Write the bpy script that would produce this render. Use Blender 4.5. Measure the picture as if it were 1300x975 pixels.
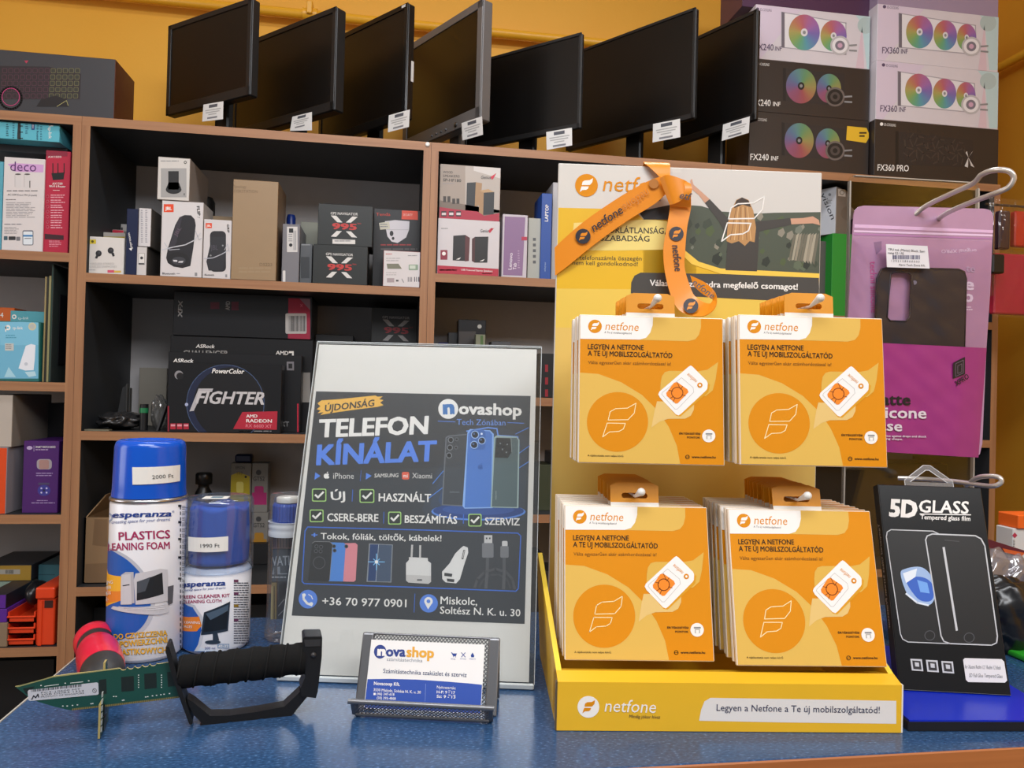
import bpy, bmesh, math, random
import numpy as np
from mathutils import Vector, Matrix

random.seed(7)
C = bpy.context.scene.collection
for _o in list(bpy.data.objects):
    bpy.data.objects.remove(_o)

# ------------------------------------------------------------------ camera, world, lights, exposure
ZC = 1.197                      # camera height; the counter top is at 0.95
CT = 0.95
FPX, CX, CY = 960.0, 650.0, 487.5
YAW, PITCH, ROLL = 0.15319, 0.01058, 0.02490
_f = Vector((math.sin(YAW)*math.cos(PITCH), math.cos(YAW)*math.cos(PITCH), math.sin(PITCH)))
_r = Vector((math.cos(YAW), -math.sin(YAW), 0))
_u = _r.cross(_f)
CR = _r*math.cos(ROLL) + _u*math.sin(ROLL)
CU = -_r*math.sin(ROLL) + _u*math.cos(ROLL)
CF = _f
CAM = Vector((0, 0, ZC))
cd = bpy.data.cameras.new('camera')
cd.sensor_width = 36; cd.lens = FPX/1300*36; cd.clip_start = 0.02
cam = bpy.data.objects.new('camera', cd); C.objects.link(cam)
cam.matrix_world = Matrix(((CR.x, CU.x, -CF.x, 0), (CR.y, CU.y, -CF.y, 0), (CR.z, CU.z, -CF.z, ZC), (0, 0, 0, 1)))
sc = bpy.context.scene
sc.camera = cam
sc.view_settings.view_transform = 'Standard'
sc.view_settings.look = 'None'
sc.view_settings.gamma = 1
sc.view_settings.use_curve_mapping = False
sc.view_settings.exposure = 0.0

w = bpy.data.worlds.new('room_ambient'); sc.world = w; w.use_nodes = True
w.node_tree.nodes['Background'].inputs[0].default_value = (0.98, 1.0, 1.03, 1)
w.node_tree.nodes['Background'].inputs[1].default_value = 0.28

def area_light(name, loc, size, power, rot=(0, 0, 0), col=(0.965, 0.99, 1.03)):
    d = bpy.data.lights.new(name, 'AREA'); d.shape = 'RECTANGLE'
    d.size, d.size_y = size; d.energy = power; d.color = col
    o = bpy.data.objects.new(name, d); C.objects.link(o)
    o.location = loc; o.rotation_euler = rot
    return o
area_light('ceiling_tube_light', (0.15, 1.12, 2.70), (1.5, 0.22), 14)
area_light('ceiling_panel_light', (-0.3, -0.45, 2.70), (1.4, 0.5), 31, (0.2, 0, 0))
area_light('added_shelf_fill', (1.05, -1.35, 2.72), (1.5, 0.5), 34, (0.55, 0, 0))  # added lamp that fills the shelves, set clear of the glossy faces
area_light('side_window_daylight', (-2.8, 0.2, 1.75), (1.2, 1.5), 20, (math.pi/2, 0, -math.pi/2))

# ------------------------------------------------------------------ sight lines: where a thing stands, from its depth or its support
def ray(px, py):
    return CF + CR*((px-CX)/FPX) - CU*((py-CY)/FPX)
def on_y(px, py, Y):
    d = ray(px, py); return CAM + d*(Y/d.y)
def on_z(px, py, Z):
    d = ray(px, py); return CAM + d*((Z-ZC)/d.z)
def on_plane(px, py, p, n):
    d = ray(px, py); return CAM + d*((p-CAM).dot(n)/d.dot(n))

# ------------------------------------------------------------------ materials
_mats = {}
def lin(c):
    return c/12.92 if c <= 0.04045 else ((c+0.055)/1.055)**2.4
def rgb(h):
    return tuple(lin(int(h[i:i+2], 16)/255) for i in (0, 2, 4)) + (1,)
def M(h, rough=0.5, metal=0.0, noise=0.05, coat=0.0, spec=0.5):
    k = (h, rough, metal, noise, coat, spec)
    if k in _mats: return _mats[k]
    m = bpy.data.materials.new('paint_' + h); m.use_nodes = True
    nt = m.node_tree; b = nt.nodes['Principled BSDF']
    b.inputs['Roughness'].default_value = rough; b.inputs['Metallic'].default_value = metal
    b.inputs['Coat Weight'].default_value = coat; b.inputs['Coat Roughness'].default_value = 0.08
    b.inputs['Specular IOR Level'].default_value = spec
    c = rgb(h)
    if noise:
        tc = nt.nodes.new('ShaderNodeTexCoord'); n = nt.nodes.new('ShaderNodeTexNoise')
        n.inputs['Scale'].default_value = 35; n.inputs['Detail'].default_value = 4
        mx = nt.nodes.new('ShaderNodeMix'); mx.data_type = 'RGBA'
        mx.inputs['A'].default_value = tuple(v*(1-noise) for v in c[:3]) + (1,)
        mx.inputs['B'].default_value = tuple(min(1, v*(1+noise)) for v in c[:3]) + (1,)
        nt.links.new(tc.outputs['Object'], n.inputs['Vector'])
        nt.links.new(n.outputs['Fac'], mx.inputs['Factor'])
        nt.links.new(mx.outputs['Result'], b.inputs['Base Color'])
    else:
        b.inputs['Base Color'].default_value = c
    _mats[k] = m
    return m
def paper(h): return M(h, 0.42, 0, 0.03)
def ink(h): return M(h, 0.42, 0, 0)
def gloss(h): return M(h, 0.2, 0, 0.03)

def clear(name, tint=(1, 1, 1), gl=0.08, milk=0.0, milk_col=(0.9, 0.9, 0.9), rough=0.05):
    if name in _mats: return _mats[name]
    m = bpy.data.materials.new(name); m.use_nodes = True
    nt = m.node_tree; nt.nodes.clear()
    out = nt.nodes.new('ShaderNodeOutputMaterial')
    tr = nt.nodes.new('ShaderNodeBsdfTransparent'); tr.inputs[0].default_value = tint + (1,)
    g = nt.nodes.new('ShaderNodeBsdfGlossy'); g.inputs['Roughness'].default_value = rough
    lw = nt.nodes.new('ShaderNodeLayerWeight'); lw.inputs[0].default_value = 0.25
    ma = nt.nodes.new('ShaderNodeMath'); ma.operation = 'MULTIPLY_ADD'
    ma.inputs[1].default_value = 0.35; ma.inputs[2].default_value = gl
    nt.links.new(lw.outputs['Fresnel'], ma.inputs[0])
    mx = nt.nodes.new('ShaderNodeMixShader')
    nt.links.new(ma.outputs[0], mx.inputs[0]); nt.links.new(tr.outputs[0], mx.inputs[1]); nt.links.new(g.outputs[0], mx.inputs[2])
    last = mx
    if milk:
        d = nt.nodes.new('ShaderNodeBsdfDiffuse'); d.inputs[0].default_value = milk_col + (1,)
        tl = nt.nodes.new('ShaderNodeBsdfTranslucent'); tl.inputs[0].default_value = milk_col + (1,)
        ad = nt.nodes.new('ShaderNodeMixShader'); ad.inputs[0].default_value = 0.3
        nt.links.new(d.outputs[0], ad.inputs[1]); nt.links.new(tl.outputs[0], ad.inputs[2])
        m2 = nt.nodes.new('ShaderNodeMixShader'); m2.inputs[0].default_value = milk
        nt.links.new(mx.outputs[0], m2.inputs[1]); nt.links.new(ad.outputs[0], m2.inputs[2]); last = m2
    nt.links.new(last.outputs[0], out.inputs[0])
    _mats[name] = m
    return m

def wood_mat(name, a, b, axis='X', scale=1.0):
    if name in _mats: return _mats[name]
    m = M(a, 0.45, 0, 0.01).copy(); m.name = name
    nt = m.node_tree; bs = nt.nodes['Principled BSDF']
    tc = nt.nodes.new('ShaderNodeTexCoord'); mp = nt.nodes.new('ShaderNodeMapping')
    s = {'X': (3, 90, 90), 'Z': (90, 90, 3), 'Y': (90, 3, 90)}[axis]
    mp.inputs['Scale'].default_value = tuple(v*scale for v in s)
    n = nt.nodes.new('ShaderNodeTexNoise'); n.inputs['Scale'].default_value = 1.0; n.inputs['Detail'].default_value = 6
    cr = nt.nodes.new('ShaderNodeValToRGB'); cr.color_ramp.elements[0].color = rgb(b); cr.color_ramp.elements[1].color = rgb(a)
    cr.color_ramp.elements[0].position = 0.3; cr.color_ramp.elements[1].position = 0.65
    nt.links.new(tc.outputs['Object'], mp.inputs[0]); nt.links.new(mp.outputs[0], n.inputs['Vector'])
    nt.links.new(n.outputs['Fac'], cr.inputs[0]); nt.links.new(cr.outputs[0], bs.inputs['Base Color'])
    _mats[name] = m
    return m

# ------------------------------------------------------------------ mesh builder
class MB:
    def __init__(s):
        s.v = []; s.f = []; s.m = []; s.mi = []; s.sm = []
    def mat(s, m):
        if m not in s.m: s.m.append(m)
        return s.m.index(m)
    def add(s, verts, faces, m, smooth=False, T=None):
        o = len(s.v); k = s.mat(m)
        s.v += [tuple(T @ Vector(p)) if T else tuple(p) for p in verts]
        for f in faces:
            s.f.append([i+o for i in f]); s.mi.append(k); s.sm.append(smooth)
    def frombm(s, bm, m, smooth=False, T=None):
        bm.verts.index_update()
        s.add([v.co.copy() for v in bm.verts], [[v.index for v in f.verts] for f in bm.faces], m, smooth, T); bm.free()
    def box(s, a, b, m, bev=0.0, T=None, seg=1):
        bm = bmesh.new(); bmesh.ops.create_cube(bm, size=1)
        for v in bm.verts:
            v.co = Vector([(a[i]+b[i])/2 + v.co[i]*(b[i]-a[i]) for i in range(3)])
        if bev: bmesh.ops.bevel(bm, geom=bm.edges[:], offset=bev, segments=seg, affect='EDGES', profile=0.5)
        s.frombm(bm, m, False, T)
    def obox(s, O, X, Y, Z, m, bev=0.0, seg=1):
        """box from corner O along three edge vectors"""
        lx, ly, lz = X.length, Y.length, Z.length
        x, y, z = X/lx, Y/ly, Z/lz
        T = Matrix(((x.x, y.x, z.x, O.x), (x.y, y.y, z.y, O.y), (x.z, y.z, z.z, O.z), (0, 0, 0, 1)))
        s.box((0, 0, 0), (lx, ly, lz), m, bev, T, seg)
    def tube(s, path, r, m, n=10, caps=True, smooth=True, closed=False):
        P = [Vector(p) for p in path]; V = []; F = []
        rs = r if isinstance(r, (list, tuple)) else [r]*len(P)
        up = None
        for i, p in enumerate(P):
            a = P[i-1] if i > 0 else (P[-1] if closed else p); b = P[(i+1) % len(P)] if (i < len(P)-1 or closed) else p
            t = (b-a).normalized()
            if up is None:
                up = Vector((0, 0, 1)) if abs(t.z) < 0.9 else Vector((1, 0, 0))
            x = t.cross(up).normalized(); y = x.cross(t).normalized(); up = y
            for k in range(n):
                an = 2*math.pi*k/n; V.append(p + (x*math.cos(an)+y*math.sin(an))*rs[i])
        L = len(P) if closed else len(P)-1
        for i in range(L):
            for k in range(n):
                j = (i+1) % len(P)
                F.append([i*n+k, i*n+(k+1) % n, j*n+(k+1) % n, j*n+k])
        s.add(V, F, m, smooth)
        if caps and not closed:
            s.add(V[:n], [list(range(n))[::-1]], m); s.add(V[-n:], [list(range(n))], m)
    def lathe(s, prof, m, n=48, T=None, smooth=True):
        V = []; F = []
        for r, z in prof:
            for k in range(n):
                a = 2*math.pi*k/n; V.append((r*math.cos(a), r*math.sin(a), z))
        for i in range(len(prof)-1):
            for k in range(n):
                F.append([i*n+k, i*n+(k+1) % n, (i+1)*n+(k+1) % n, (i+1)*n+k])
        s.add(V, F, m, smooth, T)
        for i, rev in ((0, True), (len(prof)-1, False)):
            if prof[i][0] > 1e-5:
                q = V[i*n:(i+1)*n]; s.add(q, [list(range(n))[::-1] if rev else list(range(n))], m, False, T)
    def prism(s, pts, d, m, side=None):
        """closed outline pts (3-D, coplanar) swept along vector d"""
        P = [Vector(p) for p in pts]; n = len(P); d = Vector(d)
        nrm = Vector((0, 0, 0))
        for i in range(n): nrm += P[i].cross(P[(i+1) % n])
        if nrm.dot(d) > 0: P = P[::-1]
        s.add(P, [list(range(n))], m); s.add([p+d for p in P], [list(range(n))[::-1]], m)
        V = []; F = []
        for i in range(n):
            a, b = P[i], P[(i+1) % n]; o = len(V); V += [a, a+d, b+d, b]; F.append([o, o+1, o+2, o+3])
        s.add(V, F, side or m)
    def sphere(s, c, r, m, sx=1, sy=1, sz=1, n=16, T=None):
        bm = bmesh.new(); bmesh.ops.create_uvsphere(bm, u_segments=n*2, v_segments=n, radius=r)
        for v in bm.verts: v.co = Vector((v.co.x*sx, v.co.y*sy, v.co.z*sz)) + Vector(c)
        s.frombm(bm, m, True, T)
    def build(s, name, parent=None, loc=None):
        me = bpy.data.meshes.new(name)
        o3 = Vector(loc) if loc is not None else (parent.location.copy() if parent and not parent.get('_sub') else Vector((0, 0, 0)))
        base = o3
        me.from_pydata([tuple(Vector(p)-base) for p in s.v], [], s.f)
        for m in s.m: me.materials.append(m)
        me.polygons.foreach_set('material_index', s.mi)
        me.polygons.foreach_set('use_smooth', s.sm)
        me.update()
        o = bpy.data.objects.new(name, me); C.objects.link(o)
        if parent: o.parent = parent
        else: o.location = base
        return o

ORIGIN = {}
def tag(o, label, cat, group=None, kind=None):
    o['label'] = label; o['category'] = cat
    if group: o['group'] = group
    if kind: o['kind'] = kind
    return o
def thing(name, label, cat, loc, group=None):
    o = bpy.data.objects.new(name, None); C.objects.link(o); o.location = loc
    o.empty_display_size = 0.02
    return tag(o, label, cat, group)
def part(mb, name, parent, label=None):
    """a mesh in world coordinates made a child of its thing (or of a part of it)"""
    root = parent
    while root.parent: root = root.parent
    me_o = mb.build(name, None, root.location)
    me_o.location = (0, 0, 0); me_o.parent = parent
    if label: me_o['label'] = label
    return me_o
def struct(mb, name):
    o = mb.build(name, None, (0, 0, 0)); o['kind'] = 'structure'; return o

# ------------------------------------------------------------------ flat printing
_font = {}
_copies = {}
def glyphs(txt, bold=0.0, shear=0.0):
    k = (txt, bold, shear)
    if k in _font: return _font[k]
    cu = bpy.data.curves.new('lettering', 'FONT'); cu.body = txt; cu.resolution_u = 2
    cu.shear = shear; cu.fill_mode = 'FRONT'
    o = bpy.data.objects.new('lettering', cu); C.objects.link(o)
    dg = bpy.context.evaluated_depsgraph_get(); dg.update()
    me = bpy.data.meshes.new_from_object(o.evaluated_get(dg))
    V = [(v.co.x, v.co.y) for v in me.vertices]; n0 = max(1, len(V)); F = [list(p.vertices) for p in me.polygons]
    bpy.data.objects.remove(o); bpy.data.curves.remove(cu); bpy.data.meshes.remove(me)
    if bold:                                     # a heavier face: the letters struck again slightly to each side
        V0, F0, V, F = V, F, [], []
        for a, b in ((-1, -0.7), (1, -0.7), (-1, 0.7), (1, 0.7), (0, 0)):
            F += [[i+len(V) for i in f] for f in F0]; V += [(x+a*bold, y+b*bold) for x, y in V0]
    _font[k] = (V, F)
    _copies[k] = n0
    return V, F
def cap_h(bold=0.0):
    V, F = glyphs('H', bold); return max(y for x, y in V), min(y for x, y in V)

def homography(src, dst):
    A = []; B = []
    for (x, y), (u, v) in zip(src, dst):
        A.append([x, y, 1, 0, 0, 0, -u*x, -u*y]); B.append(u)
        A.append([0, 0, 0, x, y, 1, -v*x, -v*y]); B.append(v)
    h = np.linalg.solve(np.array(A, float), np.array(B, float))
    return np.append(h, 1).reshape(3, 3)

class Art:
    """prints inks on a surface: inv takes a point of the design sheet to surface coordinates, fwd lays it on the surface"""
    STEP = 0.00012
    def __init__(s, mb, inv, fwd, cut=None, crop=None, clip=None):
        s.mb = mb; s.inv = inv; s.fwd = fwd; s.cut = cut; s.lay = 1; s.clip = clip
        s.cr = crop or (0, 0, 1)
    def P(s, p):
        x0, y0, k = s.cr
        return s.inv(x0+p[0]/k, y0+p[1]/k)
    @staticmethod
    def halfplane(pts, ax, val, keep):
        out = []
        for i in range(len(pts)):
            a, b = pts[i], pts[(i+1) % len(pts)]
            ia = (a[ax]-val)*keep >= 0; ib = (b[ax]-val)*keep >= 0
            if ia: out.append(a)
            if ia != ib:
                t = (val-a[ax])/(b[ax]-a[ax]); out.append((a[0]+(b[0]-a[0])*t, a[1]+(b[1]-a[1])*t))
        return out
    def emit(s, uv, m, lay):
        if s.clip:
            u0, u1, v0, v1 = s.clip
            for ax, val, kp in ((0, u0, 1), (0, u1, -1), (1, v0, 1), (1, v1, -1)):
                if not uv: return
                uv = s.halfplane(uv, ax, val, kp)
        if len(uv) < 3: return
        ar = sum(uv[i][0]*uv[(i+1) % len(uv)][1]-uv[(i+1) % len(uv)][0]*uv[i][1] for i in range(len(uv)))
        if ar < 0: uv = uv[::-1]
        if s.cut:
            lo = min(p[0] for p in uv); hi = max(p[0] for p in uv)
            n = max(1, int(math.ceil((hi-lo)/s.cut)))
            for i in range(n):
                q = s.halfplane(uv, 0, lo+(hi-lo)*i/n, 1)
                if q: q = s.halfplane(q, 0, lo+(hi-lo)*(i+1)/n, -1)
                if len(q) > 2: s.mb.add([s.fwd(u, v, lay*s.STEP) for u, v in q], [list(range(len(q)))], m)
        else:
            s.mb.add([s.fwd(u, v, lay*s.STEP) for u, v in uv], [list(range(len(uv)))], m)
    def poly(s, pts, m, lay=1):
        s.emit([s.P(p) for p in pts], m, lay)
    def blob(s, pts, m, lay=1, n=5):
        out = []; L = len(pts)
        for i in range(L):
            p0, p1, p2, p3 = (pts[(i+k-1) % L] for k in range(4))
            for k in range(n):
                t = k/n; out.append(tuple(0.5*(2*p1[j]+(p2[j]-p0[j])*t+(2*p0[j]-5*p1[j]+4*p2[j]-p3[j])*t*t+(3*p1[j]-p0[j]-3*p2[j]+p3[j])*t**3) for j in (0, 1)))
        s.poly(out, m, lay)
    def rect(s, x0, y0, x1, y1, m, lay=1):
        s.poly([(x0, y0), (x1, y0), (x1, y1), (x0, y1)], m, lay)
    def rrect(s, x0, y0, x1, y1, r, m, lay=1):
        s.poly(rr(x0, y0, x1, y1, r), m, lay)
    def circ(s, x, y, r, m, lay=1, ry=None, n=28):
        ry = ry or r
        s.poly([(x+r*math.cos(2*math.pi*k/n), y+ry*math.sin(2*math.pi*k/n)) for k in range(n)], m, lay)
    def line(s, pts, wd, m, lay=2, closed=False):
        q = list(pts) + ([pts[0]] if closed else [])
        for a, b in zip(q, q[1:]):
            dx, dy = b[0]-a[0], b[1]-a[1]; L = math.hypot(dx, dy)
            if L < 1e-9: continue
            nx, ny = -dy/L*wd/2, dx/L*wd/2; ex, ey = dx/L*wd*0.3, dy/L*wd*0.3
            s.poly([(a[0]+nx-ex, a[1]+ny-ey), (b[0]+nx+ex, b[1]+ny+ey), (b[0]-nx+ex, b[1]-ny+ey), (a[0]-nx-ex, a[1]-ny-ey)], m, lay)
    def ring(s, x, y, r, wd, m, lay=2, n=28):
        s.line([(x+r*math.cos(2*math.pi*k/n), y+r*math.sin(2*math.pi*k/n)) for k in range(n)], wd, m, lay, True)
    def text(s, txt, p0, p1, h, m, bold=0.0, shear=0.0, lay=3):
        V, F = glyphs(txt, bold, shear)
        if not V: return
        top, bot = cap_h(bold)
        x0 = min(v[0] for v in V); x1 = max(v[0] for v in V)
        dx, dy = p1[0]-p0[0], p1[1]-p0[1]; L = math.hypot(dx, dy)
        nx, ny = dy/L, -dx/L                      # up on the sheet
        uv = []
        for x, y in V:
            a = (x-x0)/(x1-x0); b = (y-bot)/(top-bot)*h
            uv.append(s.P((p0[0]+dx*a+nx*b, p0[1]+dy*a+ny*b)))
        F2 = []
        for f in F:
            ar = sum(uv[f[i]][0]*uv[f[(i+1) % len(f)]][1]-uv[f[(i+1) % len(f)]][0]*uv[f[i]][1] for i in range(len(f)))
            if s.clip:
                u0, u1, v0, v1 = s.clip
                if any(not (u0 <= uv[i][0] <= u1 and v0 <= uv[i][1] <= v1) for i in f): continue
            F2.append(list(f) if ar > 0 else list(f)[::-1])
        n0 = _copies[(txt, bold, shear)]
        s.mb.add([s.fwd(u, v, (lay+(i//n0)*0.12)*s.STEP) for i, (u, v) in enumerate(uv)], F2, m)
    def rows(s, x0, y0, x1, y1, n, m, wd=0.45, lay=2, ragged=0.3, words=4):
        """small print too fine to read: broken thin rows"""
        dy = (y1-y0)/n
        for i in range(n):
            x = x0; end = x1-(x1-x0)*ragged*random.random()
            while x < end:
                ln = (x1-x0)/words*(0.5+random.random()*0.8); e = min(x+ln, end)
                s.rect(x, y0+dy*i, e, y0+dy*(i+wd), m, lay); x = e+(x1-x0)*0.03
    def bars(s, x0, y0, x1, y1, n, m, lay=2):
        x = x0; st = (x1-x0)/n
        for i in range(n):
            s.rect(x, y0, x+st*(0.25+0.5*random.random()), y1, m, lay); x += st

def rr(x0, y0, x1, y1, r, n=5):
    out = []
    for cx, cy, a0 in ((x1-r, y0+r, -90), (x1-r, y1-r, 0), (x0+r, y1-r, 90), (x0+r, y0+r, 180)):
        for k in range(n+1):
            a = math.radians(a0+90*k/n); out.append((cx+r*math.cos(a), cy+r*math.sin(a)))
    return out

def plane_art(mb, O, U, V, N, crop=None, clip=None):
    """print on the plane O + u U + v V, the sheet being the view of that plane from the counter's customer side"""
    def inv(px, py):
        q = on_plane(px, py, O, N)-O
        return (q.dot(U), q.dot(V))
    return Art(mb, inv, lambda u, v, d: O+U*u+V*v+N*d, None, crop, clip)
def quad_art(mb, corners, W, H, O, U, V, N, crop=None, clip=None, whole=False):
    """print on a W x H sheet lying in O,U,V; corners TL,TR,BR,BL of the sheet in the design"""
    x0, y0, k = (0, 0, 1) if whole else (crop or (0, 0, 1))
    Hm = homography([(x0+x/k, y0+y/k) for x, y in corners], [(0, H), (W, H), (W, 0), (0, 0)])
    def inv(px, py):
        q = Hm @ np.array([px, py, 1.0]); return (q[0]/q[2], q[1]/q[2])
    return Art(mb, inv, lambda u, v, d: O+U*u+V*v+N*d, None, crop, clip)
def cyl_art(mb, cx, cy, R, crop=None, clip=None):
    """print round a standing cylinder; u is arc length, v height"""
    base = math.atan2(-cy, -cx)
    def inv(px, py):
        d = ray(px, py); a = d.x*d.x+d.y*d.y; b = -2*(d.x*cx+d.y*cy); c = cx*cx+cy*cy-R*R
        D = b*b-4*a*c
        t = (-b-math.sqrt(D))/(2*a) if D > 0 else -b/(2*a)
        q = CAM+d*t; an = math.atan2(q.y-cy, q.x-cx)-base
        while an > math.pi: an -= 2*math.pi
        while an < -math.pi: an += 2*math.pi
        if D <= 0: an = math.copysign(1.25+min(0.6, -D*30), an)
        return (an*R, q.z)
    def fwd(u, v, d):
        an = base+u/R; return Vector((cx+(R+d)*math.cos(an), cy+(R+d)*math.sin(an), v))
    return Art(mb, inv, fwd, R*0.14, crop, clip)
X_, Y_, Z_ = Vector((1, 0, 0)), Vector((0, 1, 0)), Vector((0, 0, 1))

# ------------------------------------------------------------------ the setting
def plaster(name, h, h2):
    m = M(h, 0.6, 0, 0.02).copy(); m.name = name
    nt = m.node_tree; b = nt.nodes['Principled BSDF']
    tc = nt.nodes.new('ShaderNodeTexCoord'); n = nt.nodes.new('ShaderNodeTexNoise'); n.inputs['Scale'].default_value = 2.2; n.inputs['Detail'].default_value = 8
    cr = nt.nodes.new('ShaderNodeValToRGB'); cr.color_ramp.elements[0].color = rgb(h2); cr.color_ramp.elements[1].color = rgb(h)
    bp = nt.nodes.new('ShaderNodeBump'); bp.inputs['Strength'].default_value = 0.08; bp.inputs['Distance'].default_value = 0.004
    n2 = nt.nodes.new('ShaderNodeTexNoise'); n2.inputs['Scale'].default_value = 90
    nt.links.new(tc.outputs['Object'], n.inputs['Vector']); nt.links.new(tc.outputs['Object'], n2.inputs['Vector'])
    nt.links.new(n.outputs['Fac'], cr.inputs[0]); nt.links.new(cr.outputs[0], b.inputs['Base Color'])
    nt.links.new(n2.outputs['Fac'], bp.inputs['Height']); nt.links.new(bp.outputs[0], b.inputs['Normal'])
    return m
YELLOW = plaster('yellow_wall_paint', 'e6ad3c', 'e0a024')
WB, WR = 2.26, 1.90
m = MB(); m.box((-3, WB, 0), (WR+0.12, WB+0.12, 2.85), YELLOW); struct(m, 'wall_back')
m = MB(); m.box((WR, -2.2, 0), (WR+0.12, WB, 2.85), YELLOW); struct(m, 'wall_right')
m = MB(); m.box((-3.12, -2.2, 0), (-3, WB+0.12, 2.85), YELLOW); struct(m, 'wall_left')
m = MB(); m.box((-3.12, -2.2, -0.1), (WR+0.12, WB+0.12, 0), M('6b6660', 0.5)); struct(m, 'floor')
m = MB(); m.box((-3.12, -2.2, 2.85), (WR+0.12, WB+0.12, 2.95), M('efe9dc', 0.8)); struct(m, 'ceiling')
pz = on_y(640, 43, WB-0.035).z
pipe = thing('wall_pipe', 'yellow painted pipe running along the yellow wall above the screens', 'pipe', (0, WB-0.035, pz))
pm = M('e2a62a', 0.35)
m = MB(); m.tube([(-2.9, WB-0.035, pz), (WR-0.06, WB-0.035, pz), (WR-0.035, WB-0.06, pz), (WR-0.035, -1.5, pz)], 0.0135, pm, 14); part(m, 'pipe_run', pipe)
px_ = on_y(394, 12, WB-0.035).x
m = MB(); m.tube([(px_-0.02, WB-0.035, pz), (px_+0.02, WB-0.035, pz)], 0.018, pm, 14); part(m, 'pipe_joint', pipe)
for xx in (px_, px_+1.0):
    m = MB(); m.box((xx-0.008, WB-0.06, pz-0.006), (xx+0.008, WB, pz+0.03), pm, 0.002); part(m, 'pipe_clamp', pipe)

# ------------------------------------------------------------------ bookcases
WOOD_X = wood_mat('beech_edge_lengthwise', 'a87a55', '946747', 'X')
WOOD_Z = wood_mat('beech_edge_upright', 'a87a55', '946747', 'Z')
DARK = M('26282b', 0.55); BACK = M('bdb9b9', 0.6)
SF, SB = 1.80, 2.11
TOPZ = 1.785
def bookcase(x0, x1, zs, label, top=TOPZ):
    t = thing('bookcase', label, 'bookcase', ((x0+x1)/2, (SF+SB)/2, 0), 'black bookcases with beech edges behind the counter')
    tk, sd = 0.020, 0.0175; x0 += 0.0003; x1 -= 0.0003
    def board(a, b, edge):
        q = MB(); q.box((a[0], SF+0.0012, a[1]), (b[0], SB-0.006, b[1]), DARK)
        q.box((a[0], SF, a[1]), (b[0], SF+0.0012, b[1]), edge); return q
    part(board((x0, 0), (x0+sd, top-tk), WOOD_Z), 'side_panel', t)
    part(board((x1-sd, 0), (x1, top-tk), WOOD_Z), 'side_panel', t)
    part(board((x0, top-tk), (x1, top), WOOD_X), 'top_board', t)
    for z in zs: part(board((x0+sd, z-tk), (x1-sd, z), WOOD_X), 'shelf_board', t)
    q = MB(); q.box((x0+0.002, SB-0.006, 0.02), (x1-0.002, SB, top-0.002), BACK); part(q, 'back_panel', t)
    return t
ZL = (1.480, 1.193, 0.902, 0.612, 0.32, 0.06)
Z1 = (1.438, 1.087, 0.742, 0.39, 0.06)
Z2 = (1.474, 1.185, 0.902, 0.612, 0.32, 0.06)
Z3 = (1.415, 1.10, 0.76, 0.40, 0.06)
XA, XB, XC, XD = -0.702, 0.070, 0.825, 1.590
bookcase(XA-0.772, XA, ZL, 'beech-edged black bookcase at the left edge, holding router boxes')
b1 = bookcase(XA, XB, Z1, 'beech-edged black bookcase holding speaker and graphics card boxes')
bookcase(XB, XC, Z2, 'beech-edged black bookcase holding wooden speaker boxes, behind the yellow display')
bookcase(XC, XD, Z3, 'beech-edged black bookcase at the right, under the stacked cooler boxes')
q = MB(); q.lathe([(0.0055, 0), (0.0055, 0.0015), (0.003, 0.0025)], M('e8e6e2', 0.4), 16, Matrix.Translation((XB-0.009, SF, TOPZ-0.006)) @ Matrix.Rotation(math.pi/2, 4, 'X'))
part(q, 'screw_cap', b1, 'white screw cap')

# ------------------------------------------------------------------ boxes with a printed front
def pbox(name, label, cat, l, r, t, Y, D, body, S, group=None, art=None, b=None, sides=None, bev=0.0008, yaw=0.0, build=True):
    """carton on a surface of height S, its front at depth Y; l, r, t where its edges stand in view"""
    ym = (t+(b if b else t+60))/2; S = S+0.0004
    xl = on_y(l, ym, Y).x; xr = on_y(r, ym, Y).x; zt = on_y((l+r)/2, t, Y).z
    if S < TOPZ-0.01 and 1.8 < Y < 2.1 and yaw == 0:
        for u0, u1, zs in ((XA-0.772, XA, ZL), (XA, XB, Z1), (XB, XC, Z2), (XC, XD, Z3)):
            if u0 < (xl+xr)/2 < u1:
                xl = max(xl, u0+0.0188); xr = min(xr, u1-0.0188)
                zt = min([zt]+[z-0.0212 for z in list(zs)+[TOPZ] if z > S+0.05])
        D = min(D, 2.102-Y)
    mb = MB()
    O = Vector((xl, Y, S)); cy, sy = math.cos(yaw), math.sin(yaw)
    U = Vector((cy, sy, 0)); Yd = Vector((-sy, cy, 0)); W = xr-xl; H = zt-S
    mb.obox(O, U*W, Yd*D, Z_*H, sides or body, bev)
    mb_front = [O+U*bev*1.2+Z_*bev*1.2, O+U*(W-bev*1.2)+Z_*bev*1.2, O+U*(W-bev*1.2)+Z_*(H-bev*1.2), O+U*bev*1.2+Z_*(H-bev*1.2)]
    N = -Yd
    if sides: mb.add([p+N*0.0001 for p in mb_front], [[0, 1, 2, 3]], body)
    if art:
        A = plane_art(mb, O, U, Z_, N, None, (0.0008, W-0.0008, 0.0008, H-0.0008)); A.lay = 1
        A.W, A.H = W, H
        art(A)
    if not build: return mb, zt, O
    o = mb.build(name, None, (xl+W/2, Y+D/2, S)); tag(o, label, cat, group)
    return zt
def C_(A, x0, y0, k): A.cr = (x0, y0, k); return A
def lab(h): return ink(h)
WHT, BLK, GRY, RED, ORG = ink('efece8'), ink('17181a'), ink('8a8a8c'), ink('c3203c'), ink('e8521c')

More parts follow.
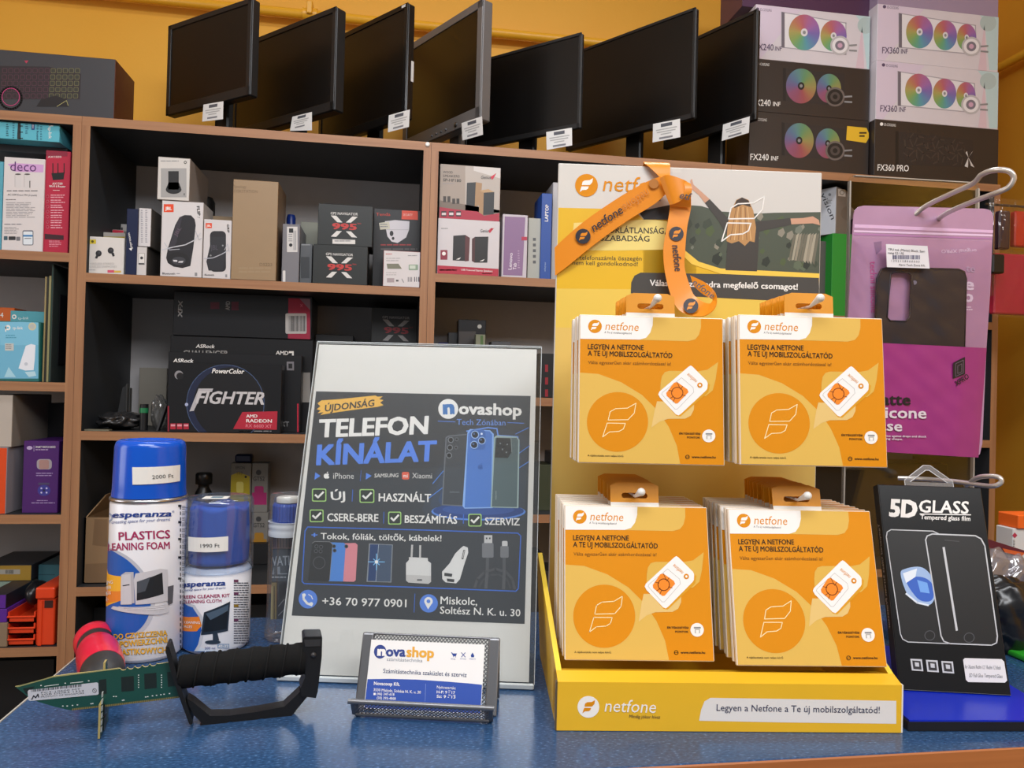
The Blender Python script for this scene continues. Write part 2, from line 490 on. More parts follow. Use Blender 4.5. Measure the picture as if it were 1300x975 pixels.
# ------------------------------------------------------------------ screens on top of the bookcases
SCR = M('0c0b0b', 0.28, 0, 0, 0, 0.45); BEZ = M('141415', 0.42); GBEZ = M('6e6c6c', 0.4, 0.3)
def screen_unit(label, xr, yt, yb, vp, L, Yr, T, bez, tagq, thick=0.022, bzw=0.013, extra=None):
    d = ray(vp, 490); wv = Vector((d.x, d.y, 0)).normalized()
    N = -wv.cross(Z_)
    PT = on_y(xr, yt, Yr); zb = on_y(xr, yb, Yr).z; H = PT.z-zb
    O = Vector((PT.x, PT.y, zb)); U = -wv; O2 = O+wv*L        # O2 far end: print origin
    mid = O+wv*L/2-N*(thick+0.035)
    t = thing('monitor', label, 'monitor', (mid.x, mid.y, TOPZ+0.0004), 'second-hand monitors on top of the bookcases')
    q = MB(); q.obox(O2-N*thick, U*L, N*thick, Z_*H, bez, 0.003)
    bb = bzw*1.7
    for a, w_, h_ in ((O2, L, bb), (O2+Z_*(H-bzw), L, bzw), (O2, bzw, H), (O2+U*(L-bzw), bzw, H)):
        q.obox(a-N*0.0005, U*w_, N*0.0035, Z_*h_, bez, 0.001)
    q.obox(O2+U*L*0.2+Z_*H*0.2-N*(thick+0.016), U*L*0.6, N*0.02, Z_*H*0.55, bez, 0.006)
    hs_ = part(q, 'housing', t)
    q = MB(); q.obox(O2+U*bzw+Z_*bb-N*0.0005, U*(L-2*bzw), N*0.0012, Z_*(H-bzw-bb), SCR); part(q, 'screen', t)
    q = MB(); ct = O+wv*L/2-N*(thick+0.018)
    q.obox(Vector((ct.x, ct.y, TOPZ+0.008))-U*0.025-N*0.02, U*0.05, N*0.02, Z_*(zb-TOPZ+H*0.45), bez, 0.004); part(q, 'stand_neck', t)
    q = MB(); T4 = Matrix.Translation((ct.x, ct.y, TOPZ+0.0004)) @ Matrix.Diagonal((1.1, 0.8, 1, 1))
    q.lathe([(0.056, 0), (0.058, 0.003), (0.054, 0.008), (0.025, 0.012)], bez, 40, T4); part(q, 'stand_base', t)
    if tagq:
        Pn = O+N*0.0045
        P = [on_plane(x, y, Pn, N) for x, y in tagq]
        q = MB(); q.prism(P, N*0.0006, M('e9e7e4', 0.5))
        u = (P[1]-P[0]); v = (P[3]-P[0])
        A = Art(q, lambda a, b: (a, b), lambda a, b, dd: P[0]+u*a+v*b+N*(0.0006+dd))
        A.poly([(0.3, 0.08), (0.72, 0.08), (0.72, 0.26), (0.3, 0.26)], ink('5a5c64'), 2)
        for k, (a, b) in enumerate(((0.12, 0.9), (0.15, 0.85), (0.3, 0.7))):
            A.poly([(a, 0.36+k*0.13), (b, 0.36+k*0.13), (b, 0.42+k*0.13), (a, 0.42+k*0.13)], ink('b5b3b1'), 2)
        A.poly([(0.25, 0.8), (0.75, 0.8), (0.75, 0.9), (0.25, 0.9)], ink('85858a'), 2)
        part(q, 'price_label', hs_, 'white paper price label')
    if extra: extra(hs_, O, O2, U, N, L, H)
    return t
def q4(cx, cy, k, pts): return [(cx+x/k, cy+y/k) for x, y in pts]
screen_unit('black monitor farthest left on the bookcase top, beside the keyboard box', 321, -3, 121, -1019, 0.305, 1.83, 0, BEZ,
            q4(0, 0, 3.25, [(840, 432), (922, 418), (920, 492), (835, 502)]), 0.024)
def m2x(t, O, O2, U, N, L, H): pass
screen_unit('second black monitor from the left, plain thick bezel', 428, 8, 140, -710, 0.40, 1.83, 0, BEZ,
            q4(300, 0, 3.25, [(232, 482), (312, 462), (312, 538), (222, 540)]), 0.03)
def m3x(t, O, O2, U, N, L, H):
    q = MB(); q.obox(O2+U*(L-0.022)+Z_*(H-0.009)+N*0.003, U*0.014, N*0.0008, Z_*0.006, M('c9c7c4', 0.4)); part(q, 'badge', t, 'small silver badge')
    q = MB(); q.obox(O+Z_*H*0.33-N*0.02+U*0.0006, U*0.0006, N*0.008, Z_*0.05, M('c9c7c4', 0.4)); part(q, 'side_sticker', t, 'thin white side sticker')
screen_unit('third black monitor from the left, glossy with a silver corner badge', 519, 3, 150, -440, 0.36, 1.83, 0, M('0f0f10', 0.25), 
            q4(300, 0, 3.25, [(630, 476), (716, 452), (712, 524), (626, 546)]), 0.022, extra=m3x)
def m4x(t, O, O2, U, N, L, H):
    for k in range(5):
        q = MB(); c = O2+U*(L*0.66-k*0.022)+Z_*0.011+N*0.003
        if k == 0:
            q.lathe([(0.006, 0), (0.006, 0.002), (0.0, 0.003)], M('2a2a2b', 0.3), 16, Matrix.Translation(O+wvec(U)*0.10+Z_*0.012+N*0.003) @ N.to_track_quat('Z', 'Y').to_matrix().to_4x4())
        else:
            q.lathe([(0.003, 0), (0.003, 0.002), (0.0, 0.003)], M('4a4a4b', 0.3), 12, Matrix.Translation(c) @ N.to_track_quat('Z', 'Y').to_matrix().to_4x4())
        part(q, 'button', t)
def wvec(U): return -U
screen_unit('grey-framed monitor in the middle of the row, the only silver one', 614, -2, 152, -143, 0.36, 1.83, 0, GBEZ,
            q4(300, 0, 3.25, [(930, 508), (1014, 480), (1018, 556), (934, 580)]), 0.03, 0.020, m4x)
screen_unit('low black monitor right of the grey-framed one', 739, 41, 163, -791, 0.36, 1.83, 0, BEZ,
            q4(600, 0, 3.25, [(304, 545), (410, 527), (411, 600), (306, 619)]), 0.014, 0.008)
screen_unit('widest black monitor, second from the right in the row', 884, 9, 150, -362, 0.42, 1.83, 0, BEZ,
            q4(600, 0, 3.25, [(745, 512), (856, 490), (857, 566), (743, 588)]), 0.016, 0.008)
screen_unit('black monitor farthest right, against the cooler boxes', 962, 11, 152, -45, 0.31, 1.796, 0, BEZ,
            q4(600, 0, 3.25, [(1034, 514), (1144, 480), (1140, 548), (1028, 582)]), 0.014, 0.010)

# ------------------------------------------------------------------ cooler cartons, two stacks at the right
def fan_hues(A, cx, cy, rx, ry, hub, rot=0.0, light=True):
    cols = ['9a66a2', '7a66a8', '667fac', '5a96a6', '649f7c', '84a05c', 'a89a5a', 'b5785a', 'b2606c', 'a66490'] if light else ['8a4f6e', '6a5c86', '58708e', '5a8484', '5f8a62', '7a8a50', '94864e', '9c6a4a', '984a50', '8c4a60']
    n = 40
    def mixed(t):
        i = int(t) % len(cols); j = (i+1) % len(cols); f = t-int(t)
        return ''.join('%02x' % round(int(cols[i][q:q+2], 16)*(1-f)+int(cols[j][q:q+2], 16)*f) for q in (0, 2, 4))
    for k in range(n):
        a0 = 2*math.pi*k/n; a1 = 2*math.pi*(k+1)/n
        col = mixed(k/n*len(cols)+rot*len(cols))
        A.poly([(cx+0.16*rx*math.cos(a0), cy+0.16*ry*math.sin(a0)), (cx+rx*math.cos(a0), cy+ry*math.sin(a0)), (cx+rx*math.cos(a1), cy+ry*math.sin(a1)), (cx+0.16*rx*math.cos(a1), cy+0.16*ry*math.sin(a1))], ink(col), 3)
    A.circ(cx, cy, rx*0.22, hub, 4, ry*0.22)
    A.circ(cx, cy, rx*0.1, GRY, 5, ry*0.1)
def cooler_art(x, y, fans, white, title, pump, rad, logo, sticker=None, dark_fans=False):
    def f(A):
        C_(A, 900, 0, 3.25)
        if white:
            A.poly([(x[0], y[1]), (x[0]+120, y[0]+(y[1]-y[0])*0.45), (x[0]+200, y[0]+30), (x[0], y[0])], ink('d3c5d6'), 1)
            A.poly([(x[1]-110, y[0]+20), (x[1]-60, y[0]+90), (x[1]-40, y[1]), (x[1], y[1]), (x[1], y[0])], ink('b9d0d2'), 1)
            A.poly([(x[1]-90, y[1]+20), (x[1]-60, y[0]+100), (x[1]-50, y[1]+20)], ink('d4bcc6'), 2)
            A.circ(x[1]-45, y[0]+95, 34, ink('aebfbe'), 2)
        tcol = ink('5a4a66') if white else WHT
        if rad:
            A.poly(rad, ink('dedbdf') if white else ink('2a2424'), 2)
            if white: A.line(rad, 4, ink('a6a1aa'), 2.3, True)
            A.poly([rad[0], (rad[0][0]+12, rad[0][1]+2), (rad[3][0]+12, rad[3][1]+2), rad[3]], ink('6b6570') if white else ink('151212'), 3)
        for (cx, cy, rx, ry, rt) in fans:
            if dark_fans:
                for k in range(7):
                    a = 2*math.pi*k/7
                    A.line([(cx+rx*0.2*math.cos(a), cy+ry*0.2*math.sin(a)), (cx+rx*0.8*math.cos(a+0.5), cy+ry*0.8*math.sin(a+0.5)), (cx+rx*math.cos(a+1.0), cy+ry*math.sin(a+1.0))], 5, ink('3d3430'), 3)
            else: fan_hues(A, cx, cy, rx, ry, ink('d8d5d8') if white else ink('1c1818'), rt, white)
        if pump:
            cx, cy, r = pump
            A.circ(cx, cy, r, ink('b9b5b8') if white else ink('6a605c'), 5); A.circ(cx, cy, r*0.8, ink('e2dfe2') if white else ink('191514'), 6)
            A.circ(cx, cy, r*0.5, ink('7a7480') if white else ink('4a4240'), 7); A.circ(cx, cy, r*0.25, ink('c9a0b8') if white else ink('120f0e'), 8)
            A.line([(cx+r, cy), (cx+r+28, cy-2)], 7, GRY, 6); A.line([(cx+r, cy+20), (cx+r+28, cy+22)], 7, GRY, 6)
        for t_, p0, p1, h in title: A.text(t_, p0, p1, h, tcol, 0.01, 0, 4)
        if logo:
            A.circ(logo[0], logo[1], 7, tcol, 3); A.text('ID-COOLING', (logo[0]+11, logo[1]+7), (logo[0]+58, logo[1]+11), 11, tcol, 0, 0, 3)
        if sticker: sticker(A)
    return f
COLW, COLB = paper('d3ccd2'), M('302825', 0.35, 0, 0.03)
YF = 1.852
def colstack():
    YF = 1.852
    g = 'boxed cooler cartons in two stacks on the bookcase top'
    # right stack
    z = pbox('cooler_carton', 'dark cooler carton with dim grey fans, bottom of the right stack', 'box', 1110, 1267.5, 158, YF, 0.14, COLB, TOPZ, g,
             cooler_art((690, 1195), (490, 740), [(850, 610, 50, 60, 0), (940, 620, 45, 58, 0), (1020, 630, 40, 55, 0)], False, [('FX360 PRO', (695, 704), (824, 708), 26)], None, [(770, 540), (1090, 580), (1090, 690), (770, 680)], (712, 512),
                        lambda A: [A.poly([(1070, 650), (1072+22*math.cos(a)-6*math.sin(a), 655+38*math.sin(a)), (1072+22*math.cos(a)+6*math.sin(a)+4, 655+38*math.sin(a)+6)], ink('c9c5c2'), 5) for a in (0.9, 2.2, 4.1, 5.3)], True), b=228)
    for k, (t, lb) in enumerate(((84, 'white cooler carton with three rainbow fans, second from bottom in the right stack'), (13, 'white cooler carton with three rainbow fans, third from bottom in the right stack'))):
        oy = -240*k
        z = pbox('cooler_carton', lb, 'box', 1112+k*1.5, 1267.5, t, YF+0.001*k, 0.14, COLW, z, g,
                 cooler_art((690+4*k, 1197), (240+oy, 530+oy), [(865+4*k, 372+oy, 56, 68, 0.1), (972+3*k, 386+oy, 48, 62, 0.1), (1060+3*k, 395+oy, 40, 56, 0.1)], True,
                            [('FX360', (706+8*k, 460+oy), (776+8*k, 462+oy), 26), ('INF', (784+8*k, 462+oy), (812+8*k, 462+oy), 20)], (1080+2*k, 432+oy, 40), [(780+4*k, 295+oy), (1095+4*k, 345+oy), (1100+4*k, 465+oy), (780+4*k, 435+oy)], (720+4*k, 268+oy)), b=t+75)
    pbox('cooler_carton', 'pale lilac carton cut off by the frame, top of the right stack', 'box', 1115, 1268, -50, YF+0.003, 0.14, paper('9c8aa2'), z, g, None, b=10)
    def st(A):
        A.poly([(570, 520), (650, 528), (664, 560), (648, 590), (566, 578)], ink('e3b62a'), 3)
        A.rect(620, 545, 650, 552, ink('3a2a10'), 4); A.rect(620, 558, 642, 565, ink('3a2a10'), 4)
    l = 951; YF = 1.872
    z = pbox('cooler_carton', 'dark cooler carton with a yellow sticker, bottom of the left stack', 'box', l, 1103, 147, YF, 0.14, COLB, TOPZ, g,
             cooler_art((155, 680), (470, 720), [(372, 580, 60, 72, 0.6), (490, 592, 50, 62, 0.6)], False, [('FX240', (170, 660), (246, 662), 26), ('INF', (256, 662), (286, 663), 18)], (520, 622, 40), [(300, 505), (560, 530), (560, 665), (300, 640)], (180, 490), st), b=215)
    z = pbox('cooler_carton', 'dark cooler carton with two rainbow fans, second from bottom in the left stack', 'box', l+4, 1103.8, 81, YF+0.001, 0.14, COLB, z, g,
             cooler_art((155, 685), (240, 480), [(380, 355, 62, 72, 0.6), (495, 365, 50, 60, 0.6)], False, [('FX240', (180, 436), (254, 438), 26), ('INF', (264, 438), (294, 439), 18)], (520, 400, 40), [(305, 280), (560, 305), (560, 440), (305, 415)], (190, 262)), b=145)
    z = pbox('cooler_carton', 'white cooler carton with two rainbow fans, upper one in the left stack', 'box', l+8, 1104.6, 13, YF+0.002, 0.14, COLW, z, g,
             cooler_art((180, 692), (10, 285), [(393, 134, 64, 74, 0.1), (514, 148, 54, 64, 0.1)], True, [('FX240', (190, 206), (266, 209), 26), ('INF', (272, 209), (300, 210), 18)], (540, 188, 40), [(300, 50), (565, 95), (565, 225), (300, 195)], (200, 38)), b=75)
    pbox('cooler_carton', 'dark purple carton cut off by the frame, top of the left stack', 'box', l-8, 1104.6, -50, YF+0.02, 0.14, M('4a2a48', 0.4), z, g, None, b=10)
colstack()

# ------------------------------------------------------------------ goods on the shelves
K = lambda h: M(h, 0.4, 0, 0.04)
# --- keyboard set on top of the left bookcase
def kb(A):
    C_(A, 0, 0, 3.25)
    A.poly([(-100, 270), (200, 275), (335, 305), (330, 410), (-100, 410)], ink('2a2226'), 2)
    for r in range(5):
        for k in range(13):
            x = 10+k*25-r*2; y = 282+r*26
            A.rrect(x, y, x+20, y+20, 4, ink('55303f' if x < 190 else '6d6a45'), 3)
            A.rrect(x+2, y+2, x+18, y+18, 3, ink('2c2024' if x < 190 else '33322a'), 4)
    A.ring(45, 405, 45, 9, ink('1a1517'), 5); A.ring(45, 400, 36, 3, ink('c8467e'), 6)
    A.poly([(150, 440), (170, 410), (230, 395), (275, 410), (285, 440)], ink('1c1719'), 5)
    A.line([(235, 440), (275, 415), (282, 436)], 2, ink('a8a26a'), 6)
    A.poly([(100, 250), (118, 250), (109, 262)], ink('a8344e'), 3)
pbox('keyboard_box', 'dark grey keyboard and headset box with orange-brown end, on top of the left bookcase', 'box', -70, 146, 66, 1.82, 0.125, K('3a3a3e'), TOPZ, None, kb, b=140, sides=K('54281a'))

# --- left bookcase, top shelf
gL = 'router cartons in the left bookcase'
def red(A):
    C_(A, 0, 140, 5.133)
    A.rect(285, 262, 440, 300, ink('8a1f38'), 2); A.text('AX1500', (312, 310), (400, 310), 12, WHT, 0, 0, 3)
    for x in (345, 378, 418): A.rect(x-3, 345, x+3, 410, BLK, 3)
    A.poly([(335, 410), (420, 405), (415, 450), (345, 455)], BLK, 3)
    A.text('AX1500', (342, 485), (408, 485), 14, WHT, 0.01); A.text('Wi-Fi 6 Router', (320, 502), (428, 504), 14, WHT, 0.01)
    A.rows(345, 520, 395, 526, 1, WHT)
    for k in range(7):
        A.ring(310, 562+k*33, 9, 2, ink('e2a0ac'), 2); A.rows(330, 550+k*33, 425, 578+k*33, 2, ink('e2a0ac'))
    A.poly([(292, 805), (415, 815), (415, 845), (292, 840)], ink('3a1a24'), 3); A.rows(320, 850, 400, 895, 4, ink('d98a9a'))
zr = pbox('router_carton', 'red carton picturing a black router, right of the white cylinder carton', 'box', 56.5, 88, 191.5, 1.815, 0.16, paper('b3203e'), ZL[0], gL, red, b=315)
def deco(A):
    C_(A, 0, 140, 5.133)
    A.poly([(50, 350), (110, 345), (285, 355), (282, 405), (100, 400)], ink('cfa0d2'), 2)
    A.text('deco', (66, 395), (236, 400), 62, ink('5a2a6a'), 0, 0, 3)
    for x in (118, 178):
        A.poly(rr(x-20, 415, x+20, 508, 12), ink('d5d0cf'), 2); A.circ(x, 417, 19, ink('5c5856'), 3, 5); A.line([(x-20, 420), (x-20, 500)], 2, ink('a5a09f'), 3)
    A.rect(192, 460, 198, 505, ink('55504f'), 3)
    A.rows(45, 522, 245, 535, 1, ink('6a6668'), ragged=0); A.text('AC1200 Deco M4 (2-pack)', (50, 555), (240, 560), 12, ink('3a3638'))
    A.rows(38, 580, 120, 590, 1, ink('5a5658')); A.rows(40, 600, 235, 705, 10, ink('a19c9e'))
    A.rows(28, 740, 185, 752, 1, ink('77727a')); A.rows(28, 762, 130, 810, 5, ink('a19c9e'))
    A.rrect(147, 782, 218, 880, 10, ink('6b6f78'), 2); A.rrect(152, 790, 213, 875, 6, ink('dfe6ec'), 3); A.rect(152, 812, 213, 824, ink('3f7fb5'), 4); A.rect(160, 832, 205, 838, GRY, 4)
    A.rrect(25, 820, 50, 846, 4, ink('3c5a66'), 2); A.rrect(56, 822, 102, 846, 4, ink('2f2f33'), 2); A.rrect(106, 824, 132, 850, 4, ink('77767a'), 2)
pbox('router_carton', 'white carton picturing two white cylinders, left of the red router carton', 'box', 3.6, 55.6, 200.5, 1.812, 0.17, paper('d9d2d1'), ZL[0], gL, deco, b=315)
pbox('router_carton', 'pale blue carton cut by the left frame edge, beside the white cylinder carton', 'box', -30, 3, 204, 1.816, 0.15, paper('58a5b8'), ZL[0], gL, None, b=312)
zt = pbox('flat_carton', 'black flat carton under the turquoise router box', 'box', -40, 86, 184, 1.85, 0.17, K('25262a'), zr, None, None, b=191)
def tp(A):
    C_(A, 0, 140, 5.133)
    A.line([(322, 62), (322, 100), (345, 100)], 9, WHT, 3); A.circ(335, 85, 14, WHT, 3); A.circ(335, 85, 7, ink('59b2c4'), 4); A.circ(313, 68, 9, WHT, 3)
    A.text('tp-link', (315, 110), (318, 186), 20, WHT, 0.01)
    A.text('Wi-Fi 6 Router', (240, 60), (238, 196), 14, ink('1c4a66'), 0.01); A.rect(205, 55, 226, 128, ink('24407e'), 2)
    A.text('AX1800', (210, 66), (210, 118), 10, WHT); A.rows(262, 55, 276, 200, 9, ink('2d6a80'))
    A.poly([(118, 55), (135, 55), (135, 195), (112, 190)], ink('23282b'), 3)
    for k in range(4): A.rect(126, 60+k*40, 150, 66+k*40, ink('23282b'), 3)
    A.rows(165, 75, 185, 160, 6, ink('2d6a80')); A.rows(82, 80, 96, 190, 7, ink('2d6a80')); A.rows(40, 90, 58, 175, 6, ink('1c4a56'))
    A.poly([(40, 78), (62, 78), (50, 58)], ink('1c3540'), 3)
pbox('router_carton', 'turquoise router carton lying sideways at the top of the left bookcase', 'box', -40, 75.6, 146.5, 1.81, 0.19, paper('59b2c4'), zt, gL, tp, b=184)
# --- left bookcase, second shelf
def ext(A):
    C_(A, 0, 320, 5.417)
    A.rect(-30, 480, 265, 870, ink('6fb4d2'), 2); A.rect(-30, 480, 265, 640, ink('7cc0dc'), 3)
    A.circ(55, 520, 18, WHT, 4); A.circ(55, 520, 8, ink('7cc0dc'), 5); A.line([(40, 510), (40, 545)], 8, WHT, 4); A.text('tp-link', (88, 532), (158, 532), 20, WHT, 0.01, 0, 4)
    A.rows(40, 570, 120, 600, 2, ink('4f9ab8'), lay=4); A.rect(35, 628, 95, 678, ink('c6c8c4'), 4); A.rows(40, 635, 92, 672, 3, GRY, lay=5)
    A.circ(222, 512, 27, ink('cfc9a8'), 4); A.circ(222, 512, 18, ink('b9bdb8'), 5)
    A.poly([(178, 645), (215, 632), (245, 640), (240, 735), (232, 812), (175, 815), (128, 800), (150, 730)], ink('e8ecf4'), 4); A.circ(180, 770, 12, ink('c4ccd8'), 5)
    A.poly([(30, 860), (60, 790), (110, 860)], ink('a9d6e6'), 4); A.poly([(170, 825), (240, 820), (250, 850), (200, 860)], ink('b9dce8'), 4)
pbox('extender_carton', 'light blue carton showing a white range extender, lower in the left bookcase', 'box', -4, 50.3, 408, 1.812, 0.05, paper('1f6a66'), ZL[1], None, ext, b=481)
def ext2(A):
    C_(A, 0, 320, 5.417)
    A.circ(98, 445, 16, WHT, 3); A.circ(98, 445, 8, ink('54a6b4'), 4); A.text('tp-link', (125, 465), (198, 462), 18, ink('cfe4e6'), 0.01)
pbox('extender_carton', 'teal carton peeking out behind the white range extender carton', 'box', 12, 55.3, 395, 1.88, 0.06, paper('54a6b4'), ZL[1], None, ext2, b=481)
pbox('orange_carton', 'orange carton marked 4, behind the teal box at the frame edge', 'box', -25, 17, 390, 1.95, 0.06, paper('d2611c'), ZL[1], None, lambda A: C_(A, 0, 320, 5.417).text('4', (2, 450), (24, 450), 34, WHT, 0.01), b=481)
for l, r, t, c, lb in ((55.4, 57.4, 351, '9a8a5e', 'tan folder edge next to the light blue extender carton'), (57.8, 60.2, 351, '2a2a26', 'black folder edge between two tan ones in the left bookcase'), (60.5, 63.2, 350, '8f8a60', 'olive folder edge beside the tall green-grey case')):
    pbox('folder', lb, 'folder', l, r, t, 1.82, 0.2, K(c), ZL[1], 'folders standing in the left bookcase', None, b=481, bev=0.0003)
mb, zz, O = pbox('tall_case', '', '', 63.6, 66.3, 335, 1.82, 0.23, K('1d3a34'), ZL[1], sides=K('39413f'), b=481, build=False)
mb.box((O.x+0.005, O.y+0.03, O.z+0.04), (O.x+0.0068, O.y+0.2, O.z+0.20), K('17171b'), 0.001)
tag(mb.build('tall_case', None, O), 'tall green-grey flat case standing against the right side of the left bookcase', 'case')
# --- left bookcase, third shelf
zo = pbox('orange_box', 'orange box with grey side under the beige one', 'box', -25, 8.2, 568, 1.806, 0.17, paper('db4a16'), ZL[2], None, None, b=652, sides=paper('958f96'))
pbox('beige_box', 'plain beige box standing on the orange box', 'box', -25, 15.8, 501, 1.812, 0.19, paper('b9afa4'), zo, None, lambda A: None, b=560, sides=paper('8f857b'))
def pur(A):
    C_(A, 0, 480, 5.133)
    A.circ(193, 455, 19, ink('b9a6cc'), 2, 12); A.rect(220, 440, 223, 478, ink('b9a6cc'), 2)
    A.text('SMART WATCH BAND', (232, 456), (362, 456), 14, WHT, 0.01); A.rows(232, 464, 335, 476, 1, ink('b9a6cc'))
    A.rrect(240, 528, 338, 595, 22, ink('a39aa2'), 2); A.rrect(255, 533, 320, 592, 12, ink('a8827c'), 3)
    A.rows(235, 617, 345, 646, 2, ink('9a84b4'), ragged=0.1)
    A.rect(250, 682, 322, 695, ink('4a4466'), 2); A.circ(287, 732, 42, ink('3d3a8e'), 2, 36); A.circ(287, 732, 8, ink('22224a'), 3)
    for a in ((270, 718), (304, 718), (270, 746), (304, 746)): A.circ(a[0], a[1], 6, ink('c4c0e8'), 3)
    A.rows(240, 795, 325, 806, 1, ink('9a84b4')); A.rows(205, 810, 358, 824, 1, ink('9a84b4'), ragged=0)
zp = pbox('watch_band_carton', 'dark purple carton with a pink and a blue watch, right of the orange box', 'box', 29, 74, 560, 1.822, 0.15, paper('4a1d68'), ZL[2], None, pur, b=650)
pbox('black_carton', 'black carton behind the purple watch carton', 'box', 52, 80, 512, 1.985, 0.1, K('202024'), ZL[2], None, None, b=640)
# --- left bookcase, fourth shelf
zq = pbox('brown_carton', 'small brown carton under the purple boxes, at the left frame edge', 'box', -20, 8.8, 791, 1.806, 0.12, K('8a7660'), ZL[3], None, None, b=820)
zq = pbox('purple_box', 'lower of two purple boxes standing on the small brown carton', 'box', -20, 8.4, 773.5, 1.808, 0.12, paper('5a2690'), zq, 'stacked purple boxes', None, b=791)
pbox('purple_box', 'upper of two purple boxes, black on its side and top', 'box', -20, 7.8, 755, 1.81, 0.12, paper('5a2690'), zq, 'stacked purple boxes', None, b=773, sides=K('26222e'))
zt = ZL[3]+0.0004
trs = ('orange plastic parts tray at the bottom of its stack, left bookcase', 'orange plastic parts tray in the middle of its stack, left bookcase', 'orange plastic parts tray topmost of its stack, under the black pouch')
ORT = M('e0431c', 0.35, 0, 0.03)
for k in range(3):
    xl = on_y(9.5, 800, 1.812).x; xr = on_y(44.5, 800, 1.812).x
    q = MB(); h = 0.0245; y0, y1 = 1.812, 1.93; z0 = zt
    q.box((xl, y0, z0), (xr, y1, z0+0.003), ORT); q.box((xl, y0, z0), (xr, y0+0.003, z0+h*0.62), ORT)
    q.box((xl, y1-0.003, z0), (xr, y1, z0+h), ORT); q.box((xl, y0, z0), (xl+0.003, y1, z0+h), ORT); q.box((xr-0.003, y0, z0), (xr, y1, z0+h), ORT)
    q.box((xl-0.001, y0-0.004, z0+h*0.5), (xr+0.001, y0, z0+h*0.66), ORT, 0.001)
    tag(q.build('parts_tray', None, ((xl+xr)/2, 1.87, z0)), trs[k], 'tray', 'orange parts trays'); zt = z0+h+0.0004
q = MB(); xl = on_y(26, 770, 1.83).x; xr = on_y(45, 770, 1.83).x
bm = bmesh.new(); bmesh.ops.create_icosphere(bm, subdivisions=3, radius=1)
for v in bm.verts:
    n_ = 0.14*math.sin(5*v.co.x+3*v.co.z)*math.cos(4*v.co.y)
    v.co = Vector(((xl+xr)/2+v.co.x*(0.018+0.004*n_*4), 1.87+v.co.y*0.04, zt+0.027+max(-1, v.co.z*(1+n_))*0.0265))
q.frombm(bm, M('1d1d20', 0.3, 0, 0.2), True)
tag(q.build('black_pouch', None, ((xl+xr)/2, 1.87, zt)), 'crumpled black pouch lying on the orange parts trays', 'pouch')
xl = on_y(46.5, 780, 1.81).x; xr = on_y(69.5, 780, 1.81).x; zt2 = on_y(58, 745, 1.81).z
t = thing('parts_bin', 'tall orange plastic bin with a lid, right of the orange trays', 'bin', ((xl+xr)/2, 1.87, ZL[3]))
q = MB(); q.box((xl, 1.81, ZL[3]+0.0004), (xr, 1.93, zt2-0.026), ORT, 0.002); q.box((xl+0.004, 1.807, ZL[3]+0.0004), (xl+0.012, 1.812, zt2-0.03), ORT, 0.001); q.box((xl+0.016, 1.8085, zt2-0.046), (xr-0.004, 1.8105, zt2-0.03), M('3a1a14', 0.5)); part(q, 'bin_body', t)
q = MB(); q.box((xl-0.002, 1.804, zt2-0.026), (xr+0.001, 1.934, zt2), ORT, 0.004, seg=2); part(q, 'lid', t)
zg = pbox('pale_green_carton', 'pale green carton at the back under the yellow one', 'box', -25, 37, 737, 1.945, 0.15, K('8aa092'), ZL[3], None, None, b=775)
pbox('yellow_carton', 'flat yellow carton with a barcode and dark top, left bookcase', 'box', -25, 40, 717.5, 1.94, 0.155, paper('a98632'), zg, None, lambda A: (C_(A, 0, 650, 4.875), A.rect(-10, 355, 125, 385, ink('a8a49a'), 2), A.bars(35, 358, 85, 382, 16, BLK, 3)), b=737, sides=K('34343a'))
pbox('teal_carton', 'dark teal carton behind the orange bin with a lid', 'box', 48, 76, 717, 1.96, 0.12, K('3a6a74'), ZL[3], None, lambda A: (C_(A, 0, 650, 4.875), A.rect(230, 385, 340, 390, ink('284a54'), 2)), b=770)

pbox('black_carton', 'added black block darkening the shelf below the orange trays', 'box', -30, 68, 838, 1.93, 0.15, K('19191b'), ZL[4], None, None, b=900)  # added so the pale back panel reads as dark as a shaded shelf
pbox('black_carton', 'added wide black block darkening the shelf below the open cardboard carton', 'box', 90, 500, 768, 1.90, 0.18, K('19191b'), Z1[3], None, None, b=850)  # added black body in place of the deep shade in this shelf
# --- first main shelf
g1 = 'cartons on the upper shelf of the second bookcase'
S = Z1[0]+0.0004
def buds(A):
    C_(A, 95, 190, 5.4186)
    A.rect(96, 618, 146, 648, ink('d8c02a'), 2); A.circ(122, 632, 9, ink('5a5010'), 3)
    for x, y, s in ((160, 722, 1), (243, 702, 1)):
        A.circ(x+4, y-8, 21, ink('26262a'), 2); A.poly([(x-12, y), (x+2, y+12), (x-6, y+28), (x-22, y+25)] if x < 200 else [(x+2, y), (x+26, y+8), (x+32, y+30), (x+18, y+34)], ink('26262a'), 3); A.circ(x+8, y-12, 8, ink('44444a'), 4)
    A.text('WIRELESS STEREO', (92, 792), (270, 792), 14, ink('b5b1ae')); A.text('NOISELESS EARPHONES', (92, 812), (288, 812), 14, ink('b5b1ae')); A.rows(92, 826, 150, 834, 1, GRY)
    A.rect(225, 828, 270, 846, ink('d0506a'), 2); A.rect(270, 832, 318, 846, ink('d8b04a'), 2)
pbox('earbud_carton', 'small white carton picturing two black earbuds with a yellow logo', 'box', 110, 157.6, 301, 1.812, 0.055, paper('d8d3ce'), S, g1, buds, b=347)
pbox('small_carton', 'low grey carton just behind the earbud carton', 'box', 129, 158.5, 295.3, 1.89, 0.04, paper('a9a29a'), S, None, lambda A: (C_(A, 95, 190, 5.4186), A.rect(180, 598, 350, 640, ink('a8923a'), 2)), b=347)
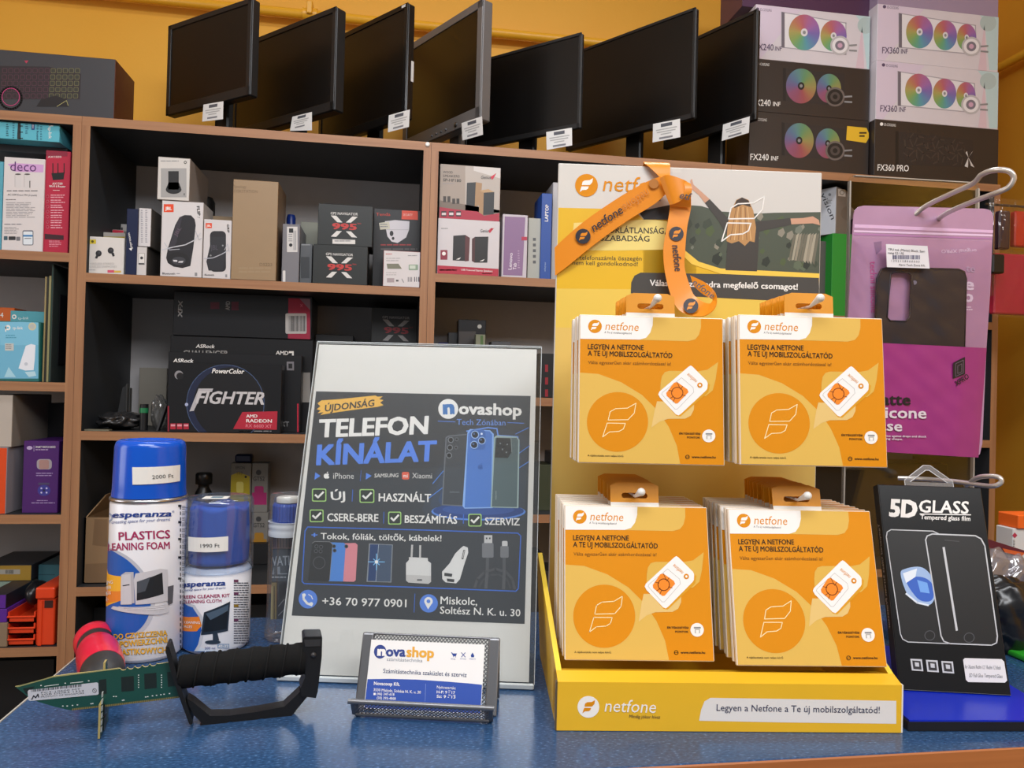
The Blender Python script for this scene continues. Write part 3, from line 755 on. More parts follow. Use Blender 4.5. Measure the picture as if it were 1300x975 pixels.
pbox('small_carton', 'small carton with a bright red top strip behind the earbud carton', 'box', 133, 156.5, 291.5, 1.945, 0.04, paper('c4b9b2'), S, None, lambda A: (C_(A, 95, 190, 5.4186), A.rect(190, 548, 350, 572, RED, 2)), b=347)
pbox('small_carton', 'white hang-tab carton rearmost behind the earbud carton', 'box', 139.5, 160, 284, 2.0, 0.04, paper('bdb9b4'), S, None, lambda A: (C_(A, 95, 190, 5.4186), A.rect(318, 535, 330, 556, ink('3a3a3e'), 2)), b=347)
pbox('navy_carton', 'narrow navy blue carton with vertical white lettering', 'box', 160, 174.3, 265, 1.808, 0.09, M('1b2444', 0.3), S, g1, lambda A: (C_(A, 95, 190, 5.4186), A.text('joyroom', (396, 680), (378, 572), 16, WHT, 0.01), A.poly([(372, 680), (396, 680), (388, 696)], WHT, 3)), b=348)
def ch(A):
    C_(A, 95, 190, 5.4186)
    A.rrect(438, 712, 482, 792, 5, ink('9a958f'), 2); A.rrect(441, 715, 479, 789, 4, ink('e0dcd8'), 3); A.circ(460, 745, 10, ink('3a3a3c'), 4); A.rect(440, 780, 478, 790, ink('4a4a4c'), 4)
zc = pbox('small_carton', 'white charger carton with dark side under the white striped carton', 'box', 173, 186.6, 313, 1.810, 0.10, paper('cfcac8'), S, None, ch, b=347, sides=K('4d4946'))
pbox('small_carton', 'white carton with small grey print columns, on the charger carton', 'box', 175.6, 192, 264, 1.812, 0.095, paper('d5d1d2'), zc, None, lambda A: (C_(A, 95, 190, 5.4186), A.rows(455, 415, 470, 645, 18, ink('8a8892')), A.rows(485, 415, 500, 645, 18, ink('8a8892'))), b=312, sides=K('57524c'))
def flip(A):
    C_(A, 95, 190, 5.4186)
    A.rect(612, 375, 680, 430, ink('e2481e'), 2); A.text('JBL', (622, 415), (668, 415), 22, WHT, 0.03)
    A.text('FLIP', (838, 390), (845, 455), 20, BLK, 0.03); A.text('7', (842, 460), (842, 472), 18, GRY)
    A.poly([(720, 465), (755, 450), (800, 452), (825, 480), (832, 520), (815, 680), (795, 800), (740, 815), (680, 805), (640, 780), (628, 745), (640, 680), (690, 520)], ink('232126'), 2)
    A.poly([(690, 540), (720, 465), (740, 460), (700, 640), (660, 700), (645, 690)], ink('34313a'), 3)
    A.circ(710, 755, 75, ink('1a191c'), 3, 50); A.circ(715, 765, 48, ink('3a3a40'), 4, 28); A.poly([(675, 758), (705, 760), (705, 772), (680, 770)], ink('d8d6da'), 5); A.poly([(715, 768), (748, 765), (742, 778), (712, 778)], ink('c8c6ca'), 5)
    A.text('JBL', (700, 600), (735, 540), 24, ink('5a4a58'), 0.02, 0, 4)
    A.line([(600, 690), (680, 670), (760, 655), (820, 625), (865, 575)], 7, ink('c9c9cf'), 5); A.line([(615, 640), (650, 690), (720, 685)], 4, ink('b9bac2'), 5); A.line([(830, 560), (855, 620), (870, 610)], 5, ink('b9bac2'), 5)
    A.text('Bluetooth', (602, 858), (690, 860), 14, BLK, 0.01); A.rows(700, 850, 725, 862, 1, GRY); A.rect(825, 846, 842, 870, GRY, 2)
zf = pbox('speaker_carton', 'larger white carton picturing a black tube speaker in splashing water', 'box', 204.3, 257.4, 255.5, 1.806, 0.09, paper('d6d1d1'), S, g1, flip, b=353, sides=K('aaa4a0'))
def hom(A):
    C_(A, 95, 190, 5.4186)
    A.rows(590, 75, 715, 88, 1, GRY, ragged=0); A.ring(760, 88, 8, 4, ink('4a4846'), 2)
    A.rect(592, 128, 768, 328, ink('a3a19f'), 2); A.rect(643, 148, 715, 275, ink('1d1d1f'), 3); A.circ(680, 275, 54, ink('1d1d1f'), 3, 30); A.poly([(645, 225), (715, 225), (730, 262), (630, 262)], ink('1d1d1f'), 3)
    A.rect(750, 300, 756, 315, ink('4a4846'), 3)
pbox('speaker_carton', 'white carton picturing a black upright speaker, on the splash speaker carton', 'box', 200, 241, 200, 1.804, 0.165, paper('cfcac4'), zf, g1, hom, b=254, sides=paper('8d837b'))
q = MB(); p = on_y(262, 268, 2.0); q.lathe([(0.022, 0), (0.024, 0.01), (0.024, p.z-S-0.012+0.03), (0.018, p.z-S+0.03)], M('151516', 0.4), 28, Matrix.Translation((p.x, 1.985, S)))
tag(q.build('black_canister', None, (p.x, 1.985, S)), 'black round canister behind the splash speaker carton', 'canister')
def go(A):
    C_(A, 95, 190, 5.4186)
    A.rect(900, 505, 943, 540, ink('e2481e'), 2); A.text('JBL', (906, 530), (938, 530), 14, WHT, 0.02); A.text('GRIP', (1046, 515), (1050, 572), 14, BLK, 0.02)
    A.poly(rr(930, 560, 1040, 840, 30), ink('232126'), 2); A.poly([(905, 770), (935, 640), (940, 600), (1040, 600), (1035, 740), (1018, 830), (920, 832)], ink('2a2a2f'), 3)
    A.text('JBL', (935, 690), (985, 690), 34, ink('4a4650'), 0.01, 0, 4); A.circ(1018, 660, 6, GRY, 4); A.circ(935, 728, 6, GRY, 4)
    A.line([(890, 750), (950, 745), (1010, 720), (1060, 690)], 6, ink('b9bac2'), 5); A.line([(1030, 690), (1050, 650), (1062, 700)], 4, ink('b9bac2'), 5)
    A.text('Bluetooth', (893, 866), (958, 868), 12, BLK, 0.01); A.rect(1035, 858, 1048, 878, GRY, 2)
pbox('speaker_carton', 'smaller white speaker carton between the splash carton and the tall brown box', 'box', 258, 293.3, 279, 1.806, 0.07, paper('d2cdcd'), S, g1, go, b=354)
pbox('tan_carton', 'tan carton showing its top edge behind the smaller speaker carton', 'box', 268, 296, 274.5, 1.93, 0.08, K('a58a66'), S, None, None, b=354)
def ds(A):
    C_(A, 300, 0, 3.25)
    A.text('Synology', (-10, 775), (42, 776), 11, ink('7a6448')); A.text('DISKSTATION', (-10, 794), (88, 797), 12, ink('7a6448'))
    C_(A, 300, 300, 3.25)
    A.text('DS223', (96, 122), (148, 123), 12, ink('7a6448')); A.rows(10, 128, 150, 158, 2, ink('a08868'), ragged=0.1)
pbox('brown_carton', 'tall plain brown cardboard carton in the middle of the upper shelf', 'box', 294.5, 352, 229, 1.804, 0.125, K('9a8060'), S, g1, ds, b=357, sides=K('7f664a'))
def sl(A):
    C_(A, 340, 240, 4.641)
    A.rect(113, 222, 175, 372, ink('cfcbc8'), 2); A.rect(125, 232, 150, 258, BLK, 3); A.circ(135, 330, 10, BLK, 3); A.bars(150, 245, 168, 360, 6, GRY, 3); A.rows(122, 265, 146, 315, 4, GRY, lay=3)
    A.rrect(88, 480, 104, 548, 5, ink('d5d2d0'), 2)
pbox('slim_grey_box', 'slim grey box with a white label right of the tall brown carton', 'box', 358, 380, 284.5, 1.812, 0.12, K('77757a'), S, g1, sl, b=360)
pbox('slim_grey_box', 'dark grey short box left of the lower navigator carton', 'box', 380.8, 396, 309.5, 1.82, 0.06, K('55585c'), S, g1, lambda A: (C_(A, 340, 240, 4.641), A.rect(195, 400, 245, 525, ink('33363a'), 2), A.rect(198, 325, 250, 332, ink('8a8d90'), 2)), b=361)
q = MB(); p = on_y(369.5, 283, 1.985); q.lathe([(0.0115, 0), (0.0115, p.z-S-0.02), (0.0115, p.z-S+0.012), (0.009, p.z-S+0.02)], M('1c3a92', 0.3), 24, Matrix.Translation((p.x, 1.985, S)))
tag(q.build('blue_cap_bottle', None, (p.x, 1.985, S)), 'blue-capped bottle peeking above the slim grey box', 'bottle')
pbox('pale_carton', 'pale grey-green carton behind the navigator cartons', 'box', 381, 408, 282, 1.99, 0.08, paper('a3a596'), S, g1, None, b=350)
def gps(dx, dy, dim=1.0, k=4.641, sticker=False):
    wt = ink('d9d6d2') if dim == 1 else ink('8a8786'); rd = ink('c03a36') if dim == 1 else ink('8e2a33')  # below full dim the inks are darkened: shade put into the print
    def f(A):
        C_(A, 340, 240, k)
        P = lambda pts: [(x+dx, y+dy) for x, y in pts]
        A.text('GPS NAVIGATOR', P([(342, 390)])[0], P([(502, 396)])[0], 15, wt, 0.01)
        A.poly(P([(343, 396), (375, 397), (412, 437), (382, 436)]), wt, 2); A.poly(P([(470, 402), (502, 404), (462, 438), (432, 437)]), wt, 2)
        A.poly(P([(378, 487), (408, 488), (375, 522), (343, 520)]), wt, 2); A.poly(P([(432, 489), (462, 490), (498, 526), (466, 524)]), wt, 2)
        A.text('995', P([(350, 476)])[0], P([(496, 482)])[0], 36, rd, 0.035, 0, 4)
        A.text('MAX', P([(500, 447)])[0], P([(522, 448)])[0], 8, rd)
        if sticker: A.poly(P([(353, 535), (487, 540), (487, 565), (353, 562)]), wt, 2); A.rows(365+dx, 543+dy, 470+dx, 556+dy, 1, GRY, lay=3)
    return f
z5 = pbox('navigator_carton', 'black GPS navigator carton, lower of the two on the upper shelf', 'box', 397, 466.5, 311.5, 1.806, 0.10, K('222524'), S, 'black navigator cartons', gps(0, 0), b=364)
pbox('navigator_carton', 'black GPS navigator carton, upper one, with a small white sticker', 'box', 403.5, 473, 260, 1.81, 0.10, K('222524'), z5, 'black navigator cartons', gps(28, -240, sticker=True), b=312)
def camb(A):
    C_(A, 340, 240, 4.641)
    A.text('Tenda', (638, 158), (722, 158), 18, ink('c0392b'), 0.01); A.poly([(790, 126), (884, 130), (884, 182), (788, 178)], ink('dd4a30'), 2); A.text('SECURITY', (797, 158), (852, 160), 14, ink('f0c8be'), 0, 0, 3)
    A.poly([(655, 200), (715, 192), (720, 235), (662, 240)], ink('cfcab8'), 4); A.rows(662, 205, 710, 232, 2, GRY, lay=5)
    A.poly([(690, 190), (750, 183), (835, 190), (832, 240), (815, 285), (765, 318), (730, 310), (705, 280), (697, 240)], ink('d9d4d8'), 2)
    A.circ(729, 262, 11, ink('2a2628'), 3, 16); A.circ(738, 291, 8, ink('2a2628'), 3, 9); A.line([(700, 240), (830, 240)], 2, ink('a9a4a8'), 3)
    A.rows(665, 325, 845, 342, 1, ink('9a2f30'), ragged=0); A.rows(665, 350, 880, 368, 1, ink('55504f'), ragged=0)
pbox('camera_carton', 'black carton with an orange tag picturing a white dome camera', 'box', 473.6, 534, 266, 1.872, 0.10, K('1f1e20'), S, g1, camb, b=364)
def cam2(A):
    C_(A, 340, 240, 4.641)
    A.rows(695, 380, 745, 392, 1, ink('c0605c')); A.rows(825, 390, 900, 400, 1, GRY); A.rows(697, 405, 790, 432, 2, ink('b9b4b4'))
    A.poly([(700, 440), (770, 440), (790, 470), (705, 470)], ink('7a7a68'), 2); A.rrect(830, 445, 885, 478, 5, ink('8aa08a'), 2); A.rect(836, 450, 870, 470, ink('c9d2c4'), 3)
    A.rows(697, 490, 770, 515, 2, ink('b9b4b4')); A.rect(702, 525, 745, 550, ink('a89a9c'), 2); A.rect(755, 535, 770, 545, ink('4a4648'), 2); A.line([(790, 530), (800, 550)], 5, GRY, 2)
    A.bars(825, 518, 852, 546, 5, ink('55525a'), 2); A.bars(862, 518, 898, 546, 3, ink('55525a'), 2)
pbox('camera_carton', 'small white carton with diagrams at the right end of the upper shelf', 'box', 486.5, 537.2, 318.8, 1.806, 0.055, paper('d6d0d0'), S, g1, cam2, b=364, sides=paper('a05a60'))
# --- second main shelf: graphics cards, cables
S = Z1[1]+0.0004
def chal(A):
    C_(A, 0, 300, 3.25)
    A.text('ASRock', (808, 460), (886, 462), 15, WHT, 0.02, 0.2); A.text('CHALLENGER', (756, 492), (942, 494), 22, ink('9a9896'), 0.03); A.text('AMD', (1138, 488), (1190, 490), 16, WHT, 0.02)
    A.poly([(1192, 474), (1212, 474), (1212, 492), (1205, 492), (1205, 482), (1192, 482)], WHT, 2); A.text('RADEON', (1140, 502), (1215, 503), 10, GRY, 0.01)
    A.rect(1236, 562, 1280, 685, ink('8d8a86'), 2); A.rect(1222, 685, 1230, 808, RED, 2)
zc = pbox('graphics_card_carton', 'black carton rearmost of the three standing graphics card cartons, white sticker at its right', 'box', 215, 396, 428.5, 1.905, 0.13, M('18181b', 0.35), S, 'graphics card cartons', chal, b=548)
def xfx(A):
    C_(A, 0, 300, 3.25)
    A.text('XFX', (752, 335), (754, 265), 18, GRY, 0.03, 0.1); A.text('AMD', (948, 305), (950, 268), 18, GRY, 0.03); A.rect(868, 272, 905, 300, ink('55152a'), 2); A.rect(955, 270, 985, 305, ink('55152a'), 2)
    A.poly([(1190, 255), (1280, 258), (1280, 428), (1188, 425)], ink('a01c3e'), 2); A.poly([(1235, 256), (1280, 258), (1280, 305)], ink('8a6a7c'), 3)
    A.poly(rr(1178, 318, 1265, 402, 6), ink('bdbab8'), 4); A.bars(1192, 328, 1262, 392, 20, BLK, 5); A.text('X', (1238, 292), (1250, 292), 12, ink('d86a86'))
pbox('graphics_card_carton', 'black carton with crimson end and barcode, lying on the standing graphics card cartons', 'box', 220, 396, 372.5, 1.90, 0.135, M('1a1a1d', 0.3), zc, 'graphics card cartons', xfx, b=430)
def asr(A):
    C_(A, 0, 300, 3.25)
    A.text('ASRock', (714, 520), (798, 522), 16, WHT, 0.02, 0.2); A.rect(1183, 517, 1213, 553, ink('77747a'), 2); A.rect(1190, 525, 1206, 545, BLK, 3)
    A.text('XT', (1158, 784), (1192, 785), 20, GRY, 0.01); A.rect(1226, 690, 1232, 808, RED, 2)
pbox('graphics_card_carton', 'black carton second of the three standing graphics card cartons, grey square at upper right', 'box', 212.5, 382, 449, 1.862, 0.038, M('161619', 0.35), S, 'graphics card cartons', asr, b=548)
def fig(A):
    C_(A, 0, 300, 3.25)
    A.circ(930, 690, 160, ink('1c2440'), 1, 158); A.circ(950, 690, 152, ink('141418'), 2, 150); A.ring(930, 690, 160, 3, ink('46587c'), 3, 40)
    A.circ(738, 572, 18, ink('8e8c90'), 2); A.circ(743, 577, 15, ink('17171a'), 3)
    A.text('PowerColor', (874, 565), (1008, 568), 20, WHT, 0.02, 0.25, 4)
    A.text('FIGHTER', (806, 690), (1090, 695), 52, ink('c9c6c8'), 0.025, 0.28, 5)
    A.poly([(820, 628), (880, 628), (875, 642), (835, 645), (800, 720), (782, 722)], ink('b9b6ba'), 5); A.circ(770, 694, 7, ink('a9b0d0'), 5)
    A.poly([(1000, 725), (1145, 722), (1142, 798), (962, 795)], ink('b3263a'), 4); A.text('AMD', (1016, 748), (1062, 748), 13, WHT, 0.02, 0, 5); A.text('RADEON', (1016, 768), (1122, 769), 14, WHT, 0.02, 0, 5); A.text('RX 6600 XT', (1014, 788), (1122, 790), 13, ink('e0808c'), 0.01, 0, 5)
    for x in (703, 730, 757): A.rect(x, 772, x+22, 796, ink('b3263a'), 4); A.rect(x+2, 776, x+20, 784, ink('e09aa6'), 5)
    A.rows(985, 802, 1120, 810, 1, GRY, ragged=0); A.rect(692, 700, 698, 806, ink('8e1f30'), 4)
pbox('graphics_card_carton', 'black carton with a blue ring and red corner band, front of the graphics card row', 'box', 212.5, 357, 461.5, 1.808, 0.048, M('17171a', 0.3), S, 'graphics card cartons', fig, b=548)
zb = pbox('black_carton', 'plain black carton under the dim navigator carton on the middle shelf', 'box', 470, 532, 441, 1.95, 0.12, K('1d1d1f'), S, None, None, b=540)
pbox('navigator_carton', 'dim black GPS navigator carton on the middle shelf, just above the white sign', 'box', 471.5, 530, 391.5, 1.945, 0.12, K('1e1f20'), zb, 'black navigator cartons', gps(333, 372, 0.5, sticker=True), b=441)
pbox('black_carton', 'low black carton right of the crimson-ended carton on the middle shelf', 'box', 399, 447, 425, 1.97, 0.1, K('1b1b1d'), S, None, None, b=540)
pbox('grey_carton', 'pale grey carton at the back of the cable corner', 'box', 176, 211, 467, 2.05, 0.045, paper('8d877c'), S, None, None, b=540)
q = MB(); p = on_y(182.7, 530, 1.86); zt = on_y(182.7, 513, 1.86).z
q.lathe([(0.009, 0), (0.009, zt-S-0.02)], M('17181a', 0.4), 24, Matrix.Translation((p.x, 1.86, S))); q.lathe([(0.0095, zt-S-0.02), (0.0095, zt-S-0.009)], M('1f7a4a', 0.4), 24, Matrix.Translation((p.x, 1.86, S))); q.lathe([(0.009, zt-S-0.009), (0.009, zt-S)], M('17181a', 0.4), 24, Matrix.Translation((p.x, 1.86, S)))
tag(q.build('black_tube', None, (p.x, 1.86, S)), 'small black tube with a green ring on the middle shelf', 'tube')
def lump(name, label, cat, l, r, t, Y, D, mat, S, amp=0.18, seed=1, grp=None):
    a = on_y(l, t+20, Y); b = on_y(r, t+20, Y); zt = on_y((l+r)/2, t, Y).z
    bm = bmesh.new(); bmesh.ops.create_icosphere(bm, subdivisions=4, radius=1); rnd = random.Random(seed)
    W = [(Vector((rnd.uniform(-6, 6), rnd.uniform(-6, 6), rnd.uniform(-6, 6))), rnd.uniform(0, 6)) for _ in range(7)]
    for v in bm.verts:
        k = 1+amp*sum(abs(math.sin(v.co.dot(d_)+ph))-0.6 for d_, ph in W)/2.2
        c = v.co*k
        z_ = max(0.0, 0.5+0.5*c.z)
        v.co = Vector(((a.x+b.x)/2+c.x*(b.x-a.x)/2, Y+D/2+c.y*D/2, S+0.0002+z_*(zt-S)))
    q = MB(); q.frombm(bm, mat, True)
    return tag(q.build(name, None, ((a.x+b.x)/2, Y+D/2, S)), label, cat, grp)
BAG = clear('clear_bag_film', (0.75, 0.75, 0.75), 0.14, 0.22, (0.42, 0.41, 0.40), 0.12)
DBAG = M('2c2b2c', 0.22, 0, 0.3)
lump('plastic_bag', 'crumpled clear plastic bag beside the black tube with a green ring', 'plastic bag', 188, 208, 504, 1.88, 0.06, BAG, S, 0.25, 4)
lump('cable_bag', 'flat dark bag of cables lying at the left of the middle shelf', 'plastic bag', 115, 168, 524, 1.83, 0.11, DBAG, S, 0.3, 9)
t = thing('bracket', 'black plastic bracket standing upright behind the dark cable bag', 'bracket', (on_y(155, 510, 1.96).x, 1.97, S))
x0 = on_y(146, 520, 1.96).x; x1 = on_y(163, 520, 1.96).x; zt = on_y(155, 487, 1.96).z
q = MB(); q.box((x0, 1.96, S), (x1, 1.985, S+0.012), M('3a3a3b', 0.45), 0.003); part(q, 'bracket_foot', t)
q = MB(); q.box((x1-0.009, 1.965, S+0.012), (x1-0.005, 1.98, zt), M('4a4948', 0.45), 0.001); q.box((x1-0.002, 1.965, S+0.012), (x1+0.001, 1.98, zt-0.01), M('4a4948', 0.45), 0.001)
q.prism([(x0+0.002, 1.97, S+0.03), (x0+0.012, 1.97, S+0.012), (x1-0.009, 1.97, S+0.03), (x1-0.009, 1.97, zt-0.004), (x0+0.012, 1.97, zt-0.01)], (0, 0.006, 0), M('3a3a3b', 0.45)); part(q, 'bracket_plate', t)
q = MB(); a = on_y(108, 545, 1.812); b = on_y(139, 545, 1.812); q.box((a.x, 1.808, S), (b.x, 1.828, S+0.003), paper('77725f')); tag(q.build('card_slip', None, ((a.x+b.x)/2, 1.818, S)), 'thin pale card slip at the front edge of the middle shelf', 'card')
q = MB(); a = on_y(199, 530, 1.85); zt = on_y(205, 513, 1.85).z; q.prism([(a.x, 1.848, S), (a.x+0.004, 1.848, S), (a.x+0.022, 1.848, zt), (a.x+0.018, 1.848, zt)], (0, 0.02, 0), K('3c3b3d'))
tag(q.build('flat_adapter', None, (a.x, 1.855, S)), 'flat dark adapter leaning beside the front graphics card carton', 'adapter')
# --- third main shelf
S = Z1[2]+0.0004
a = on_y(100.5, 700, 1.83); b = on_y(182, 700, 1.83); zt = on_y(130, 657, 1.83).z
t = thing('open_carton', 'brown cardboard carton with open flaps, behind the tall blue-capped can', 'box', ((a.x+b.x)/2, 1.92, S))
kb_ = K('8e7152'); q = MB(); x0, x1, y0, y1 = max(a.x, XA+0.02), b.x, 1.83, 2.03
q.box((x0, y0, S), (x1, y0+0.003, zt), kb_); q.box((x0, y1-0.003, S), (x1, y1, zt), kb_); q.box((x0, y0, S), (x0+0.003, y1, zt), kb_); q.box((x1-0.003, y0, S), (x1, y1, zt), kb_); q.box((x0, y0, S), (x1, y1, S+0.003), kb_)
A = plane_art(q, Vector((x0, y0, S)), X_, Z_, -Y_, None, (0.001, x1-x0-0.001, 0.002, zt-S-0.001)); C_(A, 0, 650, 4.875); A.poly([(585, 45), (665, 45), (665, 215), (572, 205)], K('7a5f44'), 1); A.poly([(528, 322), (665, 315), (660, 462), (525, 462)], K('7d6247'), 1)
part(q, 'carton_body', t)
q = MB(); q.prism([(x0, y1, zt), (x1, y1, zt), (x1-0.01, y1+0.02, zt+0.055), (x0+0.03, y1+0.02, zt+0.055)], (0, 0.003, 0), kb_); part(q, 'flap', t)
q = MB(); q.prism([(x0, y0+0.005, zt), (x0, y1-0.005, zt), (x0+0.025, y1-0.03, zt+0.045), (x0+0.025, y0+0.05, zt+0.045)], (0.003, 0, 0), kb_); part(q, 'flap', t)
q = MB(); p = on_y(258, 640, 2.0); zt = on_y(258, 600, 2.0).z
q.lathe([(0.022, 0), (0.024, 0.004), (0.024, 0.16), (0.019, 0.185), (0.013, 0.195), (0.013, zt-S-0.03), (0.02, zt-S-0.028), (0.02, zt-S-0.004), (0.017, zt-S)], M('19191b', 0.35), 28, Matrix.Translation((p.x, 2.0, S)))
tag(q.build('black_bottle', None, (p.x, 2.0, S)), 'black bottle in the dark shelf above the small cleaner can', 'bottle')
def ink1(A):
    C_(A, 0, 550, 3.25)
    A.text('EPSON', (972, 148), (1010, 148), 12, ink('3a3a3e'), 0.01); A.text('103', (978, 170), (1000, 170), 12, ink('3a3a3e')); A.poly([(950, 175), (985, 160), (1030, 178), (1030, 300), (950, 300)], ink('b5a41e'), 2); A.circ(1014, 180, 5, BLK, 3); A.rrect(975, 200, 1005, 245, 8, ink('d8cf6a'), 3)
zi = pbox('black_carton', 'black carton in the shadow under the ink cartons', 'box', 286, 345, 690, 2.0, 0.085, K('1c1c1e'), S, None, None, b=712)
zy = pbox('ink_carton', 'grey and yellow ink carton, left of the stacked pair of ink cartons', 'box', 292, 318, 588, 2.01, 0.05, paper('77756f'), zi, 'ink cartons in the lower shelf', ink1, b=690)
q = MB(); a = on_y(298, 580, 2.02); b = on_y(319.5, 580, 2.02); zt = on_y(305, 577, 2.02).z; q.box((a.x, 2.02, zy+0.0004), (b.x, 2.05, zt), M('1a2048', 0.4), 0.004)
tag(q.build('blue_ink_cap', None, ((a.x+b.x)/2, 2.035, zy)), 'dark blue cap lying on top of the grey and yellow ink carton', 'cap')
def ink2(top, col):
    def f(A):
        C_(A, 0, 550, 3.25)
        A.circ(1067, top+32, 11, ink('3a3a3c'), 2); A.text('GT52', (1045, top+66), (1092, top+66), 17, ink('2f2f31'), 0.01); A.rect(1040, top+115, 1100, top+165 if col == 'a8246a' else top+140, ink(col), 2); A.rrect(1050, top+88, 1088, top+130, 8, ink(col), 3)
    return f
z2 = pbox('ink_carton', 'grey ink carton with an orange patch, lower of the stacked pair', 'box', 319.5, 340, 650.5, 2.012, 0.045, paper('7d7b77'), zi, 'ink cartons in the lower shelf', ink2(322, 'a87a24'), b=689)
pbox('ink_carton', 'grey ink carton with a magenta patch, upper of the stacked pair', 'box', 319.5, 340, 588, 2.012, 0.045, paper('7d7b77'), z2, 'ink cartons in the lower shelf', ink2(130, 'a8246a'), b=650)

# --- third bookcase, upper shelves
S = Z2[0]; g2 = 'cartons on the upper shelf of the third bookcase'
def gen2(A):
    C_(A, 540, 190, 3.75)
    A.rows(75, 373, 110, 382, 1, GRY); A.text('Genius', (262, 394), (302, 394), 15, ink('3a3436'), 0.01, 0.2); A.poly([(300, 385), (328, 372), (312, 392), (306, 398)], RED, 3); A.poly([(302, 380), (318, 372), (322, 380)], RED, 3)
    A.poly([(133, 410), (190, 406), (188, 530), (130, 527)], ink('201d1e'), 2); A.poly([(190, 406), (212, 420), (207, 530), (188, 532)], ink('5a2a2c'), 2)
    A.poly([(237, 415), (300, 414), (295, 538), (235, 538)], ink('201d1e'), 2); A.poly([(237, 415), (222, 425), (221, 530), (235, 538)], ink('4a2224'), 2)
    for x, y in ((155, 518), (268, 526)): A.poly([(x-10, y+5), (x+14, y-5), (x+6, y+5)], WHT, 3)
    A.rect(72, 478, 105, 524, ink('8a2a3c'), 2); A.circ(88, 495, 9, WHT, 3)
    A.poly([(50, 550), (355, 568), (355, 605), (50, 590)], ink('b3243c'), 2); A.text('USB Powered Stereo Speakers', (170, 576), (320, 583), 9, WHT, 0.01); A.rows(270, 588, 320, 596, 1, WHT); A.rows(68, 570, 160, 584, 1, ink('d87a8a'))
zg = pbox('desk_speaker_carton', 'white carton picturing two dark wooden speakers, lower of the speaker pair', 'box', 555.5, 634, 279, 1.806, 0.11, paper('cfc9cb'), S, g2, gen2, b=350)
def gen1(A):
    C_(A, 540, 190, 3.75)
    A.rect(60, 60, 365, 300, ink('a09286'), 1); A.rect(190, 60, 365, 300, ink('b5aba2'), 2); A.poly([(230, 60), (365, 75), (365, 140), (230, 100)], ink('cfc9c4'), 3); A.poly([(60, 240), (365, 290), (365, 335), (60, 300)], ink('77685c'), 2)
    A.text('WOOD', (84, 112), (130, 114), 11, ink('3a3430'), 0.01); A.text('SPEAKERS', (84, 130), (163, 133), 11, ink('3a3430'), 0.01); A.text('SP-HF180', (84, 151), (170, 155), 14, ink('3a3430'), 0.02); A.rows(84, 160, 140, 166, 1, GRY, lay=3)
    A.text('Genius', (265, 140), (312, 140), 16, ink('3a3436'), 0.01, 0.2, 5); A.poly([(310, 130), (338, 112), (324, 138), (316, 144)], RED, 5)
    A.poly([(198, 158), (240, 155), (235, 270), (195, 262)], ink('26282a'), 4); A.poly([(240, 155), (270, 160), (262, 265), (235, 270)], ink('a5825c'), 4)
    A.poly([(278, 205), (328, 202), (325, 308), (275, 310)], ink('26282a'), 5); A.poly([(278, 205), (258, 195), (255, 300), (275, 310)], ink('a5825c'), 5); A.poly([(258, 195), (300, 188), (328, 202), (278, 205)], ink('b8966c'), 5)
    for a in (85, 105): A.rect(a, 222, a+14, 250, ink('3a332e'), 4)
    for a in (128, 148): A.rect(a, 233, a+14, 258, ink('3a332e'), 4)
    A.poly([(60, 272), (150, 285), (250, 295), (280, 315), (365, 300), (365, 345), (60, 330)], ink('a81f3a'), 4)
    for a in (88, 123, 158): A.rect(a-12, 293, a+12, 318, ink('26181c'), 5); A.rect(a-10, 300, a+10, 312, ink('d9c9c9'), 6)
pbox('desk_speaker_carton', 'carton picturing two light wooden speakers, upper of the speaker pair', 'box', 558, 635, 210.5, 1.81, 0.11, paper('a3968c'), zg, g2, gen1, b=279)
def lenovo(A):
    C_(A, 540, 190, 3.75)
    A.poly([(378, 318), (476, 322), (462, 600), (370, 597)], ink('8a6a90'), 2); A.text('Lenovo', (410, 572), (416, 492), 16, ink('e6dce6'), 0.01); A.text('Tab', (432, 572), (434, 540), 16, ink('e6dce6'), 0.01)
    A.rows(440, 480, 450, 570, 8, ink('b59ab8'), lay=3); A.rect(458, 415, 486, 432, ink('b02848'), 3)
pbox('tablet_carton', 'slim white and purple tablet carton right of the wooden speaker cartons', 'box', 637.5, 669.3, 272.5, 1.812, 0.06, paper('c4bcc4'), S, g2, lenovo, b=352)
pbox('grey_carton', 'slim light grey carton between the tablet carton and the blue one', 'box', 670.3, 686, 277, 1.816, 0.06, paper('a9aaa2'), S, g2, lambda A: [C_(A, 540, 190, 3.75)] + [A.rect(512, 420+k*27, 526, 434+k*27, ink('55575a'), 2) for k in range(5)], b=352)
pbox('laptop_carton', 'slim blue carton with vertical white LAPTOP lettering', 'box', 686.8, 700, 245.5, 1.81, 0.10, paper('1d4a9c'), S, g2, lambda A: (C_(A, 540, 190, 3.75), A.text('LAPTOP', (584, 342), (588, 262), 16, WHT, 0.02), A.text('adapter', (572, 580), (574, 535), 8, ink('9ab4dc'))), b=353)
pbox('grey_carton', 'pale carton half hidden behind the left edge of the yellow display', 'box', 700.8, 722, 232, 1.83, 0.12, paper('b4b2b4'), S, g2, None, b=353)
S = Z2[1]
pbox('blister_carton', 'black blister pack carton on the dim shelf above the white sign', 'box', 581, 616, 406, 1.93, 0.06, M('222022', 0.3), S, None, lambda A: (C_(A, 540, 190, 3.75), A.rect(160, 865, 240, 960, ink('4a4442'), 2), A.circ(258, 842, 10, ink('c9c9c4'), 3)), b=500)
pbox('pale_green_carton', 'tiny pale green carton in front of the black blister pack', 'box', 603, 615.5, 424.5, 1.88, 0.03, paper('8d917a'), S, None, lambda A: C_(A, 540, 190, 3.75).rect(262, 885, 275, 930, ink('5a7a44'), 2), b=500)
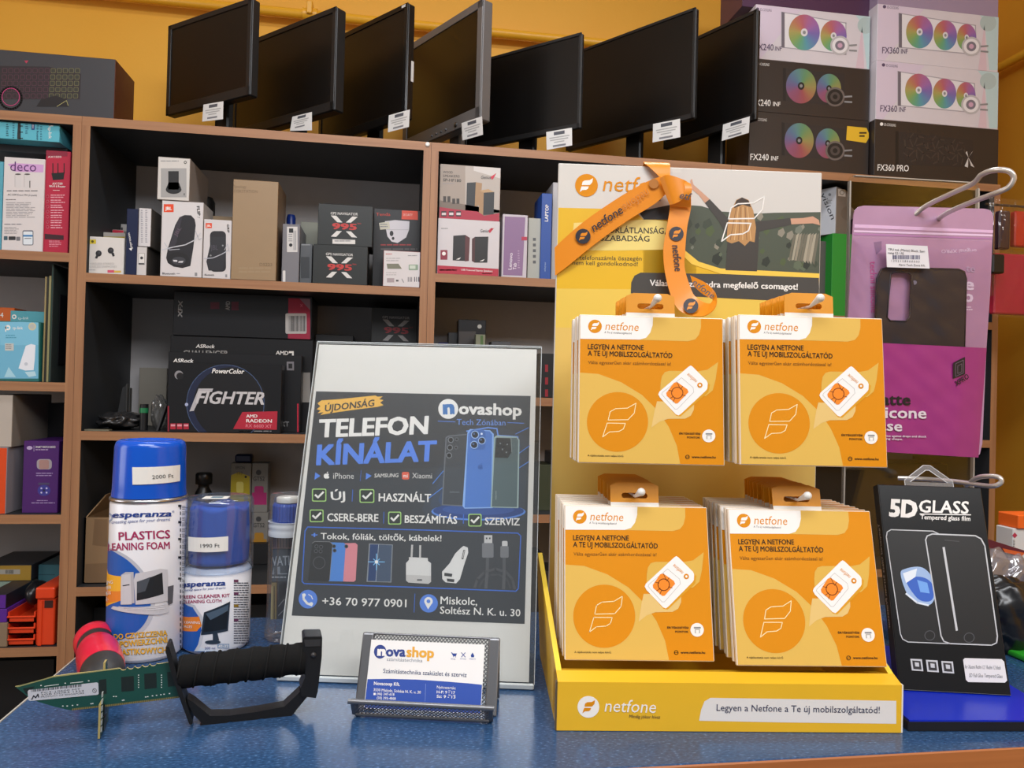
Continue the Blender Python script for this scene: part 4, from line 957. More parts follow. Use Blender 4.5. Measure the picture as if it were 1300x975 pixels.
pbox('blue_carton', 'tiny dark blue carton at the left of the dim shelf', 'box', 556, 568, 434.5, 1.9, 0.05, K('2a2f66'), S, None, None, b=500)
pbox('dark_carton', 'small dark carton between the tiny blue carton and the blister pack', 'box', 568.5, 580, 422, 1.95, 0.05, K('2a2a2c'), S, None, None, b=500)
pbox('grey_carton', 'low grey carton at the back of the dim shelf, above the white sign', 'box', 623, 648, 433.5, 2.0, 0.06, K('66666a'), S, None, None, b=500)
pbox('black_carton', 'black carton with red squares, seen between the white sign and the yellow display', 'box', 684, 716, 449, 1.85, 0.08, K('19191b'), S, None, lambda A: [C_(A, 350, 450, 3.714)] + [A.rect(1270, y, 1284, y+34, ink('8e1f2c'), 2) for y in (48, 108, 165)], b=500)
S = Z2[2]
for l, r, t, c, lb in ((640, 683, 560, '2a2b2e', 'dark carton mostly hidden behind the white sign'), (684, 700, 590, '3d4230', 'olive carton seen in the gap beside the white sign'), (700.5, 716, 575, '2c2a2c', 'dark carton seen in the gap next to the yellow display')):
    pbox('dark_carton', lb, 'box', l, r, t, 1.86, 0.1, K(c), S, None, None, b=650)
S = Z2[3]
for l, r, t, c, lb in ((676, 690, 705, '2f2c2c', 'dark low carton in the lower gap beside the white sign'), (691, 707, 725, '3a3430', 'brownish low carton in the lower gap beside the yellow display')):
    pbox('dark_carton', lb, 'box', l, r, t, 1.86, 0.1, K(c), S, None, None, b=790)
# --- right bookcase
S = Z3[0]
zg = pbox('green_carton', 'bright green carton behind the left edge of the clear panel', 'box', 1056, 1090, 297, 1.82, 0.12, paper('1f8a2c'), S, None, None, b=394)
pbox('grey_carton', 'grey carton standing left of the bright green carton', 'box', 1036, 1049.5, 306, 1.85, 0.12, K('58544f'), S, None, None, b=395)
mb, zz, O = pbox('v', '', '', 1061.5, 1097, 238, 1.822, 0.11, paper('837a72'), zg, b=297, build=False, yaw=0.55, sides=paper('837a72'))
Yd = Vector((-math.sin(0.55), math.cos(0.55), 0)); NL = Vector((-math.cos(0.55), -math.sin(0.55), 0))
H = zz-zg
mb.add([O+NL*0.0002+Yd*a+Z_*b for a, b in ((0.11, 0.001), (0.001, 0.001), (0.001, H-0.001), (0.11, H-0.001))], [[0, 1, 2, 3]], paper('b9bcc2'))
A = plane_art(mb, O+Yd*0.11, -Yd, Z_, NL, None, (0.0, 0.11, 0.0, H)); C_(A, 1030, 220, 4.43)
A.text('vision', (52, 118), (112, 262), 30, ink('2c2e33'), 0, 0, 4); A.circ(104, 120, 8, ink('77797e'), 4); A.rows(90, 150, 118, 175, 3, GRY, lay=4)
Ub = Vector((math.cos(0.55), math.sin(0.55), 0))
A = plane_art(mb, O, Ub, Z_, -Yd, None, (0, 0.3, 0, H)); C_(A, 1030, 220, 4.43); A.poly([(150, 88), (192, 92), (192, 132), (150, 128)], ink('cfcac4'), 2); A.ring(172, 108, 12, 3, ink('55504c'), 3); A.circ(205, 225, 40, ink('776e66'), 2)
tag(mb.build('angled_carton', None, O), 'taupe and white carton set at an angle on top of the green one', 'box')
pbox('black_carton', 'added black block darkening the shelf behind the clear panel, above the pink pouch', 'box', 1094, 1262, 243, 1.955, 0.14, K('1a1a1b'), Z3[0], None, None, b=395)  # added block, its black standing in for shade on the back panel
pbox('black_carton', 'added black block darkening the right bookcase, mostly behind the pink pouch', 'box', 1000, 1262, 424, 1.955, 0.14, K('1a1a1b'), Z3[1], None, None, b=560)  # added likewise, to keep the empty shelf dark
pbox('black_carton', 'added black block darkening the right bookcase, just above the screen protector box', 'box', 960, 1258, 588, 1.955, 0.14, K('1c1b1c'), Z3[2], None, None, b=740)  # added as well, a black body for the shade low in this bookcase

# ------------------------------------------------------------------ service counter
def laminate():
    m = M('2c4b6e', 0.2, 0, 0).copy(); m.name = 'blue_speckled_laminate'
    nt = m.node_tree; b = nt.nodes['Principled BSDF']
    tc = nt.nodes.new('ShaderNodeTexCoord'); n = nt.nodes.new('ShaderNodeTexNoise'); n.inputs['Scale'].default_value = 620; n.inputs['Detail'].default_value = 3
    mp = nt.nodes.new('ShaderNodeMapping'); mp.inputs['Scale'].default_value = (0.5, 1, 1)
    cr = nt.nodes.new('ShaderNodeValToRGB'); e = cr.color_ramp.elements
    e[0].color = rgb('233d5e'); e[0].position = 0.30; e[1].color = rgb('2b4a70'); e[1].position = 0.5
    k = e.new(0.62); k.color = rgb('33557f'); k = e.new(0.70); k.color = rgb('5577a0')
    nt.links.new(tc.outputs['Object'], mp.inputs[0]); nt.links.new(mp.outputs[0], n.inputs['Vector'])
    nt.links.new(n.outputs['Fac'], cr.inputs[0]); nt.links.new(cr.outputs[0], b.inputs['Base Color'])
    bp = nt.nodes.new('ShaderNodeBump'); bp.inputs['Strength'].default_value = 0.06; bp.inputs['Distance'].default_value = 0.0006
    nt.links.new(n.outputs['Fac'], bp.inputs['Height']); nt.links.new(bp.outputs[0], b.inputs['Normal'])
    return m
CX0, CX1, CY0, CY1 = -0.275, 1.25, 0.4865, 0.84
t = thing('service_counter', 'blue speckled counter with a wooden front edge, carrying the display and signs', 'counter', (0.4, 0.66, 0))
q = MB(); q.box((CX0, CY0, CT-0.028), (CX1, CY1, CT), laminate(), 0.0008); part(q, 'worktop', t)
EDG = wood_mat('cherry_edge', 'b5713f', '9c5c30', 'X')
q = MB(); q.box((CX0, CY0-0.002, CT-0.030), (CX1, CY0, CT-0.0004), EDG, 0.0008); part(q, 'front_edge', t, 'orange-brown wooden front edge')
q = MB(); q.box((CX0-0.0012, CY0, CT-0.028), (CX0, CY1, CT+0.0002), M('b9b4a8', 0.4)); part(q, 'end_edge', t, 'thin pale end edge')
q = MB(); q.box((CX0+0.03, CY0+0.03, 0.001), (CX1-0.02, CY0+0.05, CT-0.028), K('4a4038')); q.box((CX0+0.03, CY0+0.05, 0.001), (CX0+0.05, CY1-0.02, CT-0.028), K('4a4038')); part(q, 'counter_body', t)
E0 = CT+0.0004

# ------------------------------------------------------------------ spray cans and tube
def sq(A, pts, m, lay): A.poly(pts, m, lay)
c1 = (on_y(186.5, 740, 0.738).x, 0.738); R1 = 0.0323
zr = lambda px, py, c: (lambda p: p.z)(on_y(px, py, c[1]-0.02))
t = thing('spray_can', 'tall spray can with a blue cap and a white 2000 Ft sticker', 'spray can', (c1[0], c1[1], E0), 'cleaner cans on the counter')
T = Matrix.Translation((c1[0], c1[1], 0))
yf = c1[1]-R1*0.7
zrim = on_y(188, 634, yf).z; ztop = on_y(188, 559, yf+0.012).z; zlab = on_y(188, 638, yf).z
CANW = M('e6e6ea', 0.28, 0, 0.02); CB = M('0450c0', 0.18, 0, 0.02, 0)
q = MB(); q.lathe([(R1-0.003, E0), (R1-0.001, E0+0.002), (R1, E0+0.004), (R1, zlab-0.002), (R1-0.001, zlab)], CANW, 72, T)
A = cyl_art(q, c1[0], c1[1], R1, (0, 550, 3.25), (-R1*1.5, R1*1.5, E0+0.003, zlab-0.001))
NV, CRM = ink('1b3f8f'), ink('a52a5c')
A.text('esperanza', (464, 349), (708, 343), 25, NV, 0.03, 0.15); A.ring(446, 347, 17, 6, ink('9fb0cc'), 2)
A.text('®', (709, 328), (719, 327), 8, NV)
A.text('creating space for your dreams', (462, 373), (702, 361), 13, NV, 0.0, 0.3)
A.text('PLASTICS', (491, 442), (702, 433), 34, CRM, 0.02); A.text('CLEANING FOAM', (420, 485), (700, 477), 30, CRM, 0.02)
A.blob([(300, 470), (440, 470), (500, 492), (555, 530), (605, 590), (630, 650), (640, 700), (630, 760), (595, 815), (540, 850), (470, 870), (300, 870)], ink('b9bcc6'), 1)
A.blob([(300, 478), (440, 480), (490, 500), (540, 535), (590, 592), (615, 650), (622, 700), (612, 755), (580, 805), (530, 838), (470, 856), (300, 856)], ink('1d58ae'), 2)
A.poly([(300, 560), (440, 572), (500, 590), (520, 640), (500, 690), (440, 715), (300, 720)], ink('f2b230'), 3); A.poly([(300, 640), (440, 640), (510, 650), (500, 690), (440, 700), (300, 700)], ink('e8842c'), 4)
for k, (s, x) in enumerate((('CLEANING', 468), ('COMPUTER', 462), ('HOUSINGS', 460), ('ETC.', 452))): A.text(s, (x-70, 622+k*22), (x, 620+k*22), 13, WHT, 0.01, 0, 5)
LG = ink('c9c8cc')
A.poly([(502, 584), (520, 572), (552, 572), (556, 700), (500, 706)], ink('b5b4ba'), 5); A.poly([(502, 584), (540, 580), (545, 705), (500, 706)], LG, 6); A.line([(510, 628), (535, 624)], 4, ink('3a3a40'), 7)
A.poly([(553, 604), (560, 578), (660, 558), (690, 562), (694, 690), (560, 706)], LG, 6); A.poly([(566, 612), (668, 574), (673, 662), (565, 690)], ink('1f2226'), 7); A.poly([(566, 612), (620, 592), (600, 650), (566, 660)], ink('4a5058'), 8)
A.poly([(690, 632), (714, 626), (710, 700), (690, 710)], ink('55565c'), 7)
A.poly([(470, 712), (690, 700), (694, 738), (655, 748), (540, 740), (462, 722)], LG, 8); A.poly([(490, 712), (675, 704), (678, 728), (545, 730)], ink('dddce0'), 9)
for k in range(3): A.line([(500+k*14, 714+k*6), (676, 708+k*8)], 1.5, GRY, 10)
OUT = ink('6a4a14'); GOLD = ink('f0b62c')
for s, p0, p1, h in (('PIANKA DO CZYSZCZENIA', (375, 858), (689, 834), 22), ('POWIERZCHNI', (498, 882), (689, 863), 24), ('PLASTIKOWYCH', (479, 916), (686, 905), 24)):
    A.text(s, (p0[0]-1, p0[1]+1.5), (p1[0]+1.5, p1[1]+1.5), h+1.5, OUT, 0.035, 0, 4); A.text(s, p0, p1, h, GOLD, 0.02, 0, 5)
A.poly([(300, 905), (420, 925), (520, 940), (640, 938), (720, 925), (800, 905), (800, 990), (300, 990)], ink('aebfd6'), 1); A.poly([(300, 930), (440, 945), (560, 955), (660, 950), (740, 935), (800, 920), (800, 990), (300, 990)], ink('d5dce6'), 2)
for k in range(26):
    y = 300+k*23; A.rect(742, y, 746, y+14, BLK, 2)
    A.rows(750, y, 775, y+18, 3, GRY, lay=2, ragged=0.1, words=2)
for y in (295, 362, 432, 508, 595): A.rect(734, y, 747, y+9, BLK, 3)
part(q, 'can_body', t)
q = MB(); q.lathe([(R1-0.0015, zlab-0.0005), (R1+0.0006, zlab+0.0005), (R1+0.0006, zrim), (R1-0.003, zrim+0.0012)], M('b5b6ba', 0.25, 0.9, 0), 64, T); part(q, 'metal_rim', t)
rc = 0.0309
q = MB(); q.lathe([(rc+0.0006, zrim+0.0012), (rc, zrim+0.008), (rc-0.0010, ztop-0.006), (rc-0.0022, ztop-0.002), (rc-0.005, ztop), (rc-0.009, ztop), (rc-0.010, ztop-0.0015), (0.0, ztop-0.0015)], CB, 72, T)
cap_ = part(q, 'cap', t, 'blue cap')
q = MB(); A = cyl_art(q, c1[0], c1[1], rc+0.0004, (0, 550, 3.25)); A.STEP = 0.00025
A.poly([(546, 140), (743, 130), (742, 197), (547, 212)], M('e8e6e0', 0.5, 0, 0.01), 1); A.text('2000 Ft', (628, 189), (715, 183), 15, BLK, 0.0, 0, 2)
part(q, 'price_sticker', cap_, 'white price sticker')

c2 = (on_y(276.5, 740, 0.754).x, 0.754); R2 = 0.0302
t = thing('spray_can', 'shorter cleaner can with a clear cap over blue cloth and a 1990 Ft sticker', 'spray can', (c2[0], c2[1], E0), 'cleaner cans on the counter')
T = Matrix.Translation((c2[0], c2[1], 0)); yf = c2[1]-R2*0.7
zl = on_y(275, 726, yf).z; zt = on_y(275, 632, yf+0.01).z
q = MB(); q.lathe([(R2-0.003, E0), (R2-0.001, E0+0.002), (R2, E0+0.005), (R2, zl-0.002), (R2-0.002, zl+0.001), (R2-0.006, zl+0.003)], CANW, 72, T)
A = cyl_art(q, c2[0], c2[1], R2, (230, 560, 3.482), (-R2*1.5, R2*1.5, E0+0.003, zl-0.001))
A.text('esperanza', (2, 645), (196, 638), 24, NV, 0.03, 0.15); A.text('creating space for your dreams', (4, 664), (197, 652), 10, NV, 0, 0.3)
A.text('SCREEN CLEANER KIT', (-18, 698), (215, 689), 15, CRM, 0.02); A.text('+ CLEANING CLOTH', (-10, 718), (178, 712), 14, CRM, 0.02)
A.poly([(-90, 690), (10, 695), (60, 725), (95, 775), (105, 830), (90, 900), (60, 950), (-90, 950)], ink('c5c8d0'), 1); A.poly([(-90, 700), (5, 705), (52, 735), (82, 780), (90, 835), (75, 900), (45, 950), (-90, 950)], ink('1d58ae'), 2)
A.poly([(-90, 755), (0, 765), (80, 775), (92, 815), (70, 840), (-90, 840)], ink('e8842c'), 3)
A.text('FOR CLEANING', (-30, 803), (84, 808), 11, WHT, 0.01, 0, 4); A.text('SURFACES', (-20, 822), (50, 826), 10, WHT, 0.01, 0, 4)
A.poly([(102, 756), (216, 708), (206, 838), (88, 856)], ink('23303e'), 4); A.poly([(110, 762), (208, 722), (200, 828), (98, 844)], ink('131a22'), 5); A.poly([(110, 762), (208, 722), (206, 748), (130, 790)], ink('4a5c6e'), 6)
A.poly([(140, 848), (160, 846), (168, 880), (140, 882)], ink('2a3644'), 4); A.circ(140, 888, 34, ink('2a3644'), 5, 9)
for y in (612, 668, 722, 785): A.rect(232, y, 252, y+11, ink('6a3a5a') if y != 722 else ink('9a7a2a'), 3)
A.rows(232, 625, 300, 900, 26, ink('5a5c66'), ragged=0.1)
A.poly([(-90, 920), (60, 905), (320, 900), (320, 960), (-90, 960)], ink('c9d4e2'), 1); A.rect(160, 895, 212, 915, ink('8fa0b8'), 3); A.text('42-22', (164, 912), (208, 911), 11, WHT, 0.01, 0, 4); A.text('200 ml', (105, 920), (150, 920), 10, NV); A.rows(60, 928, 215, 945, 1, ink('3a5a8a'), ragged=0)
part(q, 'can_body', t)
q = MB(); bm = bmesh.new(); bmesh.ops.create_cone(bm, cap_ends=True, segments=64, radius1=R2-0.003, radius2=R2-0.0035, depth=zt-zl-0.014)
bmesh.ops.subdivide_edges(bm, edges=[e for e in bm.edges if abs(e.verts[0].co.z-e.verts[1].co.z) > 0.01], cuts=14)
for v in bm.verts:
    a = math.atan2(v.co.y, v.co.x); k = 1+0.018*math.sin(a*9+v.co.z*40)+0.015*math.sin(a*4-v.co.z*90)
    v.co.x *= k*0.985; v.co.y *= k*0.985; v.co.z += (zl+zt)/2-0.001+0.002*math.sin(a*5)*(v.co.z > 0)
q.frombm(bm, M('0d50b0', 0.7, 0, 0.2), True, T); part(q, 'cleaning_cloth', t, 'folded blue cloth inside the clear cap')
CAPCLR = clear('clear_cap_plastic', (0.80, 0.87, 0.97), 0.10, 0.05, (0.75, 0.82, 0.9))
ro = R2+0.0010
q = MB(); q.lathe([(ro+0.0004, zl-0.001), (ro, zl+0.006), (ro-0.0006, zt-0.004), (ro-0.0018, zt-0.001), (ro-0.004, zt), (0, zt)], CAPCLR, 72, T)
cap_ = part(q, 'clear_cap', t, 'clear plastic cap')
q = MB(); A = cyl_art(q, c2[0], c2[1], ro, (230, 560, 3.482)); A.STEP = 0.0003
A.poly([(32, 422), (208, 420), (207, 485), (32, 485)], M('e8e6e0', 0.5, 0, 0.01), 1); A.text('1990 Ft', (87, 471), (170, 469), 16, BLK, 0, 0, 2)
part(q, 'price_sticker', cap_, 'white price sticker'); q = MB(); q.box((c2[0]-0.012, c2[1]-0.020, zt+0.0002), (c2[0]+0.010, c2[1]-0.004, zt+0.0006), M('e4e2da', 0.5)); q.box((c2[0]-0.005, c2[1]-0.016, zt+0.0006), (c2[0]+0.005, c2[1]-0.008, zt+0.0009), M('5a7a8a', 0.5))
part(q, 'top_sticker', cap_, 'small white top sticker')

c3 = (on_y(364, 720, 0.772).x, 0.772); R3 = 0.0196
t = thing('plastic_tube', 'clear plastic tube with a blue screw cap, half behind the white sign', 'tube', (c3[0], c3[1], E0))
T = Matrix.Translation((c3[0], c3[1], 0)); yf = c3[1]-R3*0.7
z = lambda y: on_y(360, y, yf).z
TUB = clear('clear_tube_plastic', (0.93, 0.95, 0.97), 0.07, 0.06, (0.85, 0.87, 0.9))
ra = 0.0181
q = MB(); q.lathe([(0.0, E0), (R3-0.002, E0), (R3, E0+0.002), (R3, z(800)), (ra+0.0005, z(793)), (ra, z(786)), (ra, z(682)), (ra-0.001, z(678))], TUB, 48, T); part(q, 'tube_body', t)
q = MB(); q.box((c3[0]-0.0135, c3[1]-0.003, z(790)), (c3[0]+0.0135, c3[1]+0.004, z(684)), M('3a3a3c', 0.4))
A = plane_art(q, Vector((c3[0]-0.0135, c3[1]-0.003, z(790))), X_, Z_, -Y_, (230, 560, 3.482), (0, 0.027, 0, 0.2))
A.poly([(380, 420), (520, 420), (520, 475), (380, 475)], ink('8a6a66'), 2); A.bars(388, 425, 500, 470, 9, ink('4a3436'), 3)
A.poly([(380, 480), (520, 480), (520, 620), (380, 620)], ink('4c545c'), 2); 
A.text('WATI', (385, 552), (480, 548), 42, ink('b4bac0'), 0.01); A.text('JL', (385, 590), (470, 588), 34, ink('9aa2aa'), 0.01); A.rows(385, 598, 490, 612, 1, ink('b4bac0'), lay=3)
A.rect(388, 625, 422, 800, ink('9a8650'), 3); A.rect(396, 640, 404, 790, ink('cdbd84'), 4); A.rect(410, 640, 414, 790, ink('5a4a28'), 4); A.line([(430, 730), (455, 700), (500, 690)], 3, ink('9a9a9c'), 4); A.line([(430, 770), (455, 745), (500, 735)], 3, ink('9a9a9c'), 4); A.circ(472, 655, 8, ink('b98a9a'), 4)
part(q, 'insert_card', t, 'printed card and gold pin strip inside the tube')
q = MB(); q.lathe([(ra+0.0004, z(682)), (ra+0.0004, z(676)), (ra-0.0002, z(675)), (ra+0.0004, z(672)), (ra+0.0004, z(668)), (ra-0.0002, z(667)), (ra+0.0008, z(664))], M('c9ced4', 0.25, 0, 0), 40, T); part(q, 'thread_ring', t)
BLU = M('2b4fae', 0.3)
q = MB(); rb = 0.0145; n = 60; pr = []
for zz, f in ((z(664), 1), (z(644), 1), (z(641), 0.93), (z(640), 0.0)):
    for k in range(n):
        a = 2*math.pi*k/n; r_ = rb*f*(1+(0.02 if k % 2 else -0.02)); pr.append((c3[0]+r_*math.cos(a), c3[1]+r_*math.sin(a), zz))
q.add(pr, [[i*n+k, i*n+(k+1) % n, (i+1)*n+(k+1) % n, (i+1)*n+k] for i in range(3) for k in range(n)], BLU); sc__ = part(q, 'screw_cap', t, 'blue ribbed screw cap')
q = MB(); q.lathe([(0.0115, z(640)+0.0002), (0.0115, z(634)), (0.010, z(633)), (0, z(633))], M('d9d6cc', 0.35), 40, T); part(q, 'cap_plug', sc__, 'cream plug')
q = MB(); q.lathe([(ra-0.0002, z(662)), (ra-0.0006, z(632)), (ra-0.002, z(629)), (0.0, z(629))], TUB, 48, T); part(q, 'over_cap', t)

# ------------------------------------------------------------------ white sign with the poster
def frame_of(TL, TR, BR, BL):
    U = (BR-BL).normalized(); V0 = ((TL-BL)+(TR-BR))/2; V = (V0-U*V0.dot(U)).normalized()
    return U, V, U.cross(V)
BLp = Vector((-0.0900, 0.660, ZC-0.2435)); BRp = Vector((0.1160, 0.622, ZC-0.2435)); TLp = Vector((-0.074, 0.749, ZC+0.039)); TRp = Vector((0.133, 0.711, ZC+0.039))
U, V, N = frame_of(TLp, TRp, BRp, BLp)
ACR = clear('clear_acrylic', (0.97, 0.98, 0.98), 0.05)
ACE = M('c4cbcd', 0.15, 0, 0)
t = thing('sign_holder', 'clear acrylic sign holder leaning back behind the business cards', 'sign holder', (0.01, 0.65, E0))
B0 = BLp-U*0.0012; B0 = B0-V*((B0.z-(E0+0.0035))/V.z)
q = MB()
q.obox(B0-N*0.0035, U*0.2155, N*0.0022, V*0.3005, ACR, 0.0004); q.obox(B0+N*0.0012, U*0.2155, N*0.0014, V*0.3005, ACR, 0.0003)
part(q, 'front_panels', t)
q = MB(); q.obox(B0+V*0.3005-N*0.0035, U*0.2155, N*0.0022, V*0.0006, ACE); q.obox(B0+V*0.3005+N*0.0012, U*0.2155, N*0.0014, V*0.0006, ACE)
q.obox(B0+U*0.2155-N*0.0035, U*0.0005, N*0.0061, V*0.3005, ACE); q.obox(B0-U*0.0005-N*0.0035, U*0.0005, N*0.0061, V*0.3005, ACE); part(q, 'polished_edges', t)
q = MB(); fw = Vector((-U.y, U.x, 0)); fw = fw if fw.y > 0 else -fw
q.obox(Vector((B0.x, B0.y, E0)), U*0.2155, fw*0.085, Z_*0.003, ACR, 0.0004); q.obox(Vector((B0.x, B0.y, E0))-fw*0.0035, U*0.2155, fw*0.0035, Z_*0.0045, ACE, 0.0008); part(q, 'foot', t)
q = MB(); OP = BLp-N*0.0004+V*0.002
WP = M('e2dfda', 0.3, 0, 0.01)
q.obox(OP, U*0.21, N*0.0006, V*0.297, WP); OA = OP+N*0.0006
pc = [(405, 440), (681, 446), (671, 869), (354.5, 859)]
def pa(c): return quad_art(q, pc, 0.21, 0.297, OA, U, V, N, c, (0.0005, 0.2095, 0.0005, 0.2965), True)
A = pa((0, 0, 1)); DG = ink('3b3e43'); PB = ink('5b8ae6'); PBL = ink('3e6fd0')
A.poly([(401.2, 499.8), (673.1, 505.2), (665.6, 794.8), (370.2, 785.4)], DG, 1)
A = pa((350, 450, 3.714))
# glow behind the printed phones
for k, (c_, s_) in enumerate((('3d434d', 1.0), ('3c475a', 0.86), ('3a4c6c', 0.72), ('385280', 0.58))):
    A.poly([(960+(x-960)*s_, 590+(y-590)*s_) for x, y in ((760, 560), (860, 380), (1010, 330), (1185, 400), (1180, 620), (1170, 790), (940, 830), (720, 800), (690, 740))], ink(c_), 2+k*0.2)
for a, b in (((1140, 480), (1195, 440)), ((1145, 545), (1192, 515)), ((1130, 385), (1190, 355)), ((740, 620), (790, 560)), ((720, 690), (785, 640))): A.line([a, b], 4, ink('4f7fd0'), 3.2)
A.line([(900, 372), (1000, 355), (1042, 360), (1048, 400)], 6, ink('6f9bea'), 3.2); A.line([(1050, 392), (1140, 398), (1146, 440)], 5, ink('6f9bea'), 3.2)
A.circ(955, 752, 222, ink('5a88d8'), 3.3, 42); A.circ(955, 748, 214, ink('2a4684'), 3.5, 38); A.circ(955, 742, 170, ink('365698'), 3.7, 26)
A.poly([(800, 402), (812, 393), (900, 385), (898, 728), (782, 722)], ink('6a6f76'), 4); A.poly([(806, 405), (820, 398), (900, 390), (896, 722), (788, 718)], ink('42464c'), 4.3)
A.poly([(903, 380), (915, 362), (1010, 368), (1027, 385), (1022, 735), (890, 738), (880, 725)], ink('8fb5ec'), 4.8); A.poly([(907, 385), (920, 368), (1008, 373), (1020, 388), (1014, 730), (890, 733)], ink('4d7cc8'), 5.1)
A.poly([(1028, 402), (1040, 392), (1135, 398), (1148, 412), (1143, 735), (1012, 732)], ink('9fb4b2'), 5.4); A.poly([(1034, 405), (1135, 403), (1142, 415), (1136, 730), (1018, 728)], ink('55676a'), 5.7)
for x, y, r in ((825, 414, 14), (821, 450, 14), (817, 487, 14), (853, 411, 8), (850, 450, 8)): A.circ(x, y, r, ink('7d8288'), 5, r); A.circ(x, y, r*0.72, ink('17191c'), 5.3)
A.poly(rr(918, 365, 988, 460, 16), ink('3f6cb4'), 5.6); 
for x, y, r in ((939, 389, 19), (971, 417, 18), (935, 437, 19)): A.circ(x, y, r, ink('9fbdea'), 6); A.circ(x, y, r*0.78, ink('141a26'), 6.3); A.circ(x-4, y-4, r*0.25, ink('4a6a9a'), 6.6)
A.circ(970, 385, 5, ink('e4ecf8'), 6)
A.poly([(1040, 402), (1108, 404), (1112, 470), (1092, 500), (1032, 496)], ink('26292c'), 6.2); A.line([(1040, 402), (1108, 404), (1112, 470)], 3, ink('8a9696'), 6.5)
for x, y in ((1058, 430), (1090, 435), (1068, 458), (1086, 472)): A.circ(x, y, 4, ink('7a8286'), 6.6)
def apple(x, y, s, m, bg, lay):
    A.circ(x-s*0.2, y, s*0.5, m, lay, s*0.58); A.circ(x+s*0.2, y, s*0.5, m, lay+0.05, s*0.58); A.circ(x+s*0.72, y-s*0.1, s*0.3, bg, lay+0.3); A.poly([(x, y-s*0.6), (x+s*0.08, y-s*0.95), (x+s*0.35, y-s*1.1), (x+s*0.28, y-s*0.75)], m, lay+0.2)
apple(965, 542, 18, ink('3560a8'), ink('4d7cc8'), 5.6)
A.text('SAMSUNG', (820, 664), (866, 664), 8, ink('7d8288'), 0, 0, 5); A.text('xiaomi', (1040, 695), (1040, 655), 7, ink('a5b4b2'), 0, 0, 6)
# headline
A.poly([(196, 242), (215, 228), (300, 222), (470, 204), (480, 210), (505, 208), (488, 222), (508, 226), (492, 238), (508, 250), (480, 258), (370, 272), (260, 288), (210, 297), (225, 284), (197, 288), (212, 276), (193, 270), (210, 256)], ink('efbb55'), 2)
A.text('ÚJDONSÁG', (233, 281), (469, 254), 31, ink('3a3a3c'), 0.02, 0.2)
A.text('TELEFON', (207, 404), (725, 386), 86, WHT, 0.035, 0.1); A.text('KÍNÁLAT', (190, 536), (764, 514), 98, PB, 0.035, 0.1)
A.circ(813, 267, 47, WHT, 2.5); A.text('n', (788, 294), (843, 292), 70, ink('3f78b8'), 0.05); A.text('ovashop', (862, 292), (1158, 300), 56, WHT, 0.03)
A.text('Tech Zónában', (853, 342), (1082, 345), 27, ink('6f9ae8'), 0.0); A.line([(765, 325), (845, 328)], 3, PB, 2); A.line([(1092, 331), (1168, 334)], 3, PB, 2)
A.poly([(186, 568), (211, 585), (182, 604)], PB, 2); apple(240, 586, 20, WHT, DG, 3); A.text('iPhone', (271, 598), (368, 598), 27, ink('d9d7d4'), 0.0); A.line([(403, 558), (398, 608)], 2, PBL, 2)
A.poly([(426, 570), (452, 584), (424, 602)], PB, 2); A.text('SAMSUNG', (465, 592), (579, 590), 18, ink('d9d7d4'), 0.015, 0.1); A.poly(rr(595, 565, 629, 601, 8), ink('e26248'), 2); A.text('mi', (601, 592), (622, 592), 18, WHT, 0.01); A.text('Xiaomi', (643, 595), (736, 596), 25, ink('d9d7d4'), 0.0)
def tick(x0, y0, x1, y1):
    A.poly(rr(x0, y0, x1, y1, 8), ink('a5cf7a'), 4.2); A.poly(rr(x0+5, y0+5, x1-5, y1-5, 6), ink('2d332f'), 4.6)
    w_, h_ = x1-x0, y1-y0; A.line([(x0+w_*0.24, y0+h_*0.5), (x0+w_*0.42, y0+h_*0.68), (x0+w_*0.78, y0+h_*0.28)], 9, WHT, 5)
for b_ in ((171, 645, 239, 707), (395, 647, 465, 712), (160, 744, 226, 804), (530, 753, 592, 814), (907, 762, 970, 822)): tick(*b_)
A.text('ÚJ', (260, 700), (328, 698), 40, WHT, 0.02); A.line([(363, 650), (360, 705)], 3, PBL, 2); A.text('HASZNÁLT', (485, 705), (732, 707), 38, WHT, 0.02)
A.text('CSERE-BERE', (242, 799), (484, 802), 37, WHT, 0.02); A.line([(510, 755), (508, 808)], 3, PBL, 2); A.text('BESZÁMÍTÁS', (608, 806), (855, 810), 36, WHT, 0.02, 0, 5); A.line([(885, 766), (884, 808)], 4, PBL, 4); A.text('SZERVIZ', (985, 813), (1149, 817), 34, WHT, 0.02, 0, 5)
# lower box
A = pa((350, 640, 3.714))
A.line([(150, 121), (700, 134), (1140, 147), (1154, 160), (1143, 408), (1130, 421), (650, 404), (135, 389), (124, 378), (138, 140), (150, 121)], 5, PBL, 2)
A.text('+', (168, 172), (197, 172), 26, PB, 0.03); A.text('Tokok, fóliák, töltők, kábelek!', (212, 178), (781, 187), 29, WHT, 0.01)
A.poly([(315, 198), (375, 196), (386, 205), (377, 372), (368, 379), (312, 378)], ink('d98a94'), 2); A.poly([(250, 193), (320, 195), (330, 204), (318, 378), (250, 377)], ink('4f86d0'), 2.5); A.poly([(172, 198), (185, 189), (255, 191), (268, 202), (254, 372), (245, 378), (152, 374)], ink('2a2b2e'), 3); A.line([(172, 198), (185, 189), (255, 191), (268, 202), (254, 372)], 2, GRY, 3.3)
for x, y in ((192, 213), (214, 215), (190, 235), (212, 236), (275, 212), (278, 232), (333, 212)): A.circ(x, y, 9, ink('55585c'), 4); A.circ(x, y, 6, ink('17181a'), 4.3)
A.ring(205, 290, 28, 3, ink('55585c'), 4)
